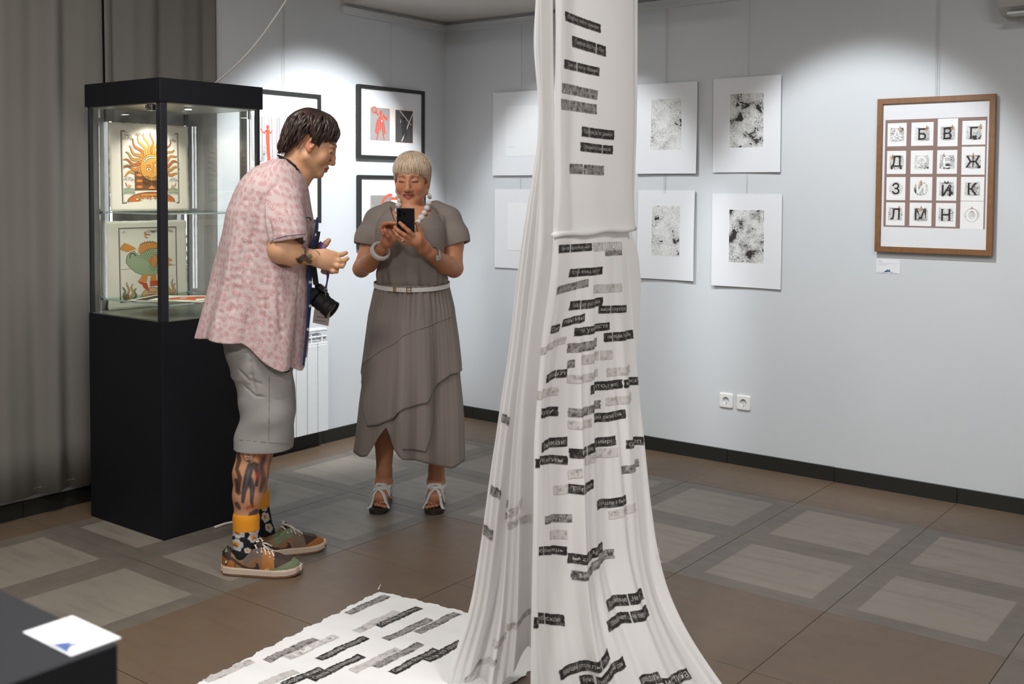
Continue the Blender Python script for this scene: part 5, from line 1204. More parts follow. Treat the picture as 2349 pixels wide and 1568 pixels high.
# earrings and beads
M_BEAD = (lambda t: t.bsdf(t.mix(t.m_('MULTIPLY', t.step(t.n('TexVoronoi', {'Vector': t.coord(), 'Scale': 130.0}, feature='DISTANCE_TO_EDGE').outputs[0], 0.0, .09), 1.0), srgb(196, 194, 192), srgb(236, 234, 231)), .3))(NT('white_howlite_bead'))
M_SIL = plain('silver', (190, 190, 188), .2, 1.0, var=.02)
def bead(mb, c, r, el=1.0, ax=(0, 0, 1)):
    c = np.array(c); ax = np.array(ax, float); ax /= np.linalg.norm(ax); o = np.cross(ax, [.3, .9, .2]); M_ = frameM(c, o, ax)
    prof = [(r*math.sin(a), -r*el*math.cos(a)) for a in np.linspace(.12, PI-.12, 10)]; mb.lathe(prof, 16, M_)
for q, (x, y) in ((-1, (984.5, 440)), (1, (911.5, 443))):
    e0 = HW.T((-q*.076 if False else q*-.0, 0, 0)); top = P(x, y-14, -.01 if x > 950 else .0); mb = MB(); mb.tube([top, P(x, y-5, -.01)], .0009, 6); mb.build('earring_hook', M_SIL, W.t)
    mb = MB(); bead(mb, P(x, y+8, -.01), .0085, 1.25); mb.build('earring_bead', M_BEAD, W.t, True)
neck = worn('necklace', 'chunky white marbled bead necklace')
nk = [(986, 452, .0, 5.0), (984, 465.5, -.055, 6.0), (979.5, 477, -.085, 7.2), (973.5, 488, -.105, 6.6), (967, 499.5, -.118, 8.4), (960, 509, -.125, 6.8), (953, 519, -.13, 7.5), (943, 526, -.132, 8), (932, 525, -.13, 8), (923, 517, -.128, 7.5), (917, 507, -.122, 8), (914, 495, -.112, 7.4), (913, 483, -.095, 7.8), (914, 470, -.07, 7.0), (917, 459, -.03, 6.2)]
for k in range(len(nk)):
    x, y, dy, r = nk[k]; x2, y2, d2, _ = nk[min(k+1, len(nk)-1)]; x1, y1, d1, _ = nk[max(k-1, 0)]
    mb = MB(); bead(mb, P(x, y, dy), r*mm, .92, P(x2, y2, d2)-P(x1, y1, d1)); mb.build('bead', M_BEAD, neck, True)
# ---- dress bodice
M_DR = (lambda t: t.bsdf(t.mix(t.noise(t.mapping(t.coord(), (700, 700, 60)), 1.0, 3), srgb(130, 120, 113), srgb(147, 137, 130)), .8, Normal=t.bump(t.noise(t.coord(), 600, 2), .15, .0008)))(NT('grey_linen'))
fd = Field((-.32, -.22, 1.04), (.32, .26, 1.5), .0032, [(1.04, 1.5, .0032)])
BZ = P(946, 650)[2]
def fold_disp(X, Y, Z, c):
    an = np.arctan2(X-c[0], -(Y-c[1])); return .004*np.sin(an*9+Z*6)*np.clip((1.22-Z)/.12, 0, 1)+.002*np.sin(an*21+2)*np.clip((1.16-Z)/.08, 0, 1)
def row(y, xl, xr, ry, cy=.02): 
    a, b = P(xl, y), P(xr, y); return (a[2], (a[0]+b[0])/2, cy, (b[0]-a[0])/2, ry)
fd.loft([row(650, 869, 1024, .118), row(635, 867, 1026, .126), row(600, 864, 1025, .132), row(560, 862, 1027, .138), row(520, 866, 1024, .135), row(495, 876, 1013, .115, .025), row(478, 892, 1000, .085, .03), row(470, 900, 994, .068, .034)], .02, disp=fold_disp)
# bust
fd.ell(P(912, 545, -.07), (.062, .06, .065), k=.05); fd.ell(P(978, 545, -.07), (.062, .06, .065), k=.05)
# kimono sleeves
for S_, sd in (([(893, 484, .03), (866, 505, .02), (846, 545, .0), (842, 562, -.005)], -1), ([(1000, 482, .03), (1028, 503, .02), (1044, 540, .0), (1050, 560, -.005)], 1)):
    Q = W.pts(*S_); fd.chain(Q, [.046, .057, .060, .060], .025)
    a, b = Q[2], Q[3]; d = (b-a)/np.linalg.norm(b-a); e = b+d*.004
    fd.half(lambda X, Y, Z, e=e, d=d: -((X-e[0])*d[0]+(Y-e[1])*d[1]+(Z-e[2])*d[2]+.012*sd*(X-e[0])/.06*0), (e-.1).tolist(), (e+.1).tolist()) if False else None
    # cut the hem plane and hollow the opening
    def plane(X, Y, Z, e=e, d=d): return -(((X-e[0])*d[0]+(Y-e[1])*d[1]+(Z-e[2])*d[2]))
    far = e+d*.06
    fd.apply((far-.085).tolist(), (far+.085).tolist(), lambda X, Y, Z, e=e, d=d: np.maximum(plane(X, Y, Z, e, d), np.sqrt((X-far[0])**2+(Y-far[1])**2+(Z-far[2])**2)-.11) , .006, 's')
    fd.cap(b-d*.02, b+d*.05, .0525, .056, .004, 's')
# V neck
vb = P(935, 552)
def vneck(X, Y, Z):
    w = (Z-vb[2])*.66; dx = np.abs(X-.004-(-.018)*np.clip((1.46-Z)/.17, 0, 1)); return np.maximum((dx-w)*.87, Y-.05)
fd.apply([-.2, -.24, vb[2]], [.2, .12, 1.5], vneck, .003, 's')
fd.cap(P(947, 480, .04), P(947, 440, .02), .062, .075, .01, 's')
# pleats from the shoulders
for a, b in (((1008, 486, -.05), (974, 533, -.14)), ((889, 478, -.04), (898, 510, -.12)), ((1020, 505, -.03), (1012, 560, -.085)), ((1038, 500, -.02), (1016, 552, -.07)), ((868, 500, -.03), (862, 545, -.06)), ((876, 500, -.04), (868, 552, -.07)), ((858, 515, -.03), (866, 560, -.06))):
    fd.cap(P(*a), P(*b), .004, .004, .006, 's')
for a, b in (((1014, 500, -.05), (1010, 575, -.10)), ((872, 510, -.05), (873, 575, -.09)), ((900, 575, -.13), (905, 640, -.13)), ((990, 585, -.12), (985, 640, -.12)), ((940, 570, -.125), (942, 625, -.13))):
    fd.cap(P(*a), P(*b), .006, .004, .02)
Vd, Fdq = fd.mesh(); Vd = smooth(Vd, Fdq, 1, .4)
big_mesh('dress_bodice', Vd, Fdq, [M_DR], W.t)
# ---- skirt as hanging sheets around the body axis
cxs = P(946, 650)
def sil(y):      # left and right outline of the skirt in the photograph
    return np.interp(y, [640, 652, 690, 721, 780, 833, 921, 1022, 1064], [871, 863, 853, 845, 837, 830, 819, 810, 808]), np.interp(y, [640, 652, 703, 775, 848, 957, 1050, 1064], [1024, 1029, 1041, 1050, 1057, 1062, 1063, 1063])
ys_ = np.linspace(636, 1090, 80); zs_ = np.array([P(946, y)[2] for y in ys_])
def skirt(name, y0, hem, grow, seed, amp=1.0, a0=-PI, a1=PI, n=420, m=60):
    """a = 0 faces the camera, left of the picture is negative"""
    closed = a1-a0 > 6.2; A_ = np.linspace(a0, a1, n, endpoint=not closed); Pp = np.zeros((n, m, 3)); rn = np.random.RandomState(seed); ph = rn.uniform(0, 6, 8)
    z0 = P(946, y0)[2] if not callable(y0) else None
    for i, a in enumerate(A_):
        xw = math.sin(a); yh = hem(a); ya = y0(a) if callable(y0) else y0
        za, zb = P(946, ya)[2], P(946, yh)[2]; z = np.linspace(za, zb, m); y = np.interp(-z, -zs_, ys_); l, r = sil(y)
        XL = (l-946)*mm; XR = (r-946)*mm; cx = (XL+XR)/2; rx = (XR-XL)/2; d = np.clip((y-650)/380, 0, 1); ry = .122+.085*d
        fo = (.42*np.sin(a*5.0+ph[0]+.9*d+.9*np.sin(a*2+1))+.27*np.sin(a*10+ph[1]-1.4*d+1.4*np.sin(a*3))+.035*np.sin(a*19+ph[2]+2*d+np.sin(a*5)))*.044*amp*np.clip(d*1.3+.12, 0, 1)+.0040*np.sin(a*40+ph[3]+2*np.sin(a*7))*np.clip(1-d*4, 0, 1)+.0004*np.sin(a*61+ph[4]+z*5)
        k = grow+fo; sh = 1-.10*np.clip(1-abs(abs(xw)-1)*5, 0, 1)*0
        Pp[i, :, 0] = cxs[0]-(946-946)*mm+cx+(rx-.010+k)*xw; Pp[i, :, 1] = .02-(ry+k)*math.cos(a)-.02*d*0; Pp[i, :, 2] = z
    V, F = grid_mesh(Pp, closed); o = mk(name, V, F, M_DR, W.t, True); md = o.modifiers.new('s', 'SOLIDIFY'); md.thickness = .0016; return o
def hem_in(a):      # the long under tier: dips at both sides, lifted in the middle
    x = math.degrees(a); return np.interp(x, [-180, -100, -75, -52, -45, -30, -22, -12, 0, 20, 40, 62, 75, 95, 180], [1030, 1028, 1026, 1033, 1030, 985, 962, 1000, 1026, 1036, 1050, 1063, 1052, 1048, 1032])
def hem_mid(a):      # the gathered flounce with its corner, right of the middle
    x = math.degrees(a); return np.interp(x, [-5, 0, 8, 14, 24, 34], [930, 1003, 1006, 1010, 1014, 948])
def hem_out(a):
    x = math.degrees(a); return np.interp(x, [-100, -60, -50, -44, -30, -12, -6, 0, 10, 24, 32, 60, 100, 180, 260], [820, 880, 930, 962, 956, 940, 925, 915, 912, 906, 880, 850, 840, 835, 820])
skirt('under_tier', 700, hem_in, -.004, 9, 1.0)
skirt('front_flounce', lambda a: 850, hem_mid, .002, 9, 1.0, math.radians(-5), math.radians(34), 120, 40)
skirt('upper_tier', 648, lambda a: hem_out(((a+PI*.5) % (2*PI))-PI*.5) if False else (hem_out(a) if a > -1.74 else 825), .008, 9, 1.0)
# seam with gathers running down across the skirt
def seam(y_of, grow, name='seam'):
    rn = np.random.RandomState(9); ph = rn.uniform(0, 6, 8); pts_ = []
    for a in np.linspace(-1.35, 1.35, 160):
        y = y_of(math.degrees(a)); z = P(946, y)[2]; l, r = sil(y); d = np.clip((y-650)/380, 0, 1)
        fo = (.42*math.sin(a*5.0+ph[0]+.9*d+.9*math.sin(a*2+1))+.27*math.sin(a*10+ph[1]-1.4*d+1.4*math.sin(a*3))+.035*math.sin(a*19+ph[2]+2*d+math.sin(a*5)))*.044*np.clip(d*1.3+.12, 0, 1)+.0040*math.sin(a*40+ph[3]+2*math.sin(a*7))*np.clip(1-d*4, 0, 1)+.0004*math.sin(a*61+ph[4]+z*5)
        k = grow+fo; rx = (r-l)/2*mm; cx = ((l+r)/2-946)*mm; pts_.append((cxs[0]+cx+(rx-.010+k)*math.sin(a), .02-(.122+.085*d+k)*math.cos(a), z+.002*math.sin(a*90)))
    MB().tube(pts_, .0024, 6).build(name, M_DR, W.t, True)
seam(lambda x: np.interp(x, [-80, -50, -30, -12, -5, 10, 30, 80], [835, 815, 788, 770, 757, 745, 735, 715]), .0098)
# belt
mb = MB(); n = 90; ring = []
for i in range(n):
    a = -PI+2*PI*i/n; y = 650+7*math.cos(a)*1.0; l, r = 868, 1026; ring.append(((r-l)/2*mm*math.sin(a)*1.0+cxs[0]+.0, .02-(.128)*math.cos(a), P(946, y)[2]+.0))
V = []; hb = .0095
for p in ring: 
    nn = np.array([p[0]-cxs[0], p[1]-.02]); nn /= np.linalg.norm(nn)
    for dr, dz in ((.000, -hb), (.003, -hb), (.003, hb), (.0, hb)): V.append((p[0]+nn[0]*(dr+.013), p[1]+nn[1]*(dr+.013), p[2]+dz))
F = [(i*4+k, ((i+1) % n)*4+k, ((i+1) % n)*4+(k+1) % 4, i*4+(k+1) % 4) for i in range(n) for k in range(4)]
belt = mk('belt', V, F, plain('white_leather', (224, 220, 216), .4, var=.02), W.t)
M_GOLD = plain('gold', (206, 170, 110), .25, 1.0, var=.03)
def belt_pt(x, y=None):
    X = P(x, 650)[0]; s_ = (X-cxs[0])/((1026-868)/2*mm); a = math.asin(max(-1, min(1, s_))); return np.array([X, (.02-.128*math.cos(a)-.0175), P(946, 650+7*math.cos(a))[2]])
b0 = belt_pt(946); mb = MB()
for (a, b, c, d) in ((-.011, -.008, -.012, .012), (.008, .011, -.012, .012), (-.011, .011, .010, .0125), (-.011, .011, -.0125, -.010)): mb.box(b0+np.array([a, -.003, c]), b0+np.array([b, .001, d]))
mb.box(b0+np.array([-.009, -.005, -.001]), b0+np.array([.010, -.003, .001])); mb.build('buckle', M_GOLD, belt)
for k, x in enumerate((912, 916)):
    b0 = belt_pt(x); mb = MB(); [bead(mb, b0+np.array([0, -.002, q*.005]), .0035) for q in (-1.6, -.5, .5, 1.6)]; mb.build('belt_charm', M_GOLD, belt, True)
for x in (928, 956, 972, 986, 998): b0 = belt_pt(x); MB().tube([b0+np.array([0, .002, 0]), b0+np.array([0, .0008, 0])], .0014, 8).build('belt_hole', plain('dark_hole', (30, 28, 26), .8), belt)
# ---- phone (held: a thing of its own)
ph0 = [P(909.6, 476.5, -.330), P(951, 477.5, -.330), P(952.8, 552, -.305), P(910.8, 552, -.305)]
ex = ph0[1]-ph0[0]; pw = np.linalg.norm(ex); ex /= pw; ez = ph0[0]-ph0[3]; phh = .146; ez /= np.linalg.norm(ez); oc = (ph0[0]+ph0[1])/2-ez*phh/2
Mph = Matrix(((ex[0], 0, ez[0], 0), (ex[1], 0, ez[1], 0), (ex[2], 0, ez[2], 0), (0, 0, 0, 1))); ey = np.cross(ez, ex)
wo = W.o; c2, s2 = math.cos(W.rz), math.sin(W.rz)
phone = thing('mobile_phone', 'black mobile phone held up in front of the grey dress', 'phone', tuple(W.o), W.rz)
Mloc = Matrix(((ex[0], ey[0], ez[0], oc[0]), (ex[1], ey[1], ez[1], oc[1]), (ex[2], ey[2], ez[2], oc[2]), (0, 0, 0, 1)))
MB().box((-pw/2, -.004, -phh/2), (pw/2, .004, phh/2), .003, M=Mloc).build('body', plain('phone_back', (22, 22, 26), .25), phone)
MB().box((-pw/2-.0006, -.0028, -phh/2-.0006), (pw/2+.0006, .0028, phh/2+.0006), .002, M=Mloc).build('edge_band', plain('phone_rim', (150, 120, 104), .25, .9), phone)
sgn_y = -1 if (ey@np.array([0, -1, 0])) < 0 else 1
for (a, b, r) in ((-pw*.32, phh*.40, .0062), (-pw*.32, phh*.29, .0062), (-pw*.08, phh*.345, .0055)):
    q0 = oc+ex*a+ez*b; nrm = ey*(1 if ey[1] < 0 else -1); MB().tube([q0+nrm*.003, q0+nrm*.0058], r, 16).build('camera_lens', plain('lens_glass', (12, 12, 14), .08), phone)
nrm = ey*(1 if ey[1] < 0 else -1)
MB().box((-pw/2+.003, (-.0046 if nrm@ey < 0 else .0038)*-1, -phh/2+.003), (pw/2-.003, (-.0038 if nrm@ey < 0 else .0046)*-1, phh/2-.003), M=Mloc).build('screen', plain('phone_screen', (14, 14, 16), .1), phone)
# ---- bangle, watch, rings
bc = P(872.5, 575.5, -.205); ax_ = P(884, 556, -.262)-P(852, 598, -.13); ax_ /= np.linalg.norm(ax_); o1 = np.cross(ax_, [0, 0, 1.]); o1 /= np.linalg.norm(o1); o2 = np.cross(ax_, o1)
ax2 = np.array([.42, -.75, .50]); ax2 /= np.linalg.norm(ax2); o1 = np.cross(ax2, [0, 0, 1.]); o1 /= np.linalg.norm(o1); o2 = np.cross(ax2, o1)
bg = worn('bangle', 'wide white crackled bangle')
ringp = [bc+(o1*math.cos(a)+o2*math.sin(a))*.040 for a in np.linspace(0, 2*PI, 41)]
V = []; n1, n2 = 48, 12
for i in range(n1):
    a = 2*PI*i/n1; rd = o1*math.cos(a)+o2*math.sin(a)
    for j in range(n2): b = 2*PI*j/n2; V.append(bc+rd*(.0375+.0085*math.cos(b))+ax2*.0155*math.sin(b))
mk('band', V, [(i*n2+j, i*n2+(j+1) % n2, ((i+1) % n1)*n2+(j+1) % n2, ((i+1) % n1)*n2+j) for i in range(n1) for j in range(n2)], M_BEAD, bg, True)
wt = worn('wristwatch', 'silver bracelet watch')
wc = P(994.5, 582, -.212); wa = P(1010, 597, -.15)-P(978, 573, -.25); wa /= np.linalg.norm(wa); q1 = np.cross(wa, [0, 0, 1.]); q1 /= np.linalg.norm(q1); q2 = np.cross(wa, q1); rr_ = .030
for i in range(22):
    a = 2*PI*i/22; M_ = frameM(wc+(q1*math.cos(a)+q2*math.sin(a))*rr_, wa, q1*math.cos(a)+q2*math.sin(a)); MB().box((-.0065, -.0038, -.0015), (.0065, .0038, .0015), .0008, M=M_).build('link', M_SIL, wt)
best = max(np.linspace(0, 2*PI, 60), key=lambda a: -(q1*math.cos(a)+q2*math.sin(a))[1]+.1*(q1*math.cos(a)+q2*math.sin(a))[0]); nd = q1*math.cos(best)+q2*math.sin(best)
M_ = frameM(wc+nd*(rr_+.001), wa, nd); MB().lathe([(.0150, -.003), (.0160, .0), (.0155, .004), (.0140, .0052)], 28, M_).build('watch_case', M_SIL, wt)
MB().lathe([(.0134, .0050), (.0134, .0056)], 28, M_).build('dial', plain('watch_dial', (214, 214, 212), .3), wt)
M2 = M_ @ Matrix.Translation((0, 0, .006)); MB().box((-.0005, 0, 0), (.0005, .008, .0005), M=M2).box((0, -.0006, 0), (.006, .0006, .0005), M=M2).build('hands', M_FRAME, wt)
for (x, y, dd, lab) in ((925.5, 552, -.322, 'pearl ring'), (964.5, 528, -.290, 'thin silver ring')):
    rg_ = worn('ring', lab); c_ = P(x, y, dd+.012); axr = P(938, 553, -.303)-P(912, 539, -.325) if x < 940 else P(965, 536, -.275)-P(961, 524, -.285); axr /= np.linalg.norm(axr); u1 = np.cross(axr, [0, 1, 0]); u1 /= np.linalg.norm(u1); u2 = np.cross(axr, u1)
    MB().tube([c_+(u1*math.cos(a)+u2*math.sin(a))*.0108 for a in np.linspace(0, 2*PI, 25)], .0012, 6, cap=False).build('band', M_SIL, rg_, True)
    if x < 940: mb = MB(); bead(mb, P(x-2.6, y-.3, dd-.0015), .0042); mb.build('pearl', plain('pearl', (226, 222, 214), .15), rg_, True)
# ---- sandals
M_SOLE = plain('dark_sole', (44, 36, 32), .5); M_STR = plain('white_strap', (226, 226, 224), .4, var=.02)
def sandal(toe, heel, side, lab):
    t = worn('sandal', lab); T_, Hl = P(*toe), P(*heel); n = 26; V = []
    cx = lambda u: T_[0]+(Hl[0]-T_[0])*u; L0 = T_[1]-.024; L1 = Hl[1]+.034
    for lv, (zo, gr) in enumerate(((.0, -.003), (.003, .0), (.020, .001), (.024, -.002))):
        for i in range(n*2):
            u = i/(n-1) if i < n else 1-(i-n)/(n-1); sg = 1 if i < n else -1
            w = (.046*math.sin(PI*min(1, u*1.7+.12))**.5 if u < .30 else np.interp(u, [.30, .55, .8, .93, 1], [.0455, .036, .034, .028, .008]))
            if u < .04: w = .046*math.sqrt(max(0.02, u/.12))*.72+.006
            hz = np.interp(u, [0, .35, 1], [0, .002, .022]) if lv > 1 else 0; V.append((cx(u)+sg*(w+gr)+side*-.002, L0+(L1-L0)*u, zo+hz+.0008))
    m = n*2; F = [(l*m+i, l*m+(i+1) % m, (l+1)*m+(i+1) % m, (l+1)*m+i) for l in range(3) for i in range(m)]; F += [tuple(range(m-1, -1, -1)), tuple(3*m+i for i in range(m))]
    mk('sole', V, F, M_SOLE, t)
    def strap(P0, P1, bul, w, nm='strap', fwd=0.0, k=14, th=.0018):
        P0 = np.array(P0); P1 = np.array(P1); V = []
        for i in range(k+1):
            u = i/k; c = P0*(1-u)+P1*u; c = c+np.array([0, 0, bul*math.sin(PI*u)**.65]); c[1] += fwd*math.sin(PI*u)
            tn = np.array([P1[0]-P0[0], P1[1]-P0[1], bul*PI*math.cos(PI*u)*.7]); tn /= np.linalg.norm(tn); b = np.array([0, 1., -.45]); b -= tn*(b@tn); b /= np.linalg.norm(b); nn = np.cross(tn, b)
            if nn[2] < 0: nn = -nn
            for sb, sn in ((-1, 0), (1, 0), (1, 1), (-1, 1)): V.append(c+b*sb*w/2+nn*sn*th)
        mk(nm, V, [(i*4+j, i*4+(j+1) % 4, (i+1)*4+(j+1) % 4, (i+1)*4+j) for i in range(k) for j in range(4)]+[(0, 1, 2, 3), (k*4+3, k*4+2, k*4+1, k*4)], M_STR, t)
    def topz(x, y):
        i = min(len(fw.x)-1, max(0, int(round((x-fw.x[0])/(fw.x[1]-fw.x[0]))))); j = min(len(fw.y)-1, max(0, int(round((y-fw.y[0])/(fw.y[1]-fw.y[0])))))
        col = fw.d[i, j]; w_ = np.nonzero((col < 0) & (fw.z < .125))[0]; return float(fw.z[w_[-1]]) if len(w_) else 0.0
    def band(pts_, w, nm='strap', k=22, th=.0024):
        pts_ = [np.array(q, float) for q in pts_]; ln = np.linspace(0, len(pts_)-1, k+1); C_ = np.array([[np.interp(t_, range(len(pts_)), [q[m_] for q in pts_]) for m_ in (0, 1)] for t_ in ln]); C_ += np.array([T_[0], T_[1]-.024])
        rows = []
        for sb in (-.5, 0, .5):
            r = []
            for i in range(k+1):
                tn = C_[min(i+1, k)]-C_[max(i-1, 0)]; tn /= np.linalg.norm(tn); q = C_[i]+np.array([-tn[1], tn[0]])*w*sb; r.append([q[0], q[1], max(topz(*q), .020)])
            r = np.array(r); z_ = np.convolve(np.pad(r[:, 2], 2, mode='edge'), np.ones(5)/5, 'valid'); r[:, 2] = np.maximum(z_, r[:, 2]-.002)+.0022; rows.append(r)
        zc = np.maximum(np.maximum(rows[0][:, 2], rows[2][:, 2]), rows[1][:, 2]); 
        for r in rows: r[:, 2] = .5*r[:, 2]+.5*zc
        Pp = np.stack(rows, 1); V_, F_ = grid_mesh(Pp); o = mk(nm, V_, F_, M_STR, t, True); md = o.modifiers.new('s', 'SOLIDIFY'); md.thickness = th; md.offset = 1
    sd2 = side
    band([(-.049, .068), (-.02, .076), (.02, .074), (.049, .060)], .019); band([(sd2*-.050, .024), (sd2*-.02, .048), (sd2*.02, .066), (sd2*.049, .074)], .017)
    band([(sd2*.050, .016), (sd2*.024, .036), (sd2*-.008, .056), (sd2*-.047, .070)], .017)
    A_ = P(881 if side > 0 else 1001, 1110, .055); V = []; k = 40
    def rad(an, z):
        for r_ in np.arange(.075, .015, -.001):
            x = A_[0]+r_*math.sin(an); y = A_[1]-r_*math.cos(an); i = int(round((x-fw.x[0])/.0026)); j = int(round((y-fw.y[0])/.0026)); kz = int(np.searchsorted(fw.z, z))
            if 0 <= i < len(fw.x) and 0 <= j < len(fw.y) and fw.d[i, j, kz] < 0: return r_
        return .03
    RR = [max(rad(2*PI*i/k, A_[2]+dz_) for dz_ in (-.008, 0, .008)) for i in range(k)]; RR = [(RR[i-1]+RR[i]*2+RR[(i+1) % k])/4+.0015 for i in range(k)]
    for i in range(k):
        a = 2*PI*i/k
        for dr, dz in ((0, -.0085), (.0025, -.0085), (.0025, .0085), (0, .0085)): V.append((A_[0]+(RR[i]+dr)*math.sin(a), A_[1]-(RR[i]+dr)*math.cos(a), A_[2]+dz))
    mk('ankle_strap', V, [(i*4+j, ((i+1) % k)*4+j, ((i+1) % k)*4+(j+1) % 4, i*4+(j+1) % 4) for i in range(k) for j in range(4)], M_STR, t)
    ia = int(k*(.10 if side > 0 else .90)); a = 2*PI*ia/k; q = np.array([A_[0]+(RR[ia]+.003)*math.sin(a), A_[1]-(RR[ia]+.003)*math.cos(a), A_[2]]); MB().box(q-np.array([.004, .004, .009]), q+np.array([.004, .002, .009]), .001).build('fastener', M_STR, t)
    for sx in (-1, 1):
        ia = int(k*(.27 if sx > 0 else .73)); a = 2*PI*ia/k; q = np.array([A_[0]+(RR[ia]+.0015)*math.sin(a), A_[1]-(RR[ia]+.0015)*math.cos(a), A_[2]-.006]); q2 = np.array([cx(.80)+sx*.037, A_[1]+.022, .036])
        V = []; 
        for i in range(7):
            u = i/6; c = q*(1-u)+q2*u
            for dy_, dx_ in ((-.008, 0), (.008, 0), (.008, sx*.002), (-.008, sx*.002)): V.append((c[0]+dx_, c[1]+dy_, c[2]))
        mk('side_strap', V, [(i*4+j, i*4+(j+1) % 4, (i+1)*4+(j+1) % 4, (i+1)*4+j) for i in range(6) for j in range(4)]+[(0, 1, 2, 3), (27, 26, 25, 24)], M_STR, t)
sandal((868, 1158, -.035), (884, 1143, .185), 1, 'white strappy sandal on the foot nearer the sneakers')
sandal((994, 1160, -.035), (1003, 1143, .185), -1, 'white strappy sandal on the foot nearer the hanging cloth')
# ------------------------------------------------------------------ man leaning forward with a camera round his neck
W = Person('person', 'person in pink leaf-print shirt and grey shorts leaning forward in profile', 600, 4.27)
P = W.P; mm = W.m
MF = Field((-.30, -.36, 0), (.38, .28, 1.9), .0026, [(.03, .28, .006), (.28, .72, .0028), (.72, 1.12, .012), (1.12, 1.36, .0028), (1.36, 1.50, .005), (1.50, 1.86, .0021)])
HR = rotm(-PI/2+math.radians(11), math.radians(-25.5), 0); HM = Head(MF, P(716.5, 327.5, .0), HR, 1.0, fat=1.02, male=True, smile=0)
f = MF
f.chain([HM.T((0, -.02, -.055)), P(672, 400, .0), P(652, 440, .0)], [.058, .064, .085], .02); f.cap(HM.T((0, .035, -.090)), P(690, 405, 0), .030, .045, .02)
f.loft([(P(600, 800)[2], P(600, 800)[0], 0, .12, .15), (P(600, 700)[2], P(605, 700)[0], 0, .12, .15), (P(600, 560)[2], P(625, 560)[0], 0, .13, .16), (P(600, 460)[2], P(640, 460)[0], 0, .10, .17), (P(600, 425)[2], P(645, 425)[0], 0, .06, .12)], .02)
f.chain(W.pts((650, 465, -.17), (648, 520, -.215), (644, 572, -.235)), [.058, .054, .048], .02)
f.chain(W.pts((644, 576, -.235), (672, 582, -.22), (716, 590, -.195)), [.047, .0445, .0265], .015)
f.chain(W.pts((716, 590, -.195), (733, 594, -.188), (750, 598, -.18), (764, 600, -.175)), [.0262, .029, .031, .026], .012, sq=((.1, 1, 0), .55))
f.chain(W.pts((728, 580, -.185), (745, 580, -.180), (766, 583, -.175)), [.012, .013, .0115], .012)
for c, r in (([(763, 583, -.172), (777, 585, -.172), (786, 583, -.165), (794, 579.5, -.155)], [.0108, .0098, .0088, .0078]),
          ([(765, 593, -.176), (778, 598, -.182), (788, 598, -.175), (797, 592.5, -.165)], [.0112, .0100, .0090, .0080]),
          ([(763, 605, -.178), (775, 610, -.188), (785, 610, -.18), (790, 603, -.168)], [.0110, .0098, .0088, .0078]),
          ([(755, 615, -.175), (765, 622, -.182), (772, 622, -.172), (774, 615, -.16)], [.0102, .0090, .0082, .0072])): f.chain(W.pts(*c), r, .0045)
# his far arm and open hand
f.chain(W.pts((655, 470, .17), (660, 560, .19), (672, 590, .17)), [.055, .047, .044], .02); f.chain(W.pts((672, 592, .17), (700, 592, .08), (722, 590, -.03)), [.043, .038, .0265], .015)
f.chain(W.pts((722, 590, -.03), (735, 596, -.07), (748, 604, -.10)), [.0265, .030, .030], .012, sq=((0, .5, 1), .6))
f.chain(W.pts((727, 582, -.04), (737, 568, -.055), (747, 559, -.06), (754, 551, -.06)), [.018, .0135, .0115, .0098], .006)
for k, (a, b) in enumerate((((758, 608, -.11), (769, 603, -.125)), ((758, 614, -.10), (770, 612, -.11)), ((752, 620, -.09), (762, 624, -.10)), ((742, 622, -.07), (752, 627, -.08)))): f.chain(W.pts((746, 606+k*3, -.09+.012*k), a, b), [.012, .0098, .008], .005)
# legs
f.ell(P(600, 810, 0), (.115, .155, .12), k=.03)
f.chain(W.pts((602, 820, -.085), (602, 900, -.10)), [.098, .088], .02); f.chain(W.pts((606, 820, .085), (612, 900, .10)), [.098, .086], .02)
f.chain(W.pts((602, 900, -.10), (592, 985, -.115), (581, 1040, -.13), (573, 1085, -.135), (568, 1135, -.135), (564, 1190, -.135), (562, 1250, -.135)), [.082, .062, .059, .062, .054, .043, .038], .02)
f.chain(W.pts((612, 900, .11), (604, 985, .12), (593, 1040, .13), (585, 1085, .135), (585, 1130, .14), (592, 1180, .15), (600, 1225, .155)), [.085, .064, .054, .052, .046, .038, .036], .02)
V, Fq = f.mesh(); V = smooth(V, Fq, 1, .4)
C, put, h, g = skin_colors(V, HM, (214, 164, 126), (168, 92, 84), (206, 120, 90), (66, 44, 36), (44, 30, 26), male=True)
def pxs(V, dy):       # local points -> photograph pixels
    w = W.o+V[:, :1]*W.ex+V[:, 1:2]*W.ey+np.array([0, 0, 1.])*V[:, 2:3]; d = w-CAM; z = d@_f; return IW/2+F_PX*(d@_r)/z, IH/2-F_PX*(d@_u)/z+SH
X_, Y_ = pxs(V, 0); near = V[:, 1] < .0
def blob(pts, w=1.0, soft=2.0):   # distance to a polyline of (x, y, radius)
    D = np.full(len(X_), 99.0)
    for i in range(len(pts)-1 if len(pts) > 1 else 1):
        a = np.array(pts[i], float); b = np.array(pts[min(i+1, len(pts)-1)], float); L = (b[:2]-a[:2])@(b[:2]-a[:2])+1e-9
        t = np.clip(((X_-a[0])*(b[0]-a[0])+(Y_-a[1])*(b[1]-a[1]))/L, 0, 1); D = np.minimum(D, np.hypot(X_-a[0]-t*(b[0]-a[0]), Y_-a[1]-t*(b[1]-a[1]))-(a[2]+(b[2]-a[2])*t))
    return np.clip(.5-D/soft, 0, 1)*w
leg_ = near & (V[:, 2] < .62) & (V[:, 2] > .2)
def ink_(col, *pl, w=.9, soft=2.0, m=None):
    for p in pl: put(blob(p, w, soft)*(leg_ if m is None else m), col)
put(leg_*.45, (176, 112, 78)); put((~near & (V[:, 2] < .6))*.6, (150, 98, 66))
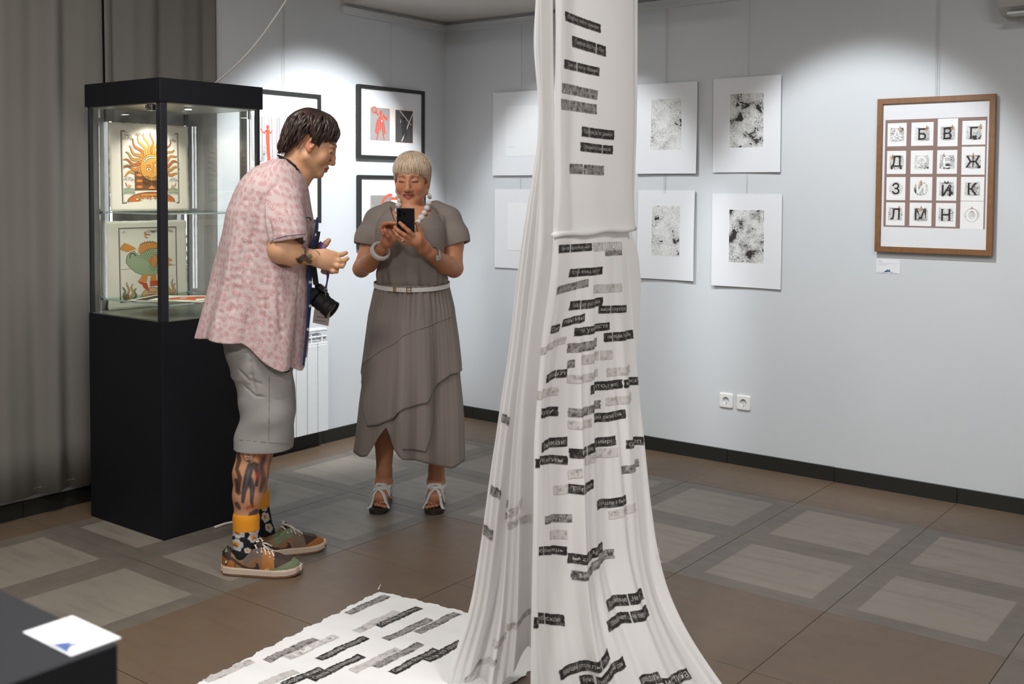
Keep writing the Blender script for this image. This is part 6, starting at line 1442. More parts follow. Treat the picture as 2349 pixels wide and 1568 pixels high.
ink_((120, 46, 30), [(604, 1030, 9), (600, 1060, 7), (592, 1085, 6)], w=.75, soft=8); ink_((206, 110, 40), [(596, 1032, 4), (603, 1048, 3)], [(606, 1070, 2), (608, 1085, 2)], [(590, 1048, 3), (598, 1040, 3)], w=.8, soft=4)
ink_((44, 52, 72), [(606, 1050, 5), (600, 1068, 5), (604, 1100, 6), (598, 1125, 5)], w=.8, soft=5)
ink_((58, 46, 40), [(545, 1030, 4), (549, 1055, 5), (543, 1075, 4), (550, 1095, 5), (545, 1125, 6)], [(541, 1100, 4), (548, 1130, 5)], [(543, 1155, 5), (549, 1165, 4)], w=.9, soft=3)
ink_((52, 57, 62), [(575, 1068, 8), (572, 1078, 9), (566, 1100, 8), (560, 1125, 6), (557, 1150, 4)], [(572, 1100, 8), (579, 1120, 6), (577, 1150, 4), (580, 1162, 3)], [(586, 1072, 5), (592, 1090, 4), (588, 1112, 4)], [(582, 1062, 4), (590, 1066, 4)], w=.95, soft=2.5)
ink_((92, 102, 106), [(570, 1080, 2), (567, 1104, 2.5), (561, 1124, 1.5)], [(579, 1104, 2), (578, 1134, 1.5)], w=.7, soft=3)
ink_((170, 50, 38), [(590, 1085, 3), (594, 1100, 3)], [(568, 1165, 4), (580, 1158, 3)], w=.75, soft=5); ink_((60, 56, 56), [(578, 1180, 8), (588, 1172, 6)], [(572, 1186, 5), (584, 1188, 6)], w=.9)
ink_((206, 120, 30), [(584, 1160, 3), (592, 1158, 2)], w=.9)
# drawn face: outline, brows, eyes, nose, mouth, hair
ink_((222, 168, 130), [(570, 1034, 13), (570, 1046, 10)], w=.9, soft=2); ink_((60, 40, 32), [(558, 1021, 3), (572, 1019, 3), (583, 1023, 3)], w=.95)
for pl in ([(556, 1028, .9), (557, 1044, .9), (563, 1056, .9), (571, 1060, .9), (579, 1055, .9), (584, 1043, .9), (585, 1028, .9)], [(561, 1033, 1.2), (568, 1036, 1.4)], [(573, 1036, 1.4), (581, 1032, 1.2)], [(570, 1037, .6), (569, 1043, .8), (573, 1044, .6)], [(565, 1050, 1), (577, 1050, 1)]): ink_((50, 36, 30), pl, w=.9, soft=1.5)
ink_((42, 62, 96), [(569, 1056, 2.6), (573, 1056, 2.6)], w=.95, soft=1.5)
arm_ = near & (V[:, 2] > 1.1) & (X_ > 670) & (X_ < 735)
A_ = lambda col, *pl, **k: ink_(col, *pl, m=arm_, **k)
A_((98, 96, 92), [(700, 553, 3), (698, 566, 4), (704, 580, 3)], [(693, 566, 2), (706, 572, 2)], w=.75, soft=3); A_((62, 46, 40), [(686, 597, 6), (698, 590, 8), (712, 600, 5)], [(680, 593, 2), (690, 601, 5)], w=.9, soft=2.5)
A_((72, 100, 84), [(711, 586, 4), (714, 590, 3)], [(693, 595, 3), (700, 592, 2)], [(709, 598, 2.5), (705, 602, 2)], w=.9); A_((120, 62, 40), [(703, 592, 3), (706, 598, 3)], w=.9); A_((206, 140, 60), [(694, 605, 3), (700, 604, 2.5)], [(714, 583, 1), (722, 595, 1.2), (712, 606, 1)], w=.9)
A_((52, 44, 42), [(724, 573, .8), (731, 580, .9), (735, 588, .8)], [(729, 577, .7), (734, 583, .7)], w=.85, soft=1.5); A_((40, 34, 34), [(700, 575, 1.6), (700, 590, 1.5)], w=.9)
put(g(.058, .0, -.058, .0012*1.6, .01, .0016)*.9*0, (70, 40, 30)); put((np.hypot(X_-683.5, Y_-364) < 1.5)*near*.9, (70, 44, 34))
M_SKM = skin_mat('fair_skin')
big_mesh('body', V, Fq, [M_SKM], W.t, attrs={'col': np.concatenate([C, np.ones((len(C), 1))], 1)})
# ---- hair
M_DK = hair_mat('dark_brown_hair', (26, 18, 15), (74, 54, 44), 120)
def hl_m(th): return np.interp(abs(th), [0, .55, .85, 1.05, 1.28, 1.42, 1.60, 1.85, 2.2, 2.7, PI], [.052, .047, .035, .020, -.006, .022, .034, -.020, -.065, -.086, -.088])
kw = dict(rx=.079, ry=.098, rz=.087, cy=-.022, cz=.036)
hc = hair_cap(HM, 'hair', M_DK, W.t, hl_m, lift=.006, wob=lambda th, u: .0045*math.sin(th*11+u*7)*u+.003*math.sin(th*23-u*9), **kw)
rnd = random.Random(11); locks = []
for k in range(420):
    th = rnd.uniform(-PI, PI); zl = hl_m(th)+rnd.uniform(-.014, .012) if abs(th) > .9 else hl_m(th)+rnd.uniform(-.026, .010); t1 = 1.8
    for s_ in np.linspace(.2, 1.9, 100):
        if cap_pt(th, s_, **kw)[2] <= zl: t1 = s_; break
    t0 = max(.02, t1-rnd.uniform(.5, 1.0)); pts_ = []; w0 = rnd.uniform(-.3, .3)+(-.25*math.sin(th)); a_ = rnd.uniform(.003, .010); ph_ = rnd.uniform(0, 6); lf = rnd.uniform(.004, .013)
    for j in range(9): u = j/8; pts_.append(cap_pt(th+w0*(u-1)*.8+.06*math.sin(u*5+ph_), t0+(t1-t0)*u, lf*(.5+math.sin(PI*u)*.8)+a_*.3*math.sin(u*7+ph_), **kw))
    locks.append((pts_, rnd.uniform(.004, .0085)))
for q in (-1, 1):      # sideburn
    for k in range(10): y0 = .012+.0022*k; locks.append(([(q*(.0755-.0006*k), y0+.004, .045), (q*(.0755-.0008*k), y0, .02), (q*(.0745-.0010*k), y0-.001, .0-.0012*k)], .0035))
locks_mesh('hair_locks', HM, locks, M_DK, hc)
# ---- shirt
def shirt_mat():
    t = NT('leaf_print_cotton'); u = t.n('Attribute', attribute_name='pc').outputs['Vector']; SCL = 32.0
    outs = None
    for q, (loc, sc, big) in enumerate((((0, 0, 0), SCL, 1.0), ((.37, .61, 0), SCL*1.04, .9))):
        uv = t.mapping(u, (1, 1, 1), loc); vo = t.n('TexVoronoi', {'Vector': uv, 'Scale': sc, 'Randomness': .62}, voronoi_dimensions='2D', feature='F1')
        d = t.n('VectorMath', {0: uv, 1: vo.outputs['Position']}, operation='SUBTRACT').outputs[0]; sp = t.n('SeparateXYZ', {0: d}); cl = t.n('SeparateColor', {0: vo.outputs['Color']})
        r = t.n('VectorMath', {0: d}, operation='LENGTH').outputs['Value']; th = t.m_('ARCTAN2', sp.outputs[0], t.m_('MULTIPLY', sp.outputs[1], 1.0)); th = t.m_('ADD', th, t.m_('MULTIPLY', cl.outputs[0], 6.2))
        R = t.m_('MULTIPLY', (.0175*big), t.m_('ADD', .80, t.m_('MULTIPLY', t.m_('COSINE', th), .22)))
        fr = t.m_('FRACT', t.m_('ADD', t.m_('MULTIPLY', th, 8/6.28318), .5)); qq = t.m_('MULTIPLY', t.m_('ABSOLUTE', t.m_('SUBTRACT', fr, .5)), 2*PI/8)
        lat = t.m_('MULTIPLY', qq, r); rr = t.m_('DIVIDE', r, R, clamp=True); prof = t.m_('MULTIPLY', t.m_('POWER', t.m_('SINE', t.m_('MULTIPLY', rr, PI)), .8), .00155)
        e = t.m_('SUBTRACT', prof, lat); msk = t.step(e, -.0001, .0004); vein = t.m_('SUBTRACT', 1.0, t.step(lat, .0001, .0004))
        lf = t.m_('MULTIPLY', msk, t.m_('SUBTRACT', 1.0, t.m_('MULTIPLY', vein, .45))); lf = t.m_('MULTIPLY', lf, .85 if q == 0 else .5)
        outs = lf if outs is None else t.m_('MAXIMUM', outs, lf)
    wv = t.noise(t.mapping(t.coord(), (900, 900, 900)), 1.0, 2); base = t.mix(t.noise(u, 9, 2), srgb(203, 181, 180), srgb(211, 190, 188))
    c = t.mix(outs, base, srgb(183, 122, 122)); return t.bsdf(c, .8, Normal=t.bump(t.m_('ADD', wv, t.m_('MULTIPLY', t.noise(t.coord(), 30, 4, .6), 2.0)), .3, .0012))
M_SHIRT = shirt_mat()
SF = Field((-.30, -.36, .72), (.34, .34, 1.68), .003, [(.74, 1.66, .003)])
OUT = [(367, 640, 664), (382, 598, 690), (400, 578, 701), (411, 568, 705), (429, 557, 710), (483, 534, 718), (530, 524, 727), (573, 514, 722), (620, 502, 717), (670, 491, 715.5), (698, 486, 714), (755, 474, 705), (800, 467, 699), (842, 462, 695)]
def rows_(OUT, ry):
    r = []
    for k, (y, l, rr_) in enumerate(OUT): a, b = P(l, y), P(rr_, y); r.append((a[2], (a[0]+b[0])/2, ry[k][1] if isinstance(ry[k], tuple) else 0.0, (b[0]-a[0])/2, ry[k][0] if isinstance(ry[k], tuple) else ry[k]))
    return r
def sdisp(X, Y, Z, c):
    u = (X-c[0])/c[2]; v = (Y-c[1])/c[3]; an = np.arctan2(u, -v); lo = np.clip((1.38-Z)/.5, 0, 1)
    return lo*(.011*np.sin(an*7+Z*3+1)+.005*np.sin(an*13-Z*4))+.002*np.sin(an*5+Z*18)*np.clip((1.5-Z)/.3, 0, 1)*.8
shex = lambda Z: np.interp(Z, [P(600, 820)[2], P(600, 640)[2]], [3.5, 2.3])
SF.loft(rows_(OUT, [.075, .13, .165, .18, .195, .205, .205, .205, .207, .209, .212, .216, .220, .222]), .02, disp=sdisp, expo=shex)
SF.chain(W.pts((640, 440, -.13), (644, 470, -.175), (652, 515, -.215), (659, 541, -.228)), [.070, .077, .074, .074], .03); SF.chain(W.pts((640, 440, .13), (655, 490, .19), (664, 545, .20)), [.070, .074, .070], .03)
# sleeve cut and opening
e = P(660.5, 550, -.229); dvec = P(661, 560, -.232)-P(648, 500, -.205); dvec /= np.linalg.norm(dvec); dvec = np.array([.10, -.02, -1.0])+np.array([0.0, 0, 0]); 
nrm = np.cross(P(701, 544, -.22)-P(621, 557, -.22), np.array([0, 1., 0])); nrm /= np.linalg.norm(nrm); nrm = nrm if nrm[2] < 0 else -nrm
far = e+nrm*.07
SF.apply((e-.13).tolist(), (e+.13).tolist(), lambda X, Y, Z: np.maximum(np.maximum(-((X-e[0])*nrm[0]+(Y-e[1])*nrm[1]+(Z-e[2])*nrm[2]), Y+.203), np.sqrt((X-far[0])**2+(Y-far[1])**2+(Z-far[2])**2)-.12), .004, 's')
SF.cap(e-nrm*.03, e+nrm*.05, .062, .066, .006, 's')
# hem: higher at the back and sides, long at the front
hx_ = np.array([P(x, y)[0] for x, y in ((440, 765), (465, 765), (512, 758), (588, 771), (627, 799), (673, 830), (698, 840), (720, 842))]); hz_ = np.array([P(x, y)[2] for x, y in ((440, 765), (465, 765), (512, 758), (588, 771), (627, 799), (673, 830), (698, 840), (720, 842))])
SF.apply([-.30, -.30, .74], [.34, .30, 1.1], lambda X, Y, Z: Z-np.interp(X, hx_, hz_)-.006*np.sin(X*30+Y*20)+0*Y, .003, 's')
# hollow under the shirt
SF.loft([(r[0], r[1], r[2], r[3]-.012, r[4]-.012) for r in rows_([(755, 474, 705), (800, 467, 699), (842, 462, 695), (900, 462, 695)], [.216, .220, .222, .224])], .004, 's', shex, disp=sdisp)
SF.cap(P(668, 392, 0), P(700, 350, 0), .066, .070, .008, 's')
# folds
def hit(fld, x, y, off=.002, d0=-.55, d1=.35):
    a, b = P(x, y, d0), P(x, y, d1); n = 500; T = np.linspace(0, 1, n); Q = a[None]+(b-a)[None]*T[:, None]
    i = np.clip(np.searchsorted(fld.x, Q[:, 0])-1, 0, len(fld.x)-2); j = np.clip(np.searchsorted(fld.y, Q[:, 1])-1, 0, len(fld.y)-2); k = np.clip(np.searchsorted(fld.z, Q[:, 2])-1, 0, len(fld.z)-2)
    D = fld.d[i, j, k]; w = np.nonzero(D < .0015)[0]
    p = Q[w[0]] if len(w) else P(x, y, 0); r = (a-b)/np.linalg.norm(a-b); return p+r*off
carve(SF, hit, [([(604, 448), (599, 475), (601, 510), (608, 545), (621, 585)], .010, .75), ([(615, 500), (622, 530), (624, 556)], .006, .5), ([(692, 456), (702, 480), (706, 502)], .006, .6), ([(640, 420), (618, 440), (606, 466)], .006, .4),
 ([(588, 500), (576, 560), (568, 640)], .010, .35), ([(560, 560), (545, 640), (530, 730)], .011, .35), ([(610, 620), (602, 690), (596, 750)], .010, .35), ([(640, 640), (645, 720), (650, 800)], .009, .35), ([(628, 615), (652, 622), (684, 618)], .008, .5), ([(690, 630), (684, 700), (680, 800)], .008, .35), ([(528, 600), (512, 690), (498, 745)], .009, .35), ([(655, 470), (668, 500), (680, 532)], .006, .3), ([(640, 470), (645, 510), (650, 538)], .005, .3), ([(575, 430), (565, 460), (552, 520)], .008, .3), ([(574, 700), (566, 760)], .008, .3), ([(620, 720), (622, 785)], .008, .3)])
V, Fq = SF.mesh(); V = smooth(V, Fq, 1, .4)
xc = np.interp(-V[:, 2], [-r[0] for r in rows_(OUT, [0]*14)], [r[1] for r in rows_(OUT, [0]*14)])
sg_ = np.tanh((V[:, 0]-xc)/.05); pc = np.stack([V[:, 0]+sg_*(V[:, 1]+.2)*(V[:, 1] < .2), V[:, 2]+.15*V[:, 0], np.zeros(len(V))], -1)
big_mesh('shirt', V, Fq, [M_SHIRT], W.t, attrs={'pc': pc})
M_NAVY = plain('navy_trim', (38, 54, 94), .7, var=.08, scale=200)
def ribbon_on(fld, pl, w, name, mat, parent, off=.002, n=60, th=.0015):
    """flat band following picture points on the cloth; w in pixels across"""
    pl = np.array(pl, float); t = np.linspace(0, len(pl)-1, n); xs_ = np.interp(t, range(len(pl)), pl[:, 0]); ys_ = np.interp(t, range(len(pl)), pl[:, 1]); V = []
    tx = np.gradient(xs_); ty = np.gradient(ys_); L = np.hypot(tx, ty); nx_, ny_ = -ty/L, tx/L
    rows = [[hit(fld, xs_[i]+nx_[i]*w*s_, ys_[i]+ny_[i]*w*s_, off) for i in range(n)] for s_ in (-.5, 0, .5)]
    rows = [np.array(r) for r in rows]; c_ = np.median(rows[1][:, 1]); 
    for r in rows:
        y = r[:, 1]; k = np.ones(5)/5; bad = np.abs(y-np.median(y)) > .12; y = np.where(bad, np.median(y), y); r[:, 1] = np.convolve(np.pad(y, 2, mode='edge'), k, 'valid')
    Pp = np.stack(rows, 1); V, F = grid_mesh(Pp); o = mk(name, V, F, mat, parent, True); md = o.modifiers.new('s', 'SOLIDIFY'); md.thickness = th; md.offset = 0; return o
# front placket in navy with white buttons, standing at the open front edge
pk = [(729, 498), (727, 522), (724, 545), (718, 568), (713, 600), (711, 640), (710, 698), (706, 755), (701, 800), (697, 838)]
def placket():
    pl = np.array(pk, float); n = 70; t = np.linspace(0, len(pl)-1, n); V = []
    for i in range(n):
        x = np.interp(t[i], range(len(pl)), pl[:, 0]); y = np.interp(t[i], range(len(pl)), pl[:, 1]); w = np.interp(y, [498, 520, 560, 700, 760, 838], [1.5, 3.5, 5, 4.6, 3, 2])
        V.append((P(x-w, y, -.13), P(x+w, y, -.095)))
    return np.array(V)
Pp = placket(); Vv_, Fv_ = grid_mesh(Pp); o = mk('placket', Vv_, Fv_, M_NAVY, W.t, True); md = o.modifiers.new('s', 'SOLIDIFY'); md.thickness = .003
M_BTN = plain('button_white', (226, 222, 214), .3)
for (x, y) in ((722.5, 538), (711.5, 647), (711.5, 701.5), (707, 755)):
    c_ = P(x, y, -.122); M_ = frameM(c_, (1, .3, 0), (.35, -1, 0)); MB().lathe([(.0052, 0), (.0058, .001), (.0052, .0022), (.0032, .0018)], 14, M_).build('button', M_BTN, W.t); MB().lathe([(.0022, .0018), (.0022, .0024)], 8, M_).build('button_holes', M_NAVY, W.t)
ribbon_on(SF, [(622, 552), (640, 545), (660, 540), (682, 538), (700, 537)], 1.4, 'sleeve_piping', plain('grey_piping', (110, 96, 120), .7), W.t, .0015)
ribbon_on(SF, [(699, 499), (706, 498), (713, 500), (714, 506)], 1.8, 'pocket_piping', M_NAVY, W.t, .002, 16)
# ---- shorts
M_SH = (lambda t: t.bsdf(t.mix(t.noise(t.mapping(t.coord(), (60, 60, 700)), 1.0, 4), srgb(140, 136, 133), srgb(156, 152, 149)), .88, Normal=t.bump(t.noise(t.coord(), 700, 2), .2, .0008)))(NT('grey_jersey'))
HF = Field((-.26, -.30, .40), (.24, .30, 1.10), .0035, [(.42, 1.08, .0035)])
OUTS = [(740, 511, 668), (757, 512, 668), (800, 525, 668), (851, 539, 674), (900, 548, 677), (954, 552, 676), (975, 549, 674), (1000, 544.5, 671), (1024, 543, 669)]
def hdisp(X, Y, Z, c): return .0026*np.sin(Z*30+X*14)*np.clip((.80-Z)/.2, 0, 1)+.0012*np.sin(Z*60-X*25+Y*9)+.003*np.sin(X*30+Z*9)
def lrow(OUTS, cy, ry, dx=0):
    r = []
    for (y, l, rr_) in OUTS: a, b = P(l+dx, y, cy), P(rr_+dx, y, cy); r.append((a[2], (a[0]+b[0])/2, cy, (b[0]-a[0])/2, ry))
    return r
HF.loft(lrow(OUTS[:4], 0, .170), .03, disp=hdisp); nl = [(r[0], r[1], r[2], r[3], min(r[4], .088+.0)) if r[0] > P(600, 900)[2] else r for r in lrow(OUTS[2:], -.096, .104)]; HF.loft(nl, .02, disp=hdisp, flat_ends=True); HF.loft(lrow([(y, l+10, r_+1) for y, l, r_ in OUTS[2:]], .098, .100), .02, disp=hdisp, flat_ends=True)
HF.apply([-.26, -.006, .40], [.24, .006, P(600, 860)[2]], lambda X, Y, Z: np.maximum(np.abs(Y)-.004, Z-P(600, 870)[2])+0*X, .012, 's')
for cy in (-.098, .098):
    rr = [(z, cx, cy, rx-.014, ry-.014) for z, cx, _, rx, ry in lrow([(1005, 550, 673), (1045, 543, 670)], cy, .104)]; HF.loft(rr, .003, 's')
carve(HF, hit, [([(545, 845), (570, 872), (600, 880)], .005, .4), ([(672, 905), (650, 918), (630, 916)], .004, .4), ([(572, 800), (576, 860), (585, 900)], .006, .35), ([(560, 885), (585, 908), (606, 910)], .0045, .4), ([(640, 820), (625, 835), (610, 840)], .004, .4)])
V, Fq = HF.mesh(); V = smooth(V, Fq, 1, .4); sh = big_mesh('shorts', V, Fq, [M_SH], W.t)
sm = [hit(HF, 618+3*math.sin(i/6)*0-.006*i*i*.3, 790+i*7.1, .0008) for i in range(32)]; MB().tube(sm, .0012, 5).build('side_seam', plain('seam_thread', (128, 124, 122), .9), sh)
hm = [hit(HF, 546+i*4.1, 1008+.35*i, .0008) for i in range(30)]; MB().tube(hm, .0009, 5).build('hem_stitch', plain('seam_thread', (128, 124, 122), .9), sh)
pk_ = [(633, 806), (646, 812), (660, 822), (665, 838), (665, 851), (655, 855), (647, 853), (641, 840), (637, 822)]
V = [hit(HF, x, y, .002) for x, y in pk_]; mk('pocket_opening', V, [tuple(range(len(V)))], plain('pocket_dark', (20, 22, 28), .9), sh)
V = [hit(HF, x, y, .003) for x, y in ((641, 832), (652, 834), (658, 842), (652, 848), (645, 842))]; mk('pocket_lining', V, [tuple(range(5))], plain('blue_lining', (20, 44, 84), .8), sh)
MB().tube([hit(HF, x, y, .004) for x, y in ((634, 808), (639, 826), (645, 845), (651, 856), (662, 856), (668, 846))], .0034, 8).build('pocket_edge', M_SH, sh, True)
# ---- socks
def sock_mesh(ch, rad, dy, lab, cuff, eggs, name='sock'):
    fs = Field((-.25, -.25, .03), (.25, .30, .40), .0024, [(.03, .40, .0024)]); fs.chain(W.pts(*ch), rad, .01)
    top, bot = cuff; zt, zb = P(570, top, dy)[2], P(570, bot, dy)[2]
    fs.apply([-.25, -.25, zt], [.25, .3, .40], lambda X, Y, Z: -(Z-zt)+0*X+0*Y, .003, 's')
    fs.chain([P(ch[1][0], top+3, dy), P(ch[1][0]+.3, bot-3, dy)], [rad[1]+.0025]*2, .002)
    V, Fq = fs.mesh(); V = smooth(V, Fq, 1, .3); n = len(V); C = np.tile(np.array(srgb(22, 22, 28)), (n, 1)); X_, Y_ = pxs(V, 0)
    for (x, y, r, a) in eggs:
        dx, dy_ = X_-x, Y_-y; an = np.arctan2(dy_, dx); c, s_ = math.cos(a), math.sin(a); u = (dx*c+dy_*s_)/1.15; v = (-dx*s_+dy_*c)/.9; q = np.hypot(u, v)-r*(1+.09*np.sin(an*5+x)+.06*np.sin(an*9+y))
        w = np.clip(.5-q/1.4, 0, 1)[:, None]; C = C*(1-w)+np.array(srgb(196, 196, 194))*w
        q2 = np.maximum(np.abs(u+r*.1), np.abs(v+r*.05))-r*.38; w = np.clip(.5-q2/1.2, 0, 1)[:, None]; C = C*(1-w)+np.array(srgb(226, 150, 40))*w; w = w*np.clip((v+.0)*2, 0, 1)[:, None]; C = C*(1-w)+np.array(srgb(186, 82, 24))*w
    w = ((V[:, 2] > zb)*1.0)[:, None]; C = C*(1-w)+np.array(srgb(226, 146, 28))*w
    t = NT('sock_knit'); a_ = t.n('Attribute', attribute_name='col').outputs['Color']; m = t.bsdf(a_, .9, Normal=t.bump(t.noise(t.mapping(t.coord(), (900, 900, 300)), 1.0, 2), .4, .001))
    return big_mesh(name, V, Fq, [m], W.t, attrs={'col': np.concatenate([C, np.ones((n, 1))], 1)})
sock_mesh([(566, 1170, -.135), (564.5, 1195, -.135), (562, 1235, -.135), (562, 1268, -.135), (585, 1290, -.135)], [.0515, .0485, .0455, .044, .032], -.135, '', (1183, 1212), [(546, 1221, 13.5, .4), (542.5, 1249, 14, .5), (583, 1217, 12, -.25), (583, 1232, 12, -.5), (568, 1262, 7, .2)])
sock_mesh([(590, 1120, .145), (590.5, 1140, .145), (597, 1185, .15), (607, 1222, .155), (620, 1240, .15)], [.047, .0455, .041, .041, .03], .145, '', (1131, 1160), [(609, 1186, 10, 1.4), (617, 1210, 9, 1.1), (606, 1166, 6, .4)])
# ---- shoes
def shoe(px_heel, heading, off, left, label):
    t = bpy.data.objects.new('sneaker', None); link(t, W.t); t['label'] = label
    L = .305
    fs = Field((-.02, -.07, -.002), (.34, .07, .16), .0021, [(-.002, .16, .0021)])
    cy = lambda u: (.010*np.sin(u*PI))*(1 if left else -1)
    wd = lambda u: np.interp(u, [0, .04, .12, .3, .45, .7, .85, .95, 1], [.012, .028, .035, .036, .040, .050, .045, .032, .010])
    tp = lambda u: np.interp(u, [0, .05, .12, .22, .34, .42, .50, .60, .75, .88, .96, 1], [.085, .104, .088, .074, .084, .105, .108, .090, .070, .060, .048, .030])
    def upper(X, Y, Z):
        u = X/L; w = wd(u)-.0; h_ = tp(u); zz1 = (Z-.02)/np.maximum(h_-.02, .005); yy = (Y-cy(u))/w
        top_n = np.interp(u, [0, .45, .7, 1], [.42, .62, .55, .5]); wz = 1-(1-top_n)*np.clip(zz1, 0, 1)**2.2
        d1 = (np.abs(yy)/wz-1)*w*.9; d2 = (Z-h_); return np.maximum(np.maximum(d1, d2), np.maximum(-X-.002, X-L*1.0))
    fs.apply([0, -.055, .02], [L, .055, .12], upper, .003)
    # tongue
    fs.chain([(.158, cy(.5), .100), (.142, cy(.45), .122), (.132, cy(.43), .134)], [.022, .020, .014], .006, sq=((1, 0, .6), .35))
    # foot opening
    fs.cap((.062, cy(.2), .115), (.118, cy(.4), .122), .030, .028, .004, 's'); fs.cap((.06, cy(.2), .09), (.105, cy(.35), .09), .023, .022, .004, 's')
    V, Fq = fs.mesh(); V = smooth(V, Fq, 1, .35); n = len(V); u = V[:, 0]/L; z = V[:, 2]; sy = (V[:, 1]-cy(u))*(1)
    C = np.tile(np.array(srgb(142, 104, 72)), (n, 1))
    def pt(w, col): 
        nonlocal C
        w = np.clip(w.astype(float), 0, 1)[:, None]; C = C*(1-w)+np.array(srgb(*col))*w
    DKB, ORB, GRN_, GRY_ = (58, 38, 30), (168, 102, 42), (112, 126, 92), (116, 100, 90)
    if left: ORT, GTO = ORB, GRN_
    lace_z = tp(u)
    ey = (z > lace_z-.034+.02*(u-.4)) & (u > .30) & (u < .58); pt(ey, GRY_ if not left else GRN_)
    pt((u < .20) & (z < .075-.14*(u-.1)), ORB); pt((u < .13) & (z > .070-.1*u), DKB); pt((z < .052) & (u > .18) & (u < .2), (96, 70, 48))
    pn = (u > .54+.0*z) & (u < .70-(z-.05)*.6); pt(pn, (176, 112, 48) if not left else (122, 100, 84))
    tg = (u > .66+.0*z) & (z < .035+.035*np.clip((u-.68)/.3, 0, 1)); pt(tg | (u > .955), GRN_ if not left else ORB)
    tb = (u > .665) & (u <= .955) & (z > .036+.035*np.clip((u-.68)/.3, 0, 1)) & ~(pn & (np.abs(sy) > .02)); pt(tb, DKB)
    pt((u > .40) & (u < .56) & (z > .108), DKB if not left else (60, 44, 36)); pt((u > .30) & (u < .42) & (z > .098) & (np.abs(sy) < .03), (178, 96, 34))
    # curved dark side stripe with a hook
    def inpoly(PX, PZ, poly):
        r = np.zeros(len(PX), bool); m = len(poly)
        for i in range(m):
            x1, y1 = poly[i]; x2, y2 = poly[(i+1) % m]; c_ = ((y1 > PZ) != (y2 > PZ)) & (PX < (x2-x1)*(PZ-y1)/(y2-y1+1e-12)+x1); r ^= c_
        return r
    cv = lambda a, b: ((a-90)/1800*L, (1400-b)/1800*L*1.02)
    sw = [cv(*q) for q in ((240, 975), (340, 985), (500, 1080), (620, 1140), (760, 1180), (860, 1185), (920, 1150), (935, 1100), (905, 1060), (960, 1070), (1005, 1130), (1010, 1200), (975, 1250), (900, 1270), (760, 1260), (640, 1210), (480, 1130), (340, 1050))]
    pt(inpoly(V[:, 0], z, sw), DKB)
    t2 = NT('shoe_leather'); a_ = t2.n('Attribute', attribute_name='col').outputs['Color']; m = t2.bsdf(t2.mix(t2.m_('MULTIPLY', t2.noise(t2.coord(), 90, 4), .3), a_, (.05, .03, .02)), .65, Normal=t2.bump(t2.noise(t2.coord(), 400, 3), .25, .001))
    up_ = big_mesh('upper', V, Fq, [m], t, attrs={'col': np.concatenate([C, np.ones((n, 1))], 1)})
    # sole in two layers
    for nm, z0, z1, gr, mt in (('outsole', 0.0, .008, .0035, plain('gum_rubber', (118, 82, 54), .6)), ('midsole', .0075, .034, .0045, plain('cream_rubber', (206, 186, 168), .55, var=.06, scale=60))):
        V = []; nn = 40; m2 = nn*2
        for lv, (zo, g2) in enumerate(((z0, gr-.002), (z0+.002, gr), (z1-.004, gr), (z1, gr-.0015))):
            for i in range(m2):
                uu = i/(nn-1) if i < nn else 1-(i-nn)/(nn-1); sg = -1 if i < nn else 1; uu = .5-.5*math.cos(PI*uu)
                lift = .010*max(0, (uu-.8)/.2)**2-.000; V.append((-.004+uu*(L+.008), float(cy(uu))+sg*(float(wd(min(.985, max(.015, uu))))*(1 if .03 < uu < .97 else .5)+g2), zo+lift+.001+(-.006*uu if lv > 1 and nm == 'midsole' else 0)))
        F = [(l*m2+i, l*m2+(i+1) % m2, (l+1)*m2+(i+1) % m2, (l+1)*m2+i) for l in range(3) for i in range(m2)]+[tuple(range(m2-1, -1, -1)), tuple(3*m2+i for i in range(m2))]
        mk(nm, V, F, mt, t)
    M_LACE = plain('lace_white', (222, 216, 206), .8)
    for k in range(5):
        x = .135+.016*k; uu = x/L; zt = float(tp(uu)); c_ = float(cy(uu)); hw = .020
        for sg in (-1, 1): MB().tube([(x+.012, c_+sg*(hw+.012), zt-.014), (x+.006, c_+sg*hw, zt-.001), (x-.003, c_+sg*.008, zt+.006), (x-.008, c_-sg*.004, zt+.007)], .0031, 8, flat=.6).build('lace', M_LACE, t, True)
    for sg in (-1, 1):
        MB().tube([(.145, 0, .115), (.132, sg*.010, .128), (.138, sg*.022, .130), (.150, sg*.018, .120), (.146, sg*.004, .116)], .0028, 8).build('lace_loop', M_LACE, t, True); MB().tube([(.146, 0, .117), (.165, sg*.014, .112), (.185, sg*.022, .098)], .0026, 8).build('lace_end', M_LACE, t, True)
    # small marks: round badge at the heel, stitches on the side panel, small curved tick on the toe
    if not left:
        sgn = -1
        def side_pt(x, z_): 
            uu = x/L; h_ = float(tp(uu)); z1_ = min(1, max(0, (z_-.02)/(h_-.02))); tn = np.interp(uu, [0, .45, .7, 1], [.42, .62, .55, .5]); return (x, float(cy(uu))-float(wd(uu))*(1-(1-tn)*z1_**2.2)-.0022, z_)
        def decal(nm, pts2, col):
            V = [side_pt(*cv(*q)) for q in pts2]; mk(nm, V, [tuple(range(len(V)))], plain('mark_%d' % col[0], col, .7), t)
        decal('heel_badge', [(215+40*math.cos(a), 1100+60*math.sin(a)) for a in np.linspace(0, 2*PI, 17)[:-1]], (34, 28, 26))
        decal('heel_badge_face', [(215+24*math.cos(a), 1095+38*math.sin(a)) for a in np.linspace(0, 2*PI, 13)[:-1]], (206, 196, 178))
        mb = MB()
        for (a, b) in (((1150, 1190), (1130, 1270)), ((1185, 1160), (1165, 1280)), ((1240, 1155), (1215, 1275)), ((1145, 1215), (1180, 1200)), ((1150, 1250), (1235, 1210)), ((1195, 1190), (1215, 1275)), ((1205, 1200), (1240, 1180))): mb.tube([side_pt(*cv(*a)), side_pt(*cv(*b))], .0010, 5)
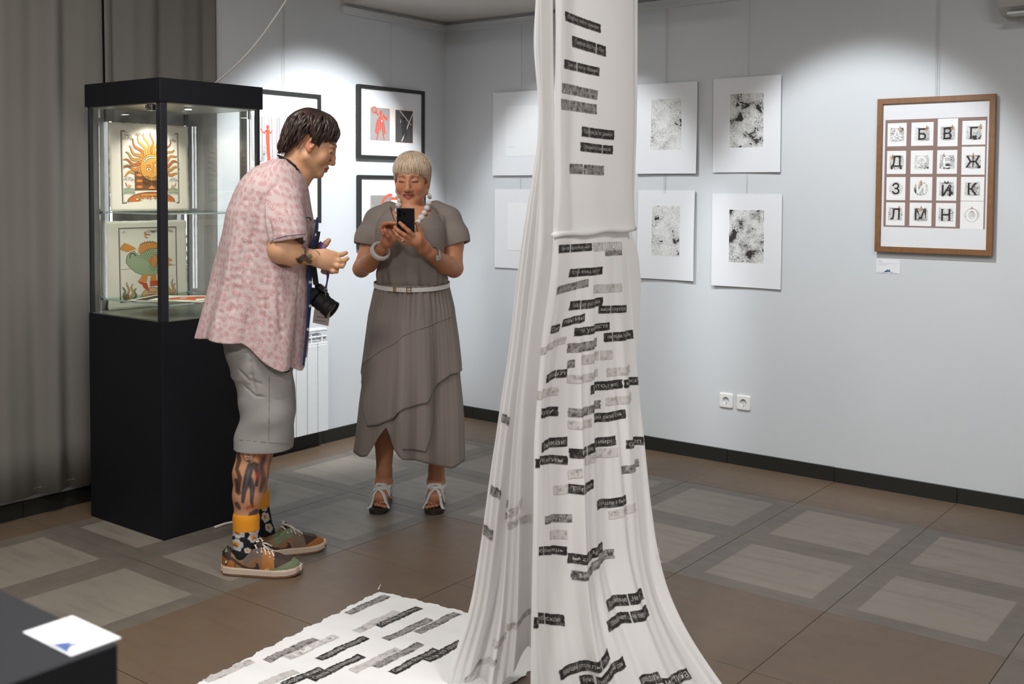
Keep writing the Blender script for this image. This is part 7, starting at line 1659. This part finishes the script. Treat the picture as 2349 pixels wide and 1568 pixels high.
        o = mb.build('side_lettering', plain('mark_cream', (226, 214, 196), .7), t); o['kind'] = 'stuff'
        decal('toe_tick', [(1500, 1200), (1515, 1270), (1545, 1272), (1665, 1195), (1545, 1240), (1520, 1230)], (38, 34, 32)); decal('heel_tab_star', [(165, 890), (190, 830), (205, 790), (215, 850), (245, 900), (215, 880), (200, 900)], (110, 160, 120))
    a = on_z(*px_heel)[:2]-W.o[:2]; lx, ly = a@W.ex[:2], a@W.ey[:2]; t.location = (lx, ly, 0); t.rotation_euler = (0, 0, heading); return t
shoe((512, 1312), math.radians(-2.5), 0, False, 'brown and orange low sneaker with green toe edge and white laces')
tt = shoe((575, 1283), math.radians(27), 0, True, 'farther sneaker with orange toe and green collar')
# ---- photo camera
cm = thing('photo_camera', 'black camera with zoom lens hanging on a neck strap before the pink shirt', 'camera', tuple(W.o), W.rz)
M_CAM = plain('camera_black', (24, 24, 25), .45, bump=.2, scale=120); M_RUB = plain('lens_rubber', (18, 18, 18), .6)
a, b = P(730, 687, -.045), P(759, 709, -.06); ax = (b-a)/np.linalg.norm(b-a); upv = np.array([.45, 0, .9]); upv -= ax*(upv@ax); upv /= np.linalg.norm(upv); sd_ = np.cross(upv, ax)
Mc = Matrix(((ax[0], sd_[0], upv[0], a[0]), (ax[1], sd_[1], upv[1], a[1]), (ax[2], sd_[2], upv[2], a[2]), (0, 0, 0, 1)))
MB().box((-.040, -.062, -.042), (-.002, .062, .036), .010, M=Mc).build('camera_body', M_CAM, cm)
MB().box((-.042, -.022, .032), (.010, .022, .055), .009, M=Mc).build('viewfinder', M_CAM, cm)
MB().box((-.02, .032, -.04), (.014, .062, .034), .010, M=Mc).build('grip', M_RUB, cm)
Ml = Mc @ Matrix.Rotation(PI/2, 4, 'Y') @ Matrix.Scale(1.14, 4)
MB().lathe([(.026, -.004), (.0295, 0), (.030, .008), (.0295, .010), (.032, .012), (.032, .030), (.030, .032), (.030, .035), (.0325, .037), (.0325, .052), (.031, .055), (.033, .057), (.034, .066), (.030, .066), (.028, .060)], 40, Ml).build('lens_barrel', M_RUB, cm, False)
mb = MB()
for k in range(36): A2 = 2*PI*k/36; mb.box((.0315, -.0011, .014), (.0330, .0011, .029), M=Ml @ Matrix.Rotation(A2, 4, 'Z'))
o = mb.build('focus_ring_ribs', M_RUB, cm); o['kind'] = 'stuff'
MB().lathe([(.0275, .0605), (.0275, .0612)], 30, Ml).build('front_glass', plain('lens_glass', (12, 12, 14), .08), cm)
def strap_(pts, w, nm, mat, parent, up=(0, 1, 0)):
    V = []; pts = [np.array(p) for p in pts]; n = len(pts)
    for i, p in enumerate(pts):
        tn = pts[min(i+1, n-1)]-pts[max(i-1, 0)]; tn /= np.linalg.norm(tn)+1e-9; b_ = np.array(up[i] if np.ndim(up) == 2 else up, float); b_ = b_-tn*(b_@tn); b_ /= np.linalg.norm(b_)+1e-9; nn = np.cross(tn, b_)
        for s1, s2 in ((-1, -1), (1, -1), (1, 1), (-1, 1)): V.append(p+b_*s1*w/2+nn*s2*.0009)
    return mk(nm, V, [(i*4+j, i*4+(j+1) % 4, (i+1)*4+(j+1) % 4, (i+1)*4+j) for i in range(n-1) for j in range(4)]+[(3, 2, 1, 0), tuple((n-1)*4+k for k in range(4))], mat, parent)
M_STRP = plain('strap_webbing', (22, 22, 24), .7)
strap_(W.pts((725, 652, -.08), (722, 630, -.09), (719.5, 612, -.10), (722, 570, -.09), (729, 530, -.085)), .022, 'strap', M_STRP, cm, up=(1, .3, 0))
sp_ = [(690, 403, -.085), (683, 393, -.10), (676, 384, -.105), (664, 373, -.098), (652, 366.5, -.07), (643, 363, -.03), (640, 362, .01), (645, 363, .06)]
strap_(W.pts(*sp_), .030, 'neck_strap', M_STRP, cm, up=(-.45, -.25, .85)); strap_([q+np.array([.006, -.002, .009]) for q in W.pts(*sp_)], .0022, 'strap_edge', plain('tan_edge', (190, 150, 96), .7), cm, up=(-.45, -.25, .85))
# ---- badge on a purple lanyard
nb = thing('name_badge', 'pass card on a purple lanyard hanging below the camera', 'badge', tuple(W.o), W.rz); M_PUR = plain('purple_ribbon', (76, 48, 124), .45, var=.15)
strap_(W.pts((732, 556, -.075), (737, 562, -.082), (742, 569, -.09), (744.5, 576, -.12)), .018, 'lanyard_loop', M_PUR, nb, up=(.9, 0, .3))
strap_(W.pts((752, 617, -.125), (752, 635, -.125), (750, 648, -.125), (747, 662, -.125)), .0095, 'lanyard', M_PUR, nb, up=np.array([(1, 0, 0), (.9, .5, 0), (.6, -.8, 0), (1, 0, 0)]))
cc = P(747, 665.5, -.125); MB().tube([cc+np.array([.0062*math.cos(q), 0, .0062*math.sin(q)]) for q in np.linspace(0, 2*PI, 17)], .0012, 6, cap=False).build('clasp_ring', M_SIL, nb, True); MB().tube([cc+np.array([0, 0, -.005]), P(747, 677, -.115), P(742, 705, -.07)], .0016, 6).build('clasp', M_SIL, nb, True)
cq = W.pts((722, 703, -.07), (759, 708, -.07), (753, 747.5, -.07), (717, 739.5, -.07)); nn = np.array([0, .0012, 0])
mk('card', [p for p in cq]+[p+nn for p in cq], [(3, 2, 1, 0), (4, 5, 6, 7), (0, 1, 5, 4), (1, 2, 6, 5), (2, 3, 7, 6), (3, 0, 4, 7)], plain('badge_card', (150, 138, 132), .5), nb)
A = Art(.0002); ex_ = (cq[1]-cq[0]); cwid = np.linalg.norm(ex_); ex_ /= cwid; ez_ = cq[0]-cq[3]; chg = np.linalg.norm(ez_); ez_ /= chg
A.text(-cwid*.28, -chg*.12, .006, 'ФОТОГРАФ', (40, 36, 36), .02); A.text(-cwid*.36, -chg*.33, .0052, 'галерея искусств', (60, 54, 50), .01)
co_ = sum(cq)/4; A.V = [tuple(co_+ex_*v[0]+ez_*v[1]+np.array([0, -.0008-v[2], 0])) for v in A.V]; A.build('printed_text', nb)
